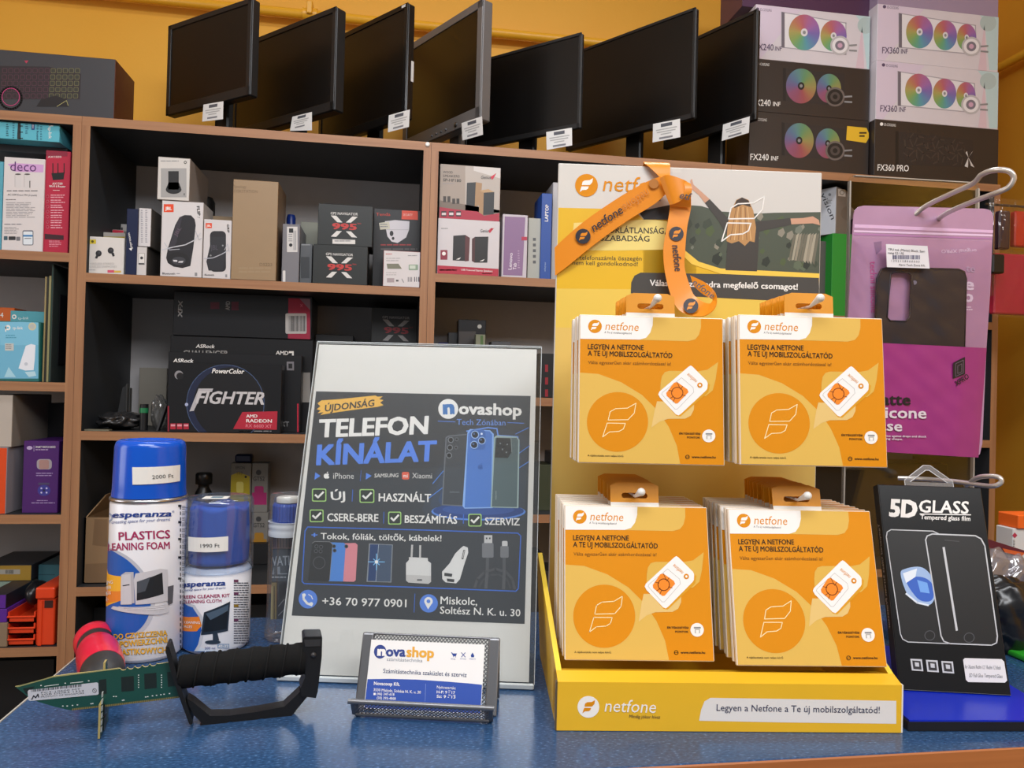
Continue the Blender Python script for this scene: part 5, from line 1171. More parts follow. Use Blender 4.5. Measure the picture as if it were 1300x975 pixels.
A.poly([(440, 198), (552, 203), (545, 382), (428, 379)], ink('8a9098'), 2); A.poly([(445, 202), (520, 204), (512, 377), (434, 375)], ink('26406e'), 2.5); A.poly([(485, 203), (548, 206), (541, 378), (472, 377)], ink('44546c'), 2.7); A.line([(485, 203), (472, 377)], 2, ink('b9c4d0'), 3)
for k in range(8):
    a = math.pi*k/4; A.line([(475, 285), (475+(38 if k % 2 == 0 else 20)*math.cos(a), 285+(38 if k % 2 == 0 else 20)*math.sin(a))], 4, ink('7fc0f0'), 3.4)
A.circ(475, 285, 8, WHT, 3.8)
A.poly([(628, 262), (716, 265), (718, 280), (732, 290), (732, 378), (720, 388), (625, 382), (614, 372), (614, 290), (628, 275)], ink('d9d7d5'), 2); A.poly([(614, 345), (732, 350), (732, 378), (720, 388), (625, 382), (614, 372)], ink('c4c1bf'), 2.4); A.rect(666, 366, 690, 373, ink('55565a'), 3); A.line([(643, 206), (640, 262)], 9, ink('c4c1bf'), 2); A.line([(681, 208), (680, 264)], 9, ink('c4c1bf'), 2)
A.poly([(872, 218), (885, 208), (905, 216), (907, 240), (890, 290), (868, 365), (850, 385), (800, 380), (785, 365), (784, 330), (795, 318), (820, 290), (845, 245)], ink('dedcda'), 2); A.line([(888, 230), (880, 268)], 9, ink('4a4b4e'), 3); A.line([(888, 232), (881, 264)], 4, ink('c4c1bf'), 3.3)
A.poly([(795, 335), (832, 340), (830, 354), (794, 350)], ink('3a3b3e'), 3); A.poly([(806, 362), (842, 366), (840, 380), (808, 376)], ink('3a3b3e'), 3)
A.rect(982, 157, 1020, 196, ink('c9c7c6'), 2); A.rect(990, 168, 997, 176, DG, 3); A.rect(1005, 168, 1012, 176, DG, 3); A.poly(rr(972, 194, 1026, 263, 6), ink('77787c'), 2.5); 
A.poly(rr(1066, 184, 1092, 212, 5), ink('c9c7c6'), 2); A.poly(rr(1058, 208, 1097, 263, 6), ink('77787c'), 2.5)
A.line([(998, 263), (996, 330), (990, 405)], 15, ink('55565a'), 2.2); A.line([(1076, 263), (1076, 330), (1073, 408)], 15, ink('55565a'), 2.2)
A.line([(938, 402), (950, 365), (985, 330), (1035, 316), (1085, 330), (1115, 365), (1125, 408)], 12, ink('4f5054'), 2); A.line([(960, 402), (975, 370), (1010, 345), (1050, 342), (1090, 365), (1105, 406)], 8, ink('47484c'), 2)
A.circ(152, 462, 44, ink('5a86dc'), 2); A.line([(130, 440), (132, 462), (148, 482), (170, 490)], 11, WHT, 3); A.circ(134, 443, 8, WHT, 3.2); A.circ(168, 484, 8, WHT, 3.2); A.line([(155, 440), (168, 448), (174, 462)], 4, WHT, 3)
A.text('+36 70 977 0901', (219, 489), (616, 499), 37, WHT, 0.01); A.line([(656, 435), (652, 522)], 3, PBL, 2)
A.circ(721, 480, 43, ink('5a86dc'), 2); A.circ(720, 470, 20, WHT, 3); A.poly([(702, 478), (738, 478), (718, 508)], WHT, 3.1); A.circ(720, 470, 9, ink('5a86dc'), 3.5)
A.text('Miskolc,', (776, 483), (949, 488), 36, WHT, 0.01); A.text('Soltész N. K. u. 30', (774, 528), (1152, 540), 34, WHT, 0.01)
tag(q.build('poster', None, (BLp+BRp)/2), 'white sheet with a dark phone shop advert, standing in the clear sign holder', 'poster')

# ------------------------------------------------------------------ wire mesh business card stand
GM = M('77787b', 0.35, 0.7, 0.03)
LT, RT_ = on_z(441, 890, CT+0.0145), on_z(613, 897.5, CT+0.0145)
LB, RB = on_z(452, 907.6, E0+0.001), on_z(614.5, 916, E0+0.001)
U = (RB-LB).normalized(); U = Vector((U.x, U.y, 0)).normalized(); BK = Vector((-U.y, U.x, 0)); BK = BK if BK.y > 0 else -BK
W = 0.1005
t = thing('card_stand', 'grey wire mesh business card stand in front of the white sign', 'card holder', LB+U*W/2)
P0 = Vector((LB.x, LB.y, E0))
tip = Vector((0, 0, 0.0145))-BK*0.0085                 # lip leans to the customer
rise = BK*0.0205+Z_*0.0525                              # back rest leans away
B1 = P0+BK*0.011
def wires(q, O, a, b, na, nb, r, m):
    """diamond mesh of flat expanded metal between edge vectors a and b"""
    La, Lb = a.length, b.length; ua, ub = a/La, b/Lb; nn = ua.cross(ub).normalized()
    st = La/na
    for sgn in (1, -1):
        k = -int(nb)-2
        while k < na+nb+2:
            # line through (k*st,0) with slope sgn
            p = []
            x0 = k*st; x1 = x0+sgn*Lb*0.9
            t0, t1 = 0.0, 1.0
            for (xa, xb) in ((x0, x1),):
                for lim, s_ in ((0, 1), (La, -1)):
                    d0, d1 = (xa-lim)*s_, (xb-lim)*s_
                    if d0 < 0 and d1 < 0: t0 = 2
                    elif d0 < 0: t0 = max(t0, d0/(d0-d1))
                    elif d1 < 0: t1 = min(t1, d0/(d0-d1))
            if t1 > t0:
                A_ = O+ua*(x0+(x1-x0)*t0)+ub*Lb*t0; B_ = O+ua*(x0+(x1-x0)*t1)+ub*Lb*t1
                q.tube([A_+nn*0.0002*sgn, B_+nn*0.0002*sgn], r, m, 5, False)
            k += 1
RL = 0.0030
q = MB()
for e in (0, W): q.obox(P0+U*(e-0.002)+Z_*0.0005, U*0.004, BK*0.013, Z_*0.0025, GM, 0.0008)
q.tube([P0+Z_*0.0018, P0+U*W+Z_*0.0018], 0.0016, GM, 10); q.tube([P0+tip-U*0.004, P0+tip+U*(W+0.004)], 0.0019, GM, 12)
for e in (0.0, W): q.obox(P0+U*(e-0.003)+Z_*0.001, U*0.006, tip, BK*0.0012, GM, 0.0004)
part(q, 'front_lip', t)
q = MB(); wires(q, P0+Z_*0.0018, U*W, tip-Z_*0.0018, 34, 5, 0.00035, GM); part(q, 'lip_mesh', t)
for e in (0.0, W):
    q = MB(); q.obox(B1+U*(e-0.0045)+Z_*0.0, U*0.009, BK*0.003, rise, GM, 0.0012, 2); part(q, 'back_post', t)
q = MB(); ph = rise*0.97
wires(q, B1+BK*0.002+rise*0.03, U*W, ph, 36, 16, 0.00042, GM); q.tube([B1+BK*0.002+rise*0.985, B1+BK*0.002+rise*0.985+U*W], 0.0009, GM, 8); part(q, 'back_mesh', t)
q = MB(); leg = BK*0.010-Z_*0.0525
for e in (0.0, W):
    q = MB(); q.obox(B1+U*(e-0.004)+rise*0.985+BK*0.004, U*0.008, BK*0.0025, leg*0.985, GM, 0.001); part(q, 'rear_leg', t)
# the card
u = U; v = rise.normalized(); n = u.cross(v); n = n if n.y < 0 else -n
OC = B1+U*(W-0.090)/2+v*0.0015+n*0.0008-U*0.002
q = MB(); q.obox(OC, u*0.090, n*0.0005, v*0.050, M('eceae8', 0.4, 0, 0.01))
A = quad_art(q, [(280, 165), (1120, 205), (1088, 700), (232, 660)], 0.090, 0.050, OC+n*0.0005, u, v, n, (420, 790, 5.909), (0.0004, 0.0896, 0.0004, 0.0496))
A.STEP = 0.00006
CB_, CG = ink('24408f'), ink('e2a63a')
A.poly([(240, 452), (420, 450), (620, 455), (820, 468), (1000, 482), (1130, 495), (1130, 760), (220, 760)], ink('2f50a8'), 1)
A.circ(347, 254, 46, ink('2b3f86'), 2, 50); A.text('n', (325, 284), (388, 286), 72, WHT, 0.06); A.text('ova', (390, 289), (536, 291), 76, ink('2b3f86'), 0.035); A.text('shop', (541, 292), (746, 301), 76, CG, 0.035)
A.text('számítástechnika', (397, 320), (661, 331), 25, ink('8a8e98'))
A.poly([(872, 260), (880, 260), (885, 268), (915, 268), (908, 288), (888, 288)], CB_, 2); A.circ(890, 292, 3, CB_, 2); A.circ(905, 293, 3, CB_, 2); A.line([(948, 262), (976, 294)], 5, CB_, 2); A.line([(976, 263), (948, 294)], 5, CB_, 2); A.poly([(1030, 262), (1042, 282), (1040, 296), (1020, 296), (1017, 282)], CB_, 2)
for x, s in ((870, 'shop'), (938, 'service'), (1006, 'support')): A.text(s, (x, 310), (x+(34 if s == 'shop' else 46), 313), 9, CB_)
A.text('Számítástechnika szaküzlet és szerviz', (371, 407), (986, 437), 31, ink('2a3a66'), 0.005)
A.text('Novacoop Kft.', (304, 494), (496, 501), 25, WHT, 0.02); A.text('3530 Miskolc, Soltész N. K. u. 30', (302, 537), (650, 556), 20, WHT, 0.01)
A.text('(46) 347-618', (327, 565), (456, 571), 18, WHT, 0.01); A.rect(302, 550, 318, 566, WHT, 2); A.text('(30) 393-4868', (327, 594), (466, 600), 18, WHT, 0.01); A.line([(686, 485), (682, 610)], 2, ink('8fa5dc'), 2)
A.text('Nyitvatartás:', (768, 518), (906, 525), 20, WHT, 0.0); A.text('H-P: 9 - 17', (767, 553), (901, 558), 20, WHT, 0.015); A.text('Sz: 9 - 13', (766, 583), (903, 590), 20, WHT, 0.015)
for x, y in ((852, 540), (852, 570)): A.text('00', (x, y), (x+16, y+1), 9, WHT, 0.01)
A.text('00', (888, 571), (904, 572), 9, WHT, 0.01)
tag(q.build('business_card', None, OC+u*0.045), 'white and blue business card of the shop in the mesh stand', 'business card')

# ------------------------------------------------------------------ yellow cardboard display with SIM card packs
D0 = Vector((0.1232, 0.5432, E0)); EX = Vector((0.9936, -0.1128, 0)).normalized(); EY = Vector((0.1128, 0.9936, 0)).normalized()
DW, DD = 0.2576, 0.160
YL, YK, LYL, CARD_W = paper('e6b526'), paper('dfa81c'), ink('f9d675'), paper('e6e2da')
def _mk(h): return M(h, 0.55, 0, 0, 0, 0.25)
NOR, NWH, NDK = _mk('da8b04'), _mk('f1eee9'), _mk('3a3a3c')
t = thing('display_stand', 'yellow cardboard counter display with a photo backboard, holding four rows of card packs', 'display stand', D0+EX*DW/2+EY*DD/2)
def flagF(A, x, y, s, m, lay, outline=0.0):
    """the two-flag emblem"""
    a = [(-0.33, -0.05), (-0.27, -0.32), (-0.1, -0.42), (0.28, -0.44), (0.55, -0.6), (0.5, -0.28), (0.3, -0.06)]
    b = [(-0.36, 0.05), (0.22, 0.06), (0.16, 0.24), (0.02, 0.32), (-0.28, 0.34), (-0.5, 0.5)]
    for g in (a, b):
        P = [(x+p[0]*s, y+p[1]*s) for p in g]
        if outline: A.line(P, outline, m, lay, True)
        else: A.poly(P, m, lay)
# backboard
BO = D0+EY*DD; BH = on_plane(707, 207, BO, EY).z-E0
uL = (on_plane(707, 300, BO, EY)-BO).dot(EX); uR = (on_plane(1042, 300, BO, EY)-BO).dot(EX)
BO = BO+EX*uL; BW = uR-uL
q = MB(); q.obox(BO, EX*BW, EY*0.004, Z_*BH, paper('d4d0c9'), 0.0006)
A = plane_art(q, BO, EX, Z_, -EY, (650, 200, 3.25), (0.0008, BW-0.0008, 0.001, BH-0.0008))
A.poly([(100, 205), (500, 214), (545, 258), (760, 256), (760, 1700), (100, 1700)], ink('e2b41e'), 1)
A.poly([(540, 256), (1300, 260), (1300, 1900), (540, 1900)], ink('e2b41e'), 1)
A.poly([(100, 540), (700, 545), (1300, 560), (1300, 1900), (100, 1900)], ink('e6c452'), 2)
A.poly([(100, 700), (1300, 720), (1300, 3000), (100, 3000)], ink('e3c066'), 2.5)
A.poly([(185, 382), (245, 382), (255, 270), (560, 256), (640, 262), (640, 380), (420, 384)], ink('ead47c'), 2)
# printed outing photograph: pale sky, dark cliffs, a long-haired walker from behind
A.poly([(700, 20), (1290, 60), (1290, 260), (700, 220)], ink('cfcbc5'), 2.2)
A.poly([(700, 195), (780, 200), (850, 222), (1000, 232), (1080, 228), (1290, 225), (1290, 480), (1060, 468), (860, 458), (770, 430), (715, 385), (690, 330)], ink('4a5142'), 2.6)
rnd = random.Random(3)
for k in range(46):
    x = rnd.uniform(700, 1270); y = rnd.uniform(235 if x > 850 else 260, 440 if x > 800 else 380); s = rnd.uniform(12, 42)
    A.poly([(x, y), (x+s*0.7, y-s*0.4), (x+s, y+s*0.3), (x+s*0.5, y+s), (x-s*0.1, y+s*0.6)], ink(rnd.choice(['2b3026', '5c6650', '3c4436', '6f7466', '8a8474', '353a30', '4d5a36'])), 3+k*0.01)
for k in range(9): A.poly([(1160+k*12, 320), (1172+k*12, 312), (1150+k*12, 420+k*3), (1140+k*12, 425)], ink(rnd.choice(['8f8674', '6b6656', 'a39a86'])), 3.6)
A.poly([(690, 330), (715, 385), (770, 430), (860, 458), (1060, 468), (1290, 480), (1290, 500), (860, 480), (740, 440), (690, 390)], ink('f2c84c'), 3.8)
A.poly([(620, 60), (735, 62), (735, 195), (690, 200), (650, 192), (620, 180)], ink('cfcbc5'), 1.6)
SKIN, HAIR, TOP_ = ink('c9987c'), ink('b98a54'), ink('3e3934')
A.poly([(795, 188), (815, 172), (880, 240), (905, 268), (1000, 265), (1148, 250), (1152, 278), (1020, 305), (1010, 470), (880, 465), (890, 330), (850, 260)], TOP_, 4.2)
A.poly([(735, 95), (742, 88), (748, 112), (815, 172), (795, 188), (770, 155), (738, 128)], SKIN, 4.2); A.poly([(1148, 252), (1200, 250), (1240, 243), (1265, 258), (1270, 280), (1240, 272), (1152, 276)], SKIN, 4.2)
A.poly([(905, 215), (925, 175), (948, 165), (975, 175), (995, 220), (1006, 290), (1000, 350), (980, 345), (960, 365), (935, 345), (905, 355), (884, 345), (890, 270)], HAIR, 4.5); A.poly([(925, 178), (948, 165), (975, 178), (985, 205), (950, 195), (915, 210)], ink('3a2a1e'), 4.8)
for k in range(6): A.line([(925+k*9, 205), (900+k*17, 340)], 3, ink('d9b27c' if k % 2 else '8a6238'), 4.9)
flagF(A, 948, 262, 168, NWH, 5.2, 5)
A.poly([(490, 546), (492, 515), (505, 488), (530, 475), (900, 482), (1265, 497), (1268, 600), (490, 560)], ink('45423e'), 4)
A.text('Válaszd a számodra megfelelő csomagot!', (567, 529), (1178, 546), 25, NWH, 0.02, 0, 5)
A.circ(307, 115, 47, NOR, 3); flagF(A, 305, 117, 52, NWH, 4)
A.text('netfone', (374, 138), (655, 148), 62, NOR, 0.0, 0.15, 4); A.text('mert jókor hívsz', (455, 176), (616, 180), 18, ink('6a5a6a'), 0, 0.1, 4)
A.text('KORLÁTLANSÁG,', (378, 311), (634, 315), 24, NDK, 0.01); A.text('IGAZI SZABADSÁG', (262, 342), (567, 347), 23, NDK, 0.01); A.text('A telefonszámla összegén', (252, 421), (535, 425), 17, ink('5a5030')); A.text('nem kell gondolkodnod!', (249, 442), (519, 448), 17, ink('5a5030'))
A.poly([(520, 222), (560, 215), (630, 200), (652, 196), (652, 256), (545, 256)], NDK, 3)
part(q, 'backboard', t)
# tray: front lip, side walls, floor
LH = 0.0355
q = MB(); q.obox(D0+EY*0.002+EX*0.0015, EX*(DW-0.003), EY*(DD-0.003), Z_*0.003, YK); part(q, 'tray_floor', t)
q = MB(); q.prism([D0, D0+Z_*LH, D0+EY*0.012+Z_*(LH+0.004), D0+EY*0.030+Z_*(LH-0.001), D0+EY*0.032+Z_*0.003, D0+EY*0.003+Z_*0.003, D0+EY*0.003], EX*DW, YL)
A = plane_art(q, D0, EX, Z_, -EY, (680, 580, 2.884), (0.0008, DW-0.0008, 0.0008, LH-0.0008))
A.circ(193, 915, 40, NWH, 2); flagF(A, 193, 916, 44, NOR, 3)
A.text('netfone', (252, 932), (440, 937), 45, NWH, 0.0, 0.15); A.text('Mindig jókor hívsz', (342, 955), (456, 958), 12, NDK, 0, 0.15)
A.poly([(598, 966), (606, 925), (618, 895), (640, 882), (900, 886), (1320, 893), (1320, 977), (900, 972)], ink('e2dfdc'), 1)
A.text('Legyen a Netfone a Te új mobilszolgáltatód!', (662, 929), (1259, 938), 24, ink('2f3150'), 0.0)
part(q, 'front_lip', t)
for e, nm in ((0.0, 'left'), (DW-0.004, 'right')):
    q = MB(); b = D0+EX*e
    fl_ = EX*(-0.005 if e == 0.0 else 0.003)
    prof = [b+EY*0.001, b+EY*(DD-0.002), b+EY*(DD-0.002)+Z_*0.096+fl_, b+EY*(DD-0.012)+Z_*0.098+fl_, b+EY*(DD-0.03)+Z_*0.091+fl_*0.9, b+EY*0.012+Z_*(LH+0.004), b+EY*0.001+Z_*LH]
    q.prism(prof, EX*0.004, YL, paper('f3d23c')); part(q, 'side_wall', t)
q = MB(); q.obox(D0+EX*(DW)-EX*0.0001, EX*0.0012, EY*0.008, Z_*LH, CARD_W); q.obox(D0-EX*0.0012, EX*0.0012, EY*0.004, Z_*LH, ink('5a4a34')); part(q, 'cut_edges', t)

# one pack: local x right, y back, z up; origin at the middle of its tab hole
SW, SH, STK = 0.115, 0.117, 0.0042
holes = 0.0530; hz = SH+0.0085
def MATT(h): return M(h, 0.55, 0, 0.02, 0, 0.25)
def mink(h): return M(h, 0.55, 0, 0, 0, 0.25)
def make_pack():
    t = thing('sim_card_pack', 'x', 'card pack', (0, 0, 0), 'SIM card packs hanging in the yellow display')
    q = MB(); a = Vector((-holes, 0.0, -hz))
    q.obox(a, X_*SW, Y_*STK, Z_*SH, paper('efe3cf'), 0.0005)
    q.add([a+Vector(p) for p in ((0.0006, -0.0001, 0.0006), (SW-0.0006, -0.0001, 0.0006), (SW-0.0006, -0.0001, SH-0.0006), (0.0006, -0.0001, SH-0.0006))], [[0, 1, 2, 3]], MATT('da8b02'))
    A = quad_art(q, [(228, 125), (985, 140), (1005, 940), (228, 922)], SW, SH, a+Y_*-0.0001, X_, Z_, -Y_, (680, 370, 4.24), (0.0007, SW-0.0007, 0.0007, SH-0.0007))
    A.STEP = 0.00008
    LY, LY2 = mink('ddb456'), mink('dbb04e')
    A.poly([(612, 120), (868, 125), (868, 190), (858, 230), (838, 255), (800, 265), (500, 258), (590, 200)], LY, 1)
    A.poly([(220, 118), (614, 126), (612, 180), (600, 220), (578, 248), (545, 258), (220, 256)], NWH, 2)
    A.circ(309, 189, 36, NOR, 3); flagF(A, 308, 190, 42, NWH, 4)
    A.text('netfone', (363, 207), (538, 212), 43, NOR, 0.0, 0.15); A.text('A Te új mobilszolgáltatód', (358, 225), (502, 230), 10, NDK, 0, 0.1)
    DKB = mink('2c2014')
    A.text('LEGYEN A NETFONE', (273, 311), (566, 314), 27, DKB, 0.015); A.text('A TE ÚJ MOBILSZOLGÁLTATÓD', (273, 346), (718, 356), 27, DKB, 0.015)
    A.text('Válts egyszerűen akár számhordozással is!', (275, 390), (711, 396), 17, mink('8a5a18'), 0.005)
    A.poly([(220, 436), (330, 444), (450, 488), (560, 556), (645, 640), (705, 730), (748, 830), (770, 945), (220, 945)], LY, 1)
    A.circ(433, 702, 161, NOR, 2, 161, 48); flagF(A, 438, 700, 165, mink('fbe6b0'), 3, 4)
    A.poly([(658, 490), (664, 455), (680, 432), (705, 425), (860, 426), (905, 418), (962, 376), (950, 470), (935, 530), (900, 560), (850, 566), (655, 560)], LY2, 2)
    A.poly([(640, 590), (838, 596), (836, 635), (820, 668), (790, 684), (700, 685), (655, 700), (612, 732), (628, 640)], mink('e2c078'), 2)
    A.poly([(814, 404), (920, 500), (912, 540), (765, 672), (742, 668), (648, 560)], mink('d99a20'), 2.6)
    A.poly([(805, 402), (816, 396), (826, 402), (902, 478), (908, 492), (906, 520), (900, 530), (770, 655), (755, 666), (740, 660), (655, 570), (646, 552), (652, 538)], mink('f1efec'), 3)
    A.line([(768, 462), (830, 515), (834, 540), (748, 632), (735, 632), (664, 552), (668, 542), (768, 462)], 2, mink('b9b5ae'), 4)
    A.poly([(728, 490), (745, 486), (800, 525), (806, 540), (750, 600), (738, 602), (690, 560), (688, 545)], mink('f08a28'), 5)
    CHL = mink('7a3a14')
    A.ring(746, 544, 30, 4, CHL, 6); A.line([(745, 486), (760, 520)], 3, CHL, 6); A.line([(700, 530), (722, 535)], 3, CHL, 6); A.line([(770, 555), (790, 560)], 3, CHL, 6); A.line([(735, 570), (725, 592)], 3, CHL, 6); A.line([(775, 508), (762, 525)], 3, CHL, 6); A.line([(708, 575), (728, 562)], 3, CHL, 6)
    A.text('netfone', (853, 478), (805, 436), 20, NOR, 0, 0.15, 5); A.circ(866, 502, 14, NOR, 5); A.circ(866, 502, 6, NWH, 6)
    A.text('ÉRTÉKESÍTÉSI', (760, 769), (872, 771), 10, DKB, 0.02); A.text('PONTOK', (802, 790), (871, 791), 10, DKB, 0.02)
    A.circ(920, 779, 36, mink('d98a10'), 2); A.circ(917, 777, 35, NWH, 3); A.rect(900, 762, 936, 770, GRY, 4); A.rect(904, 772, 932, 794, mink('b9b5ae'), 4); A.rect(910, 778, 926, 794, NWH, 5)
    A.ring(805, 891, 10, 3, DKB, 3); A.line([(795, 891), (815, 891)], 2, DKB, 3); A.text('www.netfone.hu', (828, 897), (956, 899), 13, DKB, 0.02); A.text('A tájékoztatás nem teljes körű.', (277, 887), (468, 891), 10, DKB, 0.005)
    body = part(q, 'pack_body', t)
    # hang tab with a wide slot
    q = MB(); x0, x1, z0, z1 = -0.0155, 0.0235, -0.0085, 0.0105
    sx, sz = 0.0105, 0.0022; th = 0.0010; y = 0.0016
    TO = paper('d98f10')
    n = 6
    outer = [(x1, z0), (x1, z1-0.003), (x1-0.003, z1), (x0+0.003, z1), (x0, z1-0.003), (x0, z0)]
    # quads round the slot
    def ring_pts(k):
        a = 2*math.pi*k/24; c_, s_ = math.cos(a), math.sin(a)
        ix = (sx-sz)*(1 if c_ > 0 else -1)+sz*c_+0.004; iz = sz*s_
        # matching point on the rectangle
        ox, oz = c_*0.05, s_*0.05; f = 1.0
        fx = ((x1-0.004) if ox > 0 else (x0-0.004))/ox if abs(ox) > 1e-9 else 9e9; fz = (z1 if oz > 0 else z0)/oz if abs(oz) > 1e-9 else 9e9
        f = min(abs(fx), abs(fz)); return (ix, iz), (0.004+ox*f, oz*f)
    R = [ring_pts(k+0.5) for k in range(24)]
    V = []; F = []
    for d in (0, th):
        V += [(i[0], y+d, i[1]) for i, o in R]+[(o[0], y+d, o[1]) for i, o in R]
    for k in range(24):
        j = (k+1) % 24
        F += [[k, 24+k, 24+j, j][::-1], [48+k, 72+k, 72+j, 48+j], [k, j, 48+j, 48+k], [24+k, 72+k, 72+j, 24+j]]
    q.add(V, F, TO)
    q.add([(x0, y-0.0001, z0), (x1, y-0.0001, z0), (x1, y-0.0001, z0+0.003), (x0, y-0.0001, z0+0.003)], [[0, 1, 2, 3]], CARD_W)
    part(q, 'hang_tab', t)
    return t
pack0 = make_pack(); first_used = [False]
def place_pack(pos, yaw, tilt, label):
    if not first_used[0]:
        o = pack0; first_used[0] = True
    else:
        o = pack0.copy(); C.objects.link(o)
        for ch in pack0.children:
            c = ch.copy(); C.objects.link(c); c.parent = o
    o.location = pos; o.rotation_euler = (tilt, 0, yaw); o['label'] = label
    return o
BY = -math.asin(0.1128)
nth_ = ['front', 'second from the front', 'third from the front', 'fourth from the front', 'fifth from the front', 'sixth from the front', 'seventh from the front', 'eighth from the front', 'ninth from the front', 'rearmost']
# lower-left corner pixel of each front pack and its top-left, with depth inside the display
rows_ = (('upper left', (733.8, 587.5), (733.8, 399.5), 0.030, 6, 7, 0.0078, 0.010), ('upper right', (940, 590), (931.4, 400), 0.0175, 6, 8, 0.0076, 0.0125),
         ('lower left', (717, 838), (721, 644), 0.0200, 14, 9, 0.0078, 0.012), ('lower right', (936, 845), (919, 645), 0.0080, 15, 9, 0.0080, 0.013))
pegW = M('e4e2dd', 0.35)
for nm, bl, tl, ly, tl_deg, cnt, gap, _ in rows_:
    P = D0+EY*ly
    b = on_plane(bl[0], bl[1], P, EY)
    # tilt so that the printed front matches its top edge
    tlt = math.radians(tl_deg)
    rot = Matrix.Rotation(BY, 4, 'Z') @ Matrix.Rotation(-tlt, 4, 'X')
    org = b-(rot @ Vector((-holes, 0, -hz)))
    rnd = random.Random(len(nm)*7+cnt)
    for k in range(cnt):
        kk = rnd.uniform(-1, 1) if k else 0
        p = org+EY*(gap*k)+EX*(0.0009*kk)
        place_pack(p, BY+0.004*kk, -tlt*(1-0.055*k)+0.0, 'orange card pack, ' + (nth_[k] if k < cnt-1 else 'rearmost') + ' on the ' + nm + ' peg')
    # the peg through every slot
    e = org+EY*(DD-ly); q = MB(); s0 = org-EY*0.014+Z_*0.0045; s0 = s0+EX*0.006
    q.tube([org+EX*0.004+EY*(DD-ly-0.0005)-Z_*0.0006, org+EX*0.004-EY*0.001-Z_*0.0006, org+EX*0.005-EY*0.009+Z_*0.0025, s0], [0.0011, 0.0011, 0.0022, 0.0032], pegW, 12); q.sphere(s0, 0.0033, pegW, n=8)
    part(q, 'peg', t, 'white peg')

# ------------------------------------------------------------------ orange lanyard knotted round the display's top
RIB = M('e28a18', 0.35, 0, 0.04, 0.1)
BF = lambda d: BO-EY*d
def bp(px, py, d): return on_plane(px, py, BF(d), EY)
def cr7(x, y): return (650+x/3.25, 200+y/3.25)
def smooth(pts, n):
    out = []
    P = [pts[0]]+list(pts)+[pts[-1]]
    for i in range(1, len(P)-2):
        for k in range(n):
            s = k/n
            out.append(0.5*((2*P[i])+(P[i+1]-P[i-1])*s+(2*P[i-1]-5*P[i]+4*P[i+1]-P[i+2])*s*s+(3*P[i]-P[i-1]-3*P[i+1]+P[i+2])*s*s*s))
    out.append(pts[-1]); return out
def ribbon(q, Lp, Rp, m, n=8, th=0.0006):
    L = smooth(Lp, n); R = smooth(Rp, n)
    V = []; F = []
    nn = []
    for i in range(len(L)):
        tng = (L[min(i+1, len(L)-1)]-L[max(i-1, 0)]); w_ = R[i]-L[i]
        c = w_.cross(tng); nn.append(c.normalized() if c.length > 1e-9 else (nn[-1] if nn else -EY))
    for i in range(len(L)): V += [L[i], R[i]]
    W_ = [L[i]-nn[i]*th for i in range(len(L))]; X2 = [R[i]-nn[i]*th for i in range(len(L))]
    n_ = len(L)
    q.add(V, [[2*i, 2*i+1, 2*i+3, 2*i+2] for i in range(n_-1)], m, True)
    V2 = []
    for i in range(n_): V2 += [W_[i], X2[i]]
    q.add(V2, [[2*i, 2*i+2, 2*i+3, 2*i+1] for i in range(n_-1)], m, True)
    for a_, b_ in ((L, W_), (R, X2)):
        V3 = []
        for i in range(n_): V3 += [a_[i], b_[i]]
        q.add(V3, [[2*i, 2*i+2, 2*i+3, 2*i+1] for i in range(n_-1)], m, True)
t = thing('lanyard', 'orange lanyard ribbon with dark lettering knotted over the top of the yellow display', 'lanyard', BO+EX*BW*0.4+Z_*(BH-0.05))
q = MB()
def seg(spec, n=8):
    Lp = [bp(*cr7(a[0], a[1]), a[4]) for a in spec]; Rp = [bp(*cr7(a[2], a[3]), a[4] if len(a) < 6 else a[5]) for a in spec]
    ribbon(q, Lp, Rp, RIB, n)
    return Lp, Rp
# strip to the lower left, round the board's edge
seg([(612, 78, 655, 130, 0.012), (540, 108, 590, 190, 0.010), (430, 172, 470, 265, 0.008), (300, 262, 345, 355, 0.006), (215, 335, 240, 440, 0.004), (176, 372, 178, 488, 0.002)])
# hanging strip and its curl
seg([(652, 150, 735, 140, 0.013), (650, 215, 738, 205, 0.011), (636, 300, 722, 290, 0.012), (624, 380, 714, 385, 0.013), (630, 470, 712, 455, 0.014), (652, 560, 730, 520, 0.016), (684, 625, 752, 570, 0.020, 0.018), (735, 652, 790, 598, 0.027, 0.022), (793, 655, 816, 604, 0.033, 0.026), (834, 628, 826, 596, 0.035, 0.027), (846, 592, 829, 586, 0.031, 0.024), (838, 556, 818, 580, 0.024, 0.020), (800, 518, 782, 560, 0.018, 0.0165), (735, 486, 748, 528, 0.0145)])
# short piece over the top edge
q2 = bp(*cr7(545, 28), 0.0); q3 = bp(*cr7(648, 32), 0.0)
zt = E0+BH+0.0012
La = [Vector((q2.x, q2.y, 0))+EY*0.03+Z_*(zt-0.03), Vector((q2.x, q2.y, 0))+EY*0.006+Z_*zt, Vector((q2.x, q2.y, 0))-EY*0.003+Z_*zt, bp(*cr7(600, 72), 0.008), bp(*cr7(622, 100), 0.012)]
Ra = [Vector((q3.x, q3.y, 0))+EY*0.03+Z_*(zt-0.03), Vector((q3.x, q3.y, 0))+EY*0.006+Z_*zt, Vector((q3.x, q3.y, 0))-EY*0.003+Z_*zt, bp(*cr7(652, 70), 0.008), bp(*cr7(654, 92), 0.012)]
ribbon(q, La, Ra, RIB)
strap_q = q
q = MB()
seg([(608, 88, 650, 195, 0.016), (635, 72, 672, 190, 0.020), (672, 78, 700, 175, 0.021), (715, 95, 722, 150, 0.019), (738, 112, 738, 135, 0.014)])
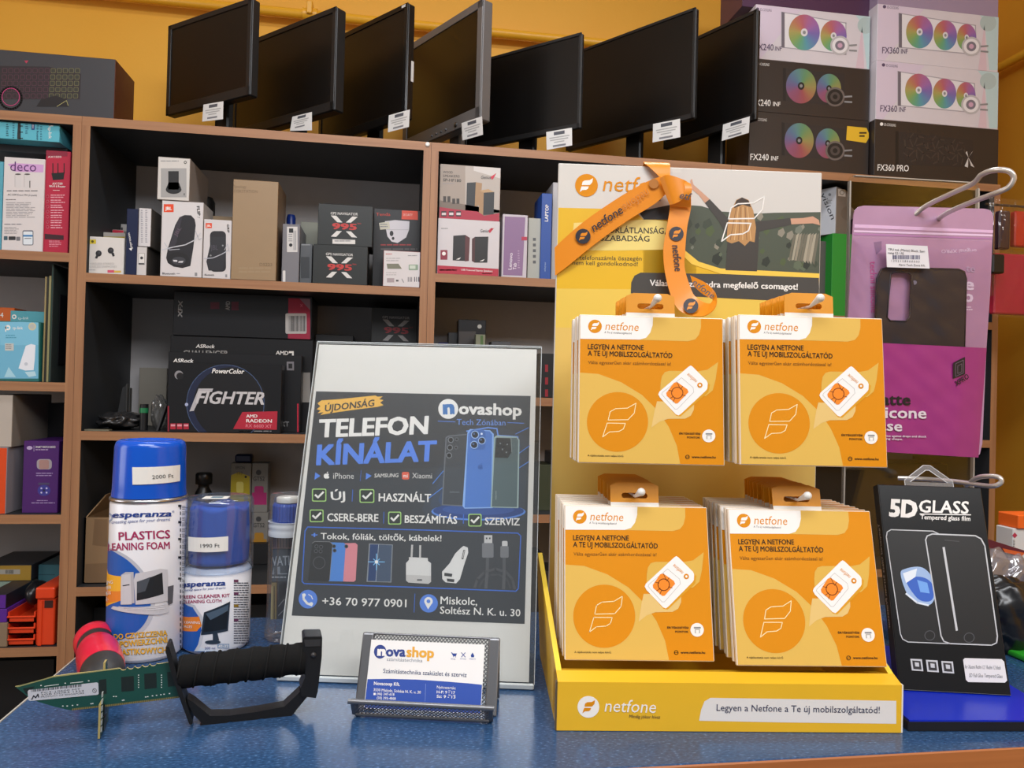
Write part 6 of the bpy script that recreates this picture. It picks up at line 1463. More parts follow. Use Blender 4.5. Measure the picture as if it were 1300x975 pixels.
seg([(700, 92, 735, 108, 0.018), (712, 130, 742, 128, 0.020), (690, 175, 738, 160, 0.019), (650, 198, 736, 205, 0.014)])
part(q, 'knot', t)
# printing on the straps: laid on the strap surfaces just in front of them
q = strap_q; INK = ink('2c2a33')
def strapart(p0, p1, h0, d0, d1):
    """local frame of a flat stretch of strap between two view points"""
    a = bp(*cr7(*p0), d0); b = bp(*cr7(*p1), d1); u = (b-a).normalized(); nn = -EY-u*(-EY).dot(u); nn.normalize(); v = nn.cross(u)
    return a, u, v, nn
a, u, v, nn = strapart((260, 335), (460, 215), 0, 0.0062, 0.0090)
A = plane_art(q, a+nn*0.0011, u, v, nn, (650, 200, 3.25))
A.circ(293, 325, 31, INK, 1); flagF(A, 293, 326, 34, RIB, 2); A.text('netfone', (338, 308), (462, 226), 36, INK, 0.01, 0.15, 1)
a, u, v, nn = strapart((460, 215), (600, 120), 0, 0.0090, 0.0118)
A = plane_art(q, a+nn*0.0014, u, v, nn, (650, 200, 3.25)); A.text('netfone', (556, 128), (452, 198), 34, ink('c98038'), 0.0, 0.15, 1); A.circ(585, 108, 20, ink('b0702a'), 1)
a, u, v, nn = strapart((690, 260), (672, 470), 0, 0.0115, 0.014)
A = plane_art(q, a+nn*0.0013, u, v, nn, (650, 200, 3.25)); A.circ(678, 315, 30, INK, 1); flagF(A, 678, 316, 34, RIB, 2); A.text('netfone', (660, 362), (672, 470), 32, INK, 0.01, 0.15, 1)
a, u, v, nn = strapart((700, 590), (800, 640), 0, 0.019, 0.031)
A = plane_art(q, a+nn*0.0030, u, v, nn, (650, 200, 3.25)); A.circ(738, 612, 31, INK, 1); flagF(A, 738, 613, 34, RIB, 2)
a, u, v, nn = strapart((690, 165), (735, 150), 0, 0.0215, 0.0205)
A = plane_art(q, a+nn*0.0012, u, v, nn, (650, 200, 3.25)); A.text('etf', (690, 168), (738, 178), 30, INK, 0.01, 0.15, 1)
a, u, v, nn = strapart((745, 520), (825, 580), 0, 0.0165, 0.025)
A = plane_art(q, a+nn*0.0022, u, v, nn, (650, 200, 3.25)); A.text('etfone', (742, 520), (826, 585), 26, INK, 0.01, 0.15, 1)
part(q, 'strap', t)

# ------------------------------------------------------------------ memory-stick dagger
KP = Vector((-0.074, 0.593, 0)); KU = Vector((1, 0.17, 0)).normalized(); KN = Vector((KU.y, -KU.x, 0))      # KN towards the customer
def kp(px, py, d=0.0): return on_plane(px, py, KP, KN)+KN*d
def k1(x, y): return (x/4.877, 760+y/4.877)
def k2(x, y): return (x/3.25, 675+y/3.25)
t = thing('dagger', 'toy dagger with a green memory stick blade and black wrapped handle, lying across its stand', 'dagger', Vector((-0.12, 0.58, E0)))
PCB = M('16453c', 0.35, 0, 0.12); BK_ = M('121213', 0.45, 0, 0.06, 0, 0.4)
top = [(95, 543), (150, 532), (240, 508), (330, 480), (430, 465), (560, 452), (735, 430)]
sc_ = []
for k in range(5):
    x = 745+k*46; y = 431-k*6.5
    sc_ += [(x, y), (x+8, y+9), (x+20, y+11), (x+33, y+7), (x+42, y-5)]
outl = top+sc_+[(980, 403), (1075, 387), (1140, 608), (1000, 625), (700, 662), (445, 690), (345, 668), (240, 637), (180, 612), (150, 585)]
TH = 0.0014
q = MB(); q.prism([kp(*k1(x, y), TH/2) for x, y in outl], -KN*TH, PCB, M('b9a86a', 0.4))
A = Art(q, lambda px, py: ((lambda p: (p.dot(KU), p.z))(on_plane(px, py, KP+KN*TH/2, KN))), lambda u, v, d: (lambda P: P+KN*d)(Vector(((KP+KN*TH/2)-KU*((KP+KN*TH/2).dot(KU)))+KU*u)*1.0 + Z_*(v-0.0)), None, (0, 760, 4.877))
GLD, SLV, CHIP = M('9a8a52', 0.35, 0.5, 0.02), ink('c9cfcb'), M('14201d', 0.4, 0, 0)
A.poly([(448, 680), (700, 652), (1000, 616), (1136, 600), (1140, 610), (1000, 627), (700, 664), (446, 691)], GLD, 1)
for k in range(60):
    x = 455+k*11.4; y = 680-(x-448)*0.117
    A.poly([(x, y), (x+3, y-0.3), (x+3, y+11), (x, y+11)], ink('3a3a24'), 2)
A.poly([(95, 543), (330, 480), (735, 430), (735, 436), (330, 487), (110, 548)], ink('8a8a5c'), 1)
for pts in ([(750, 486), (828, 478), (830, 570), (752, 576)], [(893, 466), (968, 458), (971, 552), (895, 560)], [(1035, 455), (1095, 448), (1118, 535), (1040, 545)], [(612, 503), (658, 497), (661, 588), (612, 596)], [(142, 556), (215, 543), (175, 590), (160, 588)]): A.poly(pts, CHIP, 1)
for x, y in ((250, 537), (400, 523), (545, 508), (700, 605), (715, 605), (560, 650), (570, 648), (755, 629), (762, 627), (898, 608), (910, 606), (940, 601), (965, 598), (992, 594), (1012, 591), (1045, 587), (385, 664), (412, 664), (445, 660), (475, 657)): A.rect(x, y-3, x+9, y+3, SLV, 2)
for x0 in (858, 1000):
    for k in range(6): A.rect(x0-3, 470+k*15, x0+4, 476+k*15, SLV, 2)
for pts in ([(275, 540), (365, 528), (365, 532), (275, 544)], [(435, 520), (515, 512), (515, 516), (435, 524)]): A.poly(pts, SLV, 2)
A.poly([(180, 564), (600, 517), (609, 522), (612, 588), (604, 594), (188, 632), (176, 626), (172, 574)], ink('b9bcc4'), 3)
for k in range(34):
    x = 195+k*9.3; y = 562-(x-180)*0.106; w_ = 3+3*((k*7) % 3)/2
    A.poly([(x, y), (x+w_, y-0.5), (x+w_, y+15), (x, y+16)], ink('26262a'), 4)
A.text('PC3-10600 MT', (255, 585), (500, 562), 9, ink('4a4a50'), 0, 0, 4); A.text('2GB DDR3 1333', (255, 598), (520, 573), 9, ink('4a4a50'), 0, 0, 4); A.text('PRODUCT OF SINGAPORE', (255, 612), (522, 587), 9, ink('4a4a50'), 0, 0, 4)
A.line([(198, 622), (210, 600), (222, 612), (236, 590), (240, 608)], 7, ink('1c1c22'), 4); A.ring(586, 568, 12, 3, ink('55565c'), 4); A.line([(578, 560), (595, 576)], 3, ink('55565c'), 4)
part(q, 'blade', t, 'green memory stick blade with serrated back')
q = MB(); q.prism([kp(*k1(x, y), 0.009) for x, y in [(1034, 300), (1036, 276), (1044, 270), (1056, 274), (1064, 300), (1100, 430), (1140, 560), (1185, 690), (1197, 742), (1190, 750), (1178, 744), (1150, 670), (1110, 560), (1070, 440)]], -KN*0.018, BK_)
part(q, 'guard', t)
hs, he = kp(*k2(738, 579)), kp(*k2(1256, 521))
q = MB(); n = 44; pts = []; rs = []
for k in range(n+1):
    s = k/n; pts.append(hs+(he-hs)*s); rs.append(0.0112*(1.0+0.05*math.sin(s*math.pi))+0.0004*(1 if (k*7//4) % 2 else -1))
q.tube(pts, rs, M('0f0f0f', 0.9, 0, 0.4, 0, 0.25), 28)
ax = (he-hs).normalized(); sd = ax.cross(Z_).normalized(); up_ = sd.cross(ax)
hel = []
for k in range(360):
    s = k/359; an = s*2*math.pi*7.3
    hel.append(hs+(he-hs)*s+(sd*math.cos(an)+up_*math.sin(an))*(0.0114*(1.0+0.05*math.sin(s*math.pi))))
q.tube(hel, 0.0007, M('171717', 0.9, 0, 0.3, 0, 0.25), 5)
part(q, 'wrapped_grip', t, 'black cord-wrapped grip')
q = MB(); q.prism([kp(*k2(x, y), 0.009) for x, y in [(1247, 425), (1256, 418), (1322, 417), (1326, 422), (1324, 500), (1308, 640), (1300, 668), (1240, 660), (1236, 630), (1258, 580), (1250, 500)]], -KN*0.018, BK_)
q.prism([kp(*k2(x, y), 0.0096) for x, y in [(1252, 430), (1320, 428), (1318, 455), (1256, 458)]], -KN*0.0006, M('2e2e30', 0.4)); q.sphere(kp(*k2(1290, 492), 0.0088), 0.0022, M('2e2e30', 0.4), n=8)
part(q, 'pommel', t)
q = MB()
bow_out = [(1270, 664), (1185, 767), (1150, 763), (1075, 756), (1020, 778), (950, 768), (880, 806), (822, 822), (808, 815), (818, 795), (836, 778), (800, 740), (780, 700), (775, 676), (800, 690), (868, 746), (950, 745), (1060, 730), (1172, 709), (1236, 648)]
q.prism([kp(*k2(x, y), 0.0060) for x, y in bow_out], -KN*0.012, BK_)
part(q, 'knuckle_bow', t)
# the short stick that props the blade up
q = MB()
s0 = on_z(124, 938, E0); sb = kp(121, 845, 0)
dv = Vector((-KN.x, -KN.y, 0)).normalized()
sx0 = s0; h_ = kp(122, 846).z-E0
dsl = (KP-sx0).dot(dv)-0.0016; zsl = kp(121, 897).z-E0; zfr = kp(121, 888).z-E0
q.prism([sx0, sx0+dv*0.030, sx0+dv*0.030+Z_*0.012, sx0+dv*(dsl+0.012)+Z_*(h_-0.004), sx0+dv*(dsl+0.010)+Z_*(h_+0.0015), sx0+dv*(dsl+0.0036)+Z_*(h_+0.0015), sx0+dv*(dsl+0.0032)+Z_*zsl, sx0+dv*dsl+Z_*zsl, sx0+dv*dsl+Z_*zfr, sx0+Z_*zfr], KU*0.0014, PCB, M('b9a86a', 0.35, 0.3))
for k in range(6): q.obox(sx0+dv*0.001+KU*0.0014+Z_*(0.004+k*0.0048), dv*0.003, KU*0.0007, Z_*0.003, M('a9b0ac', 0.3))
for k in range(2): q.obox(sx0+dv*0.008+KU*0.0014+Z_*(0.002+k*0.010), dv*0.010, KU*0.0010, Z_*0.008, CHIP)
part(q, 'prop_stick', t, 'short upright memory stick piece propping the blade')

# ------------------------------------------------------------------ red and black screwdriver behind the blade
a0 = on_z(134, 868, E0+0.017); a1 = on_z(119, 806, E0+0.0175)
ax = (a1-a0); Ls = 0.13; ax.z = 0; ax.normalize()
t = thing('screwdriver', 'red and black screwdriver handle lying behind the green dagger blade', 'screwdriver', Vector((a0.x, a0.y+0.05, E0)))
def T_axis(o): 
    qd = ax.to_track_quat('Z', 'Y').to_matrix().to_4x4(); return Matrix.Translation(o) @ qd
RDM, RBK = M('d81f3e', 0.28, 0, 0.04, 0.2), M('2a2a2b', 0.5)
yy = lambda p: p
Lh = 0.118
base = Vector((a0.x, a0.y, E0+0.0172))
q = MB(); q.lathe([(0.008, 0), (0.0125, 0.003), (0.0155, 0.018), (0.0162, 0.034)], RBK, 36, T_axis(base)); part(q, 'black_collar', t, 'black rubber collar')
q = MB(); q.lathe([(0.0163, 0.030), (0.0170, 0.038), (0.0172, 0.052), (0.0166, 0.064), (0.0170, 0.068), (0.0164, 0.078), (0.0150, 0.086)], RDM, 40, T_axis(base)); part(q, 'red_grip', t, 'red grip')
q = MB(); q.lathe([(0.0150, 0.084), (0.0142, 0.088), (0.0142, 0.097), (0.0150, 0.101)], RBK, 36, T_axis(base)); part(q, 'black_band', t, 'black band')
q = MB(); q.lathe([(0.0152, 0.0995), (0.0170, 0.105), (0.0170, 0.113), (0.0145, 0.120), (0.009, 0.124), (0, 0.125)], RDM, 40, T_axis(base)); part(q, 'butt_end', t, 'red rounded butt')
q = MB(); q.tube([base+ax*0.001, base-ax*0.012], 0.003, M('b9b9bb', 0.25, 0.9), 14); part(q, 'shaft', t)

# ------------------------------------------------------------------ clear panel with two wire hooks
PY = 0.700
pTL, pTR = on_y(1079, 222, PY), on_y(1243, 230, PY-0.006)
PU = Vector((pTR.x-pTL.x, pTR.y-pTL.y, 0)); PWd = PU.length; PU.normalize(); PN = Vector((PU.y, -PU.x, 0)); pz1 = pTL.z
t = thing('hook_panel', 'clear acrylic panel with two wire hooks, holding the pink pouch', 'display panel', Vector(((pTL.x+pTR.x)/2, pTL.y, E0)))
q = MB(); pb = Vector((pTL.x, pTL.y, E0))
q.prism([pb+PU*x+Z_*z_ for x, z_ in rr(0, 0, PWd, pz1-E0, 0.006)], -PN*0.004, ACR); part(q, 'panel', t)
q = MB()
for k in (0, 1): q.obox(pb+PU*(k*(PWd-0.0008))+Z_*0.004-PN*0.004, PU*0.0016, PN*0.0042, Z_*(pz1-E0-0.010), M('a9a39a', 0.12, 0, 0))
q.obox(pb+PU*0.006+Z_*(pz1-E0-0.0008)-PN*0.004, PU*(PWd-0.012), PN*0.0042, Z_*0.001, M('a9a39a', 0.12, 0, 0)); part(q, 'panel_edges', t)
q = MB(); q.obox(pb-PN*0.07, PU*PWd, PN*0.066, Z_*0.004, ACR); part(q, 'panel_foot', t)
HK = M('cdc8c2', 0.28, 0.55, 0)
# upper hook: wire from the panel, out towards the customer and back as a long loop
def hk(px, py, d): return on_plane(px, py, pTL+PN*d, PN)
def hook(name, pts, r):
    P = smooth([hk(*p) for p in pts], 8); q = MB(); q.tube(P, r, HK, 12); return q
q = hook('', [(1154, 279, 0.006), (1175, 262, 0.020), (1205, 247, 0.050), (1235, 233, 0.078), (1246, 222, 0.090), (1262, 216, 0.103), (1280, 217, 0.112), (1287, 226, 0.114), (1280, 238, 0.110), (1262, 246, 0.098), (1235, 256, 0.072), (1205, 269, 0.034), (1191, 278, 0.010)], 0.0024)
q.tube([hk(1153, 280, 0.007), hk(1172, 281, 0.0075), hk(1192, 280, 0.008)], 0.0018, HK, 10); q.prism([hk(1160, 277, 0.004), hk(1178, 271, 0.004), hk(1188, 277, 0.004)], PN*0.002, M('2a2626', 0.4)); q.tube([hk(1172, 279, 0.008), hk(1172, 279, 0.0)], 0.002, HK, 10)
part(q, 'wire_hook', t, 'silver wire hook')
lowhook = [(1140, 607, 0.006), (1170, 608, 0.020), (1210, 611, 0.050), (1246, 616, 0.078), (1262, 617, 0.092), (1271, 612, 0.096), (1268, 606, 0.094), (1255, 604.5, 0.086), (1240, 607, 0.074), (1226, 617, 0.060)]
q = hook('', lowhook, 0.0022); part(q, 'wire_hook', t, 'silver wire hook')

# ------------------------------------------------------------------ pink pouch and the phone case in it
PQ = pTL+PN*0.012
pc = lambda x, y: (900+x/3.25, 200+y/3.25)
def pp(px, py, d=0.0): return on_plane(px, py, PQ+PN*d, PN)
t = thing('case_pouch', 'pink zip pouch hanging from the upper wire hook of the clear panel', 'pouch', pp(1165, 420))
pinkb = M('b28aa8', 0.3, 0, 0.12, 0.3); 
OUTL = [pc(*p) for p in ((640, 198), (1135, 211), (1155, 215), (1168, 226), (1174, 248), (1160, 560), (1145, 790), (1128, 1180), (1118, 1224), (1100, 1238), (560, 1205), (570, 760), (588, 400), (597, 240), (602, 218), (617, 203))]
q = MB(); q.prism([pp(x, y, 0.0) for x, y in OUTL], -PN*0.0012, pinkb)
A = Art(q, lambda px, py: ((lambda p: ((p-PQ).dot(PU), p.z))(on_plane(px, py, PQ, PN))), lambda u, v, d: PQ+PU*u+PN*d+Z_*(v-PQ.z), None, (900, 200, 3.25))
A.poly([(600, 275), (1172, 300), (1171, 312), (599, 290)], ink('dcb4d6'), 2); A.poly([(598, 312), (1170, 332), (1170, 338), (598, 320)], ink('b07aaa'), 2); A.poly([(598, 300), (1170, 318), (1170, 326), (598, 308)], ink('e4c4e0'), 2)
A.text('original XPRO', (1103, 378), (958, 380), 15, ink('e8d4e6'), 0.0)
A.text('techni silicone', (664, 428), (668, 640), 26, ink('c4508e'), 0.01); A.poly([(680, 350), (712, 345), (712, 380), (690, 400)], ink('8a6a88'), 2)
A.text('te', (1058, 470), (1095, 475), 30, ink('b9a0ba'), 0.02); A.text('e', (1050, 545), (1092, 548), 50, ink('e4d4e2'), 0.03); A.text('o', (1048, 595), (1088, 598), 50, ink('e4d4e2'), 0.03); A.rows(1050, 615, 1090, 635, 2, ink('e4d4e2'))
part(q, 'pouch_back', t)
q = MB(); MG = M('98307a', 0.3, 0, 0.10, 0.3)
lower = [pc(*p) for p in ((566, 758), (850, 772), (1146, 786), (1128, 1180), (1118, 1224), (1100, 1238), (830, 1220), (556, 1205))]
front = 0.0090
# gently padded front made of a grid
def pad(q, corners, d0, amp, m, nx=24, ny=24, crinkle=0.0):
    V = []; F = []
    TL, TR, BR, BL = corners
    for j in range(ny+1):
        for i in range(nx+1):
            a, b = i/nx, j/ny
            x = (TL[0]*(1-a)+TR[0]*a)*(1-b)+(BL[0]*(1-a)+BR[0]*a)*b; y = (TL[1]*(1-a)+TR[1]*a)*(1-b)+(BL[1]*(1-a)+BR[1]*a)*b
            e = min(1, 6*min(a, 1-a, 1.0))**0.7
            V.append(pp(x, y, d0+amp*e+crinkle*(math.sin(a*17+b*9)*math.sin(b*13-a*5)+0.6*math.sin((a-b)*31))*e))
    for j in range(ny):
        for i in range(nx): F.append([j*(nx+1)+i, (j+1)*(nx+1)+i, (j+1)*(nx+1)+i+1, j*(nx+1)+i+1])
    q.add(V, F, m, True)
pad(q, [pc(566, 758), pc(1146, 786), pc(1112, 1238), pc(556, 1205)], 0.0008, 0.0085, MG, 30, 30, 0.0003)
A = Art(q, lambda px, py: ((lambda p: ((p-PQ).dot(PU), p.z))(on_plane(px, py, PQ+PN*0.0100, PN))), lambda u, v, d: PQ+PN*0.0100+PU*u+PN*d+Z_*(v-PQ.z), None, (1000, 400, 4.333))
A.text('matte', (440, 492), (675, 495), 62, BLK, 0.02); A.text('silicone', (445, 565), (762, 570), 62, ink('dcd0d8'), 0.02); A.text('case', (455, 632), (628, 640), 58, ink('dcd0d8'), 0.02)
A.text('protects your device against drops and shock', (400, 668), (762, 674), 12, ink('dcd0d8'), 0.02); A.text('eye catching shape.', (440, 682), (632, 688), 11, ink('dcd0d8'), 0.02)
A.poly([(910, 262), (973, 230), (975, 235), (975, 325), (908, 350)], ink('1c161c'), 2); A.line([(922, 268), (965, 248), (965, 318), (922, 338), (922, 268)], 3, ink('6a5a68'), 3); A.line([(934, 280), (956, 268), (956, 312), (934, 322), (934, 280)], 3, ink('6a5a68'), 3)
A.text('XPRO', (928, 392), (1000, 345), 28, BLK, 0.02, 0.2)
part(q, 'magenta_front', t, 'magenta lower front with lettering')
q = MB(); FILM = clear('pink_pouch_film', (0.98, 0.94, 0.98), 0.02, 0.012, (0.86, 0.62, 0.84), 0.12)
pad(q, [pc(596, 330), pc(1170, 345), pc(1146, 786), pc(566, 758)], 0.0009, 0.0086, FILM, 30, 26, 0.0006); part(q, 'clear_window', t, 'clear pinkish window over the phone case')
q = MB(); st = [pc(*p) for p in ((731, 357), (902, 365), (911, 458), (735, 452))]; q.prism([pp(x, y, 0.0108) for x, y in st], -PN*0.0006, M('e4e2e6', 0.5, 0, 0.01))
A = Art(q, lambda px, py: ((lambda p: ((p-PQ).dot(PU), p.z))(on_plane(px, py, PQ+PN*0.0108, PN))), lambda u, v, d: PQ+PN*0.0108+PU*u+PN*d+Z_*(v-PQ.z), None, (900, 200, 3.25))
A.text('TPU tok (Matte) Black, Sam', (738, 383), (890, 392), 9, NDK); A.text('sung S21 FE', (738, 397), (803, 401), 9, NDK); A.bars(758, 403, 872, 420, 26, ink('3a3a66'), 2); A.text('1 2 5 2 1 5 8 0 0 0 0 0 5', (752, 430), (868, 434), 8, NDK); A.text('Xpro Tech Zona Kft.', (782, 446), (892, 450), 8, NDK)
part(q, 'price_sticker', t, 'white barcode sticker')
# phone case: a shallow tray with a camera window
t2 = thing('phone_case', 'black phone case with a camera opening, inside the pink pouch', 'phone case', pp(1165, 400, 0.004))
q = MB(); CBK = M('131213', 0.5, 0, 0.05)
xs, ys = (690, 745, 828, 1060), (455, 470, 678, 900)
def cpt(x, y, d): return pp(*pc(x, y), d)
def qd(x0, y0, x1, y1): q.prism([cpt(x0, y0, 0.0080), cpt(x1, y0, 0.0080), cpt(x1, y1, 0.0080), cpt(x0, y1, 0.0080)], -PN*0.0015, CBK)
outer = [(712, 462), (735, 455), (1030, 462), (1052, 472), (1060, 500), (1050, 900), (680, 890), (694, 500)]
cutp = [(750, 482), (765, 472), (820, 474), (836, 486), (828, 660), (812, 676), (748, 674), (735, 660)]
# face with a hole: strip between hole and outline
def ring_face(outer, inner, d, m):
    n = 32
    c = (sum(p[0] for p in inner)/len(inner), sum(p[1] for p in inner)/len(inner))
    def cast(poly, a):
        best = None
        for i in range(len(poly)):
            (x1, y1), (x2, y2) = poly[i], poly[(i+1) % len(poly)]
            dx, dy = math.cos(a), math.sin(a); ex, ey = x2-x1, y2-y1; den = dx*ey-dy*ex
            if abs(den) < 1e-9: continue
            tt = ((x1-c[0])*ey-(y1-c[1])*ex)/den; ss = ((x1-c[0])*dy-(y1-c[1])*dx)/den
            if tt > 0 and -1e-9 <= ss <= 1+1e-9 and (best is None or tt > best): best = tt
        return (c[0]+math.cos(a)*best, c[1]+math.sin(a)*best)
    angs = sorted(set([2*math.pi*k/n for k in range(n)]+[math.atan2(p[1]-c[1], p[0]-c[0]) % (2*math.pi) for p in list(outer)+list(inner)]))
    I = [cast(inner, a) for a in angs]; O = [cast(outer, a) for a in angs]; L = len(angs)
    V = []
    for dd in (d, d-0.0014): V += [cpt(*p, dd) for p in I]+[cpt(*p, dd) for p in O]
    F = []
    for k in range(L):
        j = (k+1) % L
        F += [[k, j, L+j, L+k], [2*L+k, 3*L+k, 3*L+j, 2*L+j], [k, 2*L+k, 2*L+j, j], [L+k, L+j, 3*L+j, 3*L+k]]
    q.add(V, F, m)
ring_face(outer, cutp, 0.0052, CBK)
q.tube([cpt(*p, 0.0052) for p in cutp], 0.0009, CBK, 8, closed=True)
q.tube(smooth([cpt(*p, 0.0044) for p in outer+outer[:1]], 1), 0.0012, CBK, 8)
part(q, 'case_shell', t2)
q = MB(); q.tube([cpt(848, 516, 0.0056), cpt(848, 516, 0.0045)], 0.0022, M('8a8690', 0.3), 14); part(q, 'flash_hole', t2)

# ------------------------------------------------------------------ blue folder and the glass protector box on it
fl = Vector((0.3865, 0.5165, E0)); FU = Vector((0.992, -0.10, 0)).normalized(); FV = Vector((0.16, 0.987, 0)).normalized()
t = thing('blue_folder', 'shiny blue folder with black edges lying right of the yellow display', 'folder', fl+FU*0.07+FV*0.09)
q = MB(); q.prism([fl, fl+FU*0.128, fl+FU*0.128+FV*0.170, fl+FV*0.170], Z_*0.0066, M('18181b', 0.35)); part(q, 'black_base', t, 'black base')
q = MB(); q.prism([fl+FU*0.0015+FV*0.001+Z_*0.0066, fl+FU*0.127+FV*0.001+Z_*0.0066, fl+FU*0.127+FV*0.169+Z_*0.0066, fl+FU*0.0015+FV*0.169+Z_*0.0066], Z_*0.0012, M('0d28b4', 0.3, 0, 0.06, 0, 0.35)); part(q, 'blue_cover', t, 'glossy blue cover')
FZ = E0+0.0082
gBL, gBR = on_z(1142, 876, FZ), on_z(1284, 883.5, FZ)
GU = (gBR-gBL); GU.z = 0; GWd = GU.length; GU.normalize(); GB = Vector((-GU.y, GU.x, 0))
lean = math.radians(17.5)
GV = GB*math.sin(lean)+Z_*math.cos(lean); GN = GU.cross(GV)
GH = 0.0
# height from the top edge in view
pt = on_plane(1180, 617, gBL, GN); GH = (pt-gBL).dot(GV)
gx0 = (on_plane(1119, 614, gBL, GN)-gBL-GV*GH).dot(GU); 
t = thing('protector_box', 'black screen protector box with two phone outlines, standing on the blue folder', 'box', gBL+GU*GWd/2)
q = MB(); gd = 0.011
q.obox(gBL-GN*gd, GU*GWd, GN*gd, GV*GH, M('101011', 0.3, 0, 0.05, 0, 0.35), 0.0006)
A = quad_art(q, [(313, 37), (625, 55), (738, 737), (370, 717)], GWd, GH, gBL+GN*0.0001, GU, GV, GN, (1000, 600, 2.6), (0.0005, GWd-0.0005, 0.0005, GH-0.0005))
LINE = ink('c4c6ca')
A.text('5D', (344, 137), (430, 144), 55, WHT, 0.05); A.text('GLASS', (436, 126), (588, 134), 38, WHT, 0.02); A.line([(440, 131), (595, 137)], 3, WHT, 3); A.text('Tempered glass film', (441, 147), (594, 156), 14, WHT, 0.02)
def ph(pts, wd, fillm, lay): 
    A.poly(pts, fillm, lay); A.line(pts, wd, LINE, lay+0.5, True)
ph([(335, 200), (338, 185), (350, 178), (480, 185), (500, 195), (560, 535), (550, 555), (400, 548), (382, 538), (375, 520)], 3, ink('0f0f10'), 1)
A.blob([(378, 320), (395, 303), (440, 298), (470, 320), (490, 360), (484, 405), (465, 424), (430, 415), (398, 385)], ink('9db8e0'), 2); A.blob([(395, 340), (440, 330), (475, 350), (482, 395), (465, 412), (430, 400)], ink('2f5fc0'), 2.4); A.poly([(385, 318), (430, 303), (425, 330), (395, 350)], ink('e4ecf6'), 2.6); A.poly([(430, 340), (462, 350), (470, 385), (440, 380)], ink('6fa4ea'), 2.7); A.line([(395, 385), (430, 415), (465, 424)], 6, ink('dbe4f0'), 2.8)
A.ring(470, 526, 16, 2.5, ink('55555a'), 2)
ph([(457, 212), (462, 200), (478, 194), (610, 202), (628, 212), (640, 235), (686, 530), (684, 552), (668, 560), (535, 554), (515, 546), (506, 528)], 4, ink('0f0f10'), 3.2)
A.line([(513, 238), (556, 508)], 7, LINE, 4.4); A.line([(516, 214), (560, 219)], 3, ink('3a3a3c'), 4.4); A.ring(596, 534, 16, 2.5, ink('55555a'), 4.4)
for x, y in ((406, 606), (457, 610), (507, 614)):
    A.poly([(x, y), (x+38, y+2), (x+43, y+44), (x+5, y+41)], LINE, 2); A.poly([(x+6, y+6), (x+33, y+8), (x+37, y+38), (x+10, y+36)], ink('2a292c'), 3); A.poly([(x+14, y+12), (x+28, y+14), (x+29, y+28), (x+16, y+27)], LINE, 4)
A.poly([(578, 610), (584, 604), (702, 608), (710, 616), (722, 682), (715, 690), (596, 688), (588, 680)], ink('e0dedf'), 2)
A.text('for Xiaomi Redmi 12 / Redmi 12 black', (584, 640), (700, 644), 13, ink('55555a'), 0, 0, 3); A.text('5D Full Glue Tempered Glass', (598, 670), (706, 674), 13, ink('55555a'), 0, 0, 3)
A.line([(370, 716), (738, 736)], 4, ink('8a8a8c'), 2)
part(q, 'carton', t)
q = MB(); GL = -GU
q.obox(gBL-GN*gd-GU*0.0002, GU*0.0004, GN*gd, GV*GH, M('141415', 0.35))
A = Art(q, lambda px, py: (0, 0), lambda u, v, d: gBL-GU*(0.0002+d)-GN*gd+GN*u+GV*v, None)
A.inv = lambda x, y: (x, y)
A.text('Tempered Glass Screen Protector', (0.0065, GH*0.80), (0.0065, GH*0.28), 0.0038, ink('c9c7cb'), 0.0, 0, 3)
part(q, 'side_print', t, 'left side with vertical lettering')
q = MB(); TABM = clear('clear_hang_tab', (0.9, 0.9, 0.9), 0.1, 0.25, (0.85, 0.85, 0.86))
tb = gBL+GV*GH-GN*0.006
tp_ = [(0.026, 0.0), (0.026, 0.006), (0.044, 0.020), (0.050, 0.020), (0.068, 0.006), (0.068, 0.0)]
ti = [(0.031, 0.0045), (0.0455, 0.0155), (0.0485, 0.0155), (0.063, 0.0045)]
V = [tb+GU*x+GV*y for x, y in tp_]+[tb+GU*x+GV*y for x, y in ti]
q.add(V, [[0, 1, 6], [1, 2, 7, 6], [2, 3, 8, 7], [3, 4, 9, 8], [4, 5, 9], [5, 0, 6, 9]], TABM)
q.tube([V[6], V[7], V[8], V[9]], 0.0004, M('c9c9cb', 0.2), 6); q.tube(V[:6], 0.0004, M('c9c9cb', 0.2), 6)
part(q, 'hang_tab', t, 'clear plastic hang tab')

# ------------------------------------------------------------------ packets on the counter behind the folder, right edge
x0, x1 = on_y(1286, 670, 0.775).x, on_y(1345, 670, 0.80).x
def ctop(px, py, Y): return on_y(px, py, Y).z
zb_ = E0
q = MB(); zt1 = ctop(1290, 712, 0.78); q.box((x0-0.004, 0.745, zb_), (x1, 0.805, zt1), K('5a4630'), 0.001); tag(q.build('brown_carton', None, ((x0+x1)/2, 0.785, zb_)), 'brown carton on the counter under the white box with an orange lid', 'box')
t = thing('lidded_box', 'white box with an orange lid and a small red mark, at the right frame edge', 'box', ((x0+x1)/2, 0.785, zt1+0.0004))
zt2 = ctop(1285, 671, 0.775); zt3 = ctop(1285, 654, 0.772)
q = MB(); q.box((x0, 0.775, zt1+0.0004), (x1, 0.800, zt2), paper('cfcdca'), 0.0008); A = plane_art(q, Vector((x0, 0.775, zt1)), X_, Z_, -Y_, (1200, 580, 4.88)); A.poly([(430, 468), (446, 486), (430, 504), (414, 486)], ink('b0324a'), 2); A.rows(420, 515, 432, 560, 5, NDK); part(q, 'box_body', t)
q = MB(); q.box((x0+0.004, 0.772, zt2), (x1, 0.802, zt3), paper('e8641c'), 0.001); part(q, 'lid', t, 'orange lid')
BAG2 = clear('clear_packet_film', (0.88, 0.86, 0.9), 0.16, 0.25, (0.55, 0.52, 0.56), 0.08)
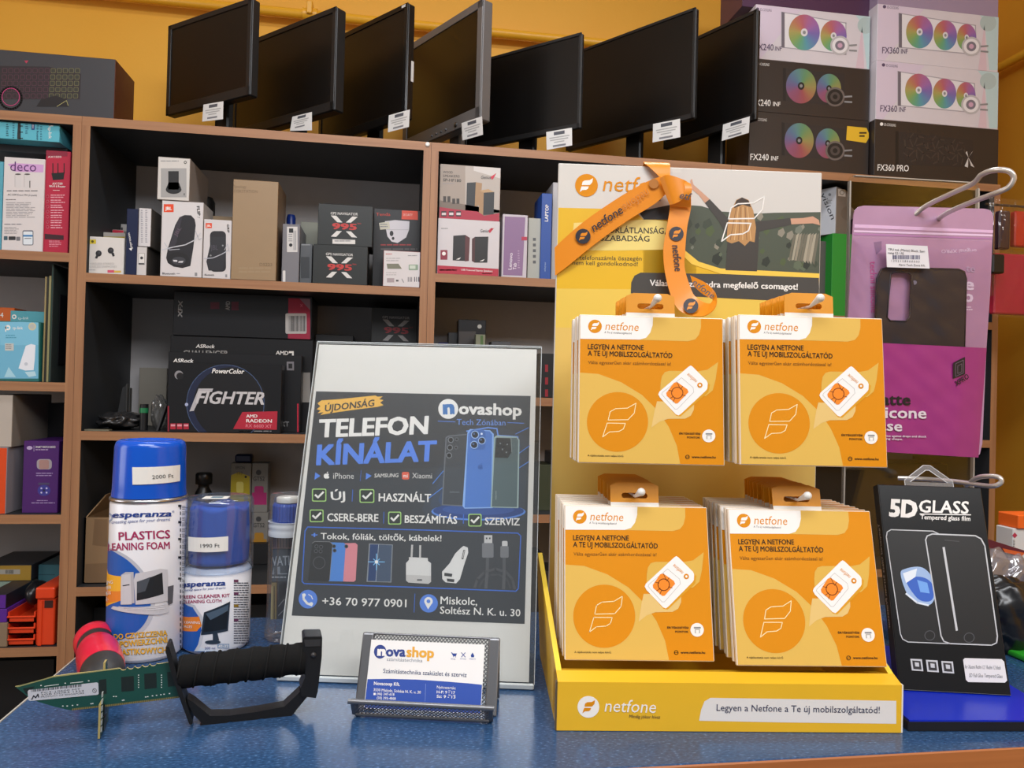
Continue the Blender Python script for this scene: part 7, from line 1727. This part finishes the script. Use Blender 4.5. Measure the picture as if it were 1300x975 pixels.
def lump2(name, label, cat, pxl, pxr, pt, Y, D, mat, z0, amp, seed):
    return lump(name, label, cat, pxl, pxr, pt, Y, D, mat, z0, amp, seed)
lump2('plastic_bag', 'shiny clear bag beside the screen protector box, at the right frame edge', 'plastic bag', 1248, 1330, 706, 0.70, 0.036, BAG2, E0, 0.30, 21)
lump2('black_pouch', 'black crumpled pouch under the clear bag, right of the screen protector box', 'pouch', 1262, 1335, 742, 0.652, 0.044, M('19191b', 0.25, 0, 0.2), E0, 0.28, 33)
t = thing('cable_packet', 'burgundy cable packet with an orange edge lying over the clear bag', 'packet', on_y(1285, 700, 0.717))
q = MB(); P = [on_y(1250, 683, 0.716), on_y(1252, 694, 0.716), on_y(1296, 707, 0.716), on_y(1304, 700, 0.716)]
q.prism(P, Y_*0.002, M('5a1f30', 0.3)); part(q, 'packet_body', t)
q = MB(); q.prism([on_y(1272, 696, 0.7158), on_y(1275, 701, 0.7158), on_y(1296, 706, 0.7158), on_y(1301, 702, 0.7158)], -Y_*0.0008, ink('c85a2a')); part(q, 'orange_edge', t, 'orange edge')
q = MB(); p = on_z(1300, 838, E0); q.box((p.x-0.005, p.y-0.008, E0), (p.x+0.05, p.y+0.02, E0+0.006), M('2fa32c', 0.35), 0.002, seg=2); tag(q.build('green_clip', None, p), 'small bright green plastic piece at the right frame edge', 'clip')
q = MB(); p = on_z(1290, 800, E0); q.box((p.x-0.008, p.y+0.018, E0), (p.x+0.06, p.y+0.03, E0+0.022), M('2a2a2c', 0.3), 0.002); q.box((p.x-0.004, p.y+0.0172, E0+0.015), (p.x+0.012, p.y+0.018, E0+0.026), M('b5b5b2', 0.2, 0.8)); tag(q.build('cable_plug', None, p), 'black plug with a silver tip right of the screen protector box', 'plug')

# ------------------------------------------------------------------ red packages hanging by the right wall
xw = WR; YW = 1.62
t = thing('package_hook', 'dark wire hook on the right wall carrying the red packages', 'hook', (xw-0.15, YW+0.03, on_y(1285, 262, YW).z))
hz_ = on_y(1285, 262, YW).z+0.01
q = MB(); q.tube([(xw, YW+0.03, hz_), (on_y(1262, 300, YW).x, YW+0.03, hz_)], 0.003, M('55504a', 0.3, 0.7), 10); q.box((xw-0.004, YW+0.012, hz_-0.02), (xw, YW+0.048, hz_+0.02), M('55504a', 0.3, 0.7), 0.001); part(q, 'hook_wire', t)
FILM2 = clear('package_film', (0.97, 0.95, 0.95), 0.05, 0.02, (0.6, 0.5, 0.5), 0.08)
def hang(label, l, r, tpx, bpx, Y, col, name='red_package', film=True):
    a, b = on_y(l, (tpx+bpx)/2, Y), on_y(r, (tpx+bpx)/2, Y); zt, zb = on_y((l+r)/2, tpx, Y).z, on_y((l+r)/2, bpx, Y).z
    t = thing(name, label, 'package', ((a.x+b.x)/2, Y, zb), 'red packages on the wall hook')
    q = MB(); q.box((a.x+0.006, Y, zb+0.008), (b.x-0.006, Y+0.018, zt-0.006), M(col, 0.35, 0, 0.12), 0.003); part(q, 'packed_goods', t)
    q = MB(); n = 14; V = []; F = []
    for j in range(n+1):
        for i in range(n+1):
            u, v = i/n, j/n; V.append((a.x+(b.x-a.x)*u, Y-0.004-0.006*math.sin(u*math.pi)*math.sin(v*math.pi)+0.003*math.sin(u*23+v*7)*math.sin(v*19-u*9), zb+(max(zt, hz_+0.006)-zb)*v if tpx < 290 else zb+(zt-zb)*v))
    for j in range(n):
        for i in range(n): F.append([j*(n+1)+i, j*(n+1)+i+1, (j+1)*(n+1)+i+1, (j+1)*(n+1)+i])
    q.add(V, F, FILM2, True); part(q, 'film', t, 'crinkled clear film')
    return t
hang('bright red package in clear film, upper right beside the wall', 1286, 1345, 266, 318, YW, 'c8301e')
hang('dark plum package hanging between the pink pouch and the bright red package', 1266, 1286, 264, 320, YW, '3a222c')
hang('crimson package in clear film below the bright red one', 1260, 1345, 320, 404, YW-0.012, 'b81f40')
hang('narrow red package edge just right of the pink pouch', 1252, 1261, 268, 376, YW-0.03, 'a81c28')
q = MB(); a = on_y(1261, 322, YW-0.055); b = on_y(1276, 347, YW-0.055); q.box((a.x, YW-0.055, b.z), (b.x, YW-0.035, a.z), M('161617', 0.4), 0.003); tag(q.build('black_clip', None, (a.x, YW-0.045, b.z)), 'small black clip in front of the crimson package', 'clip')
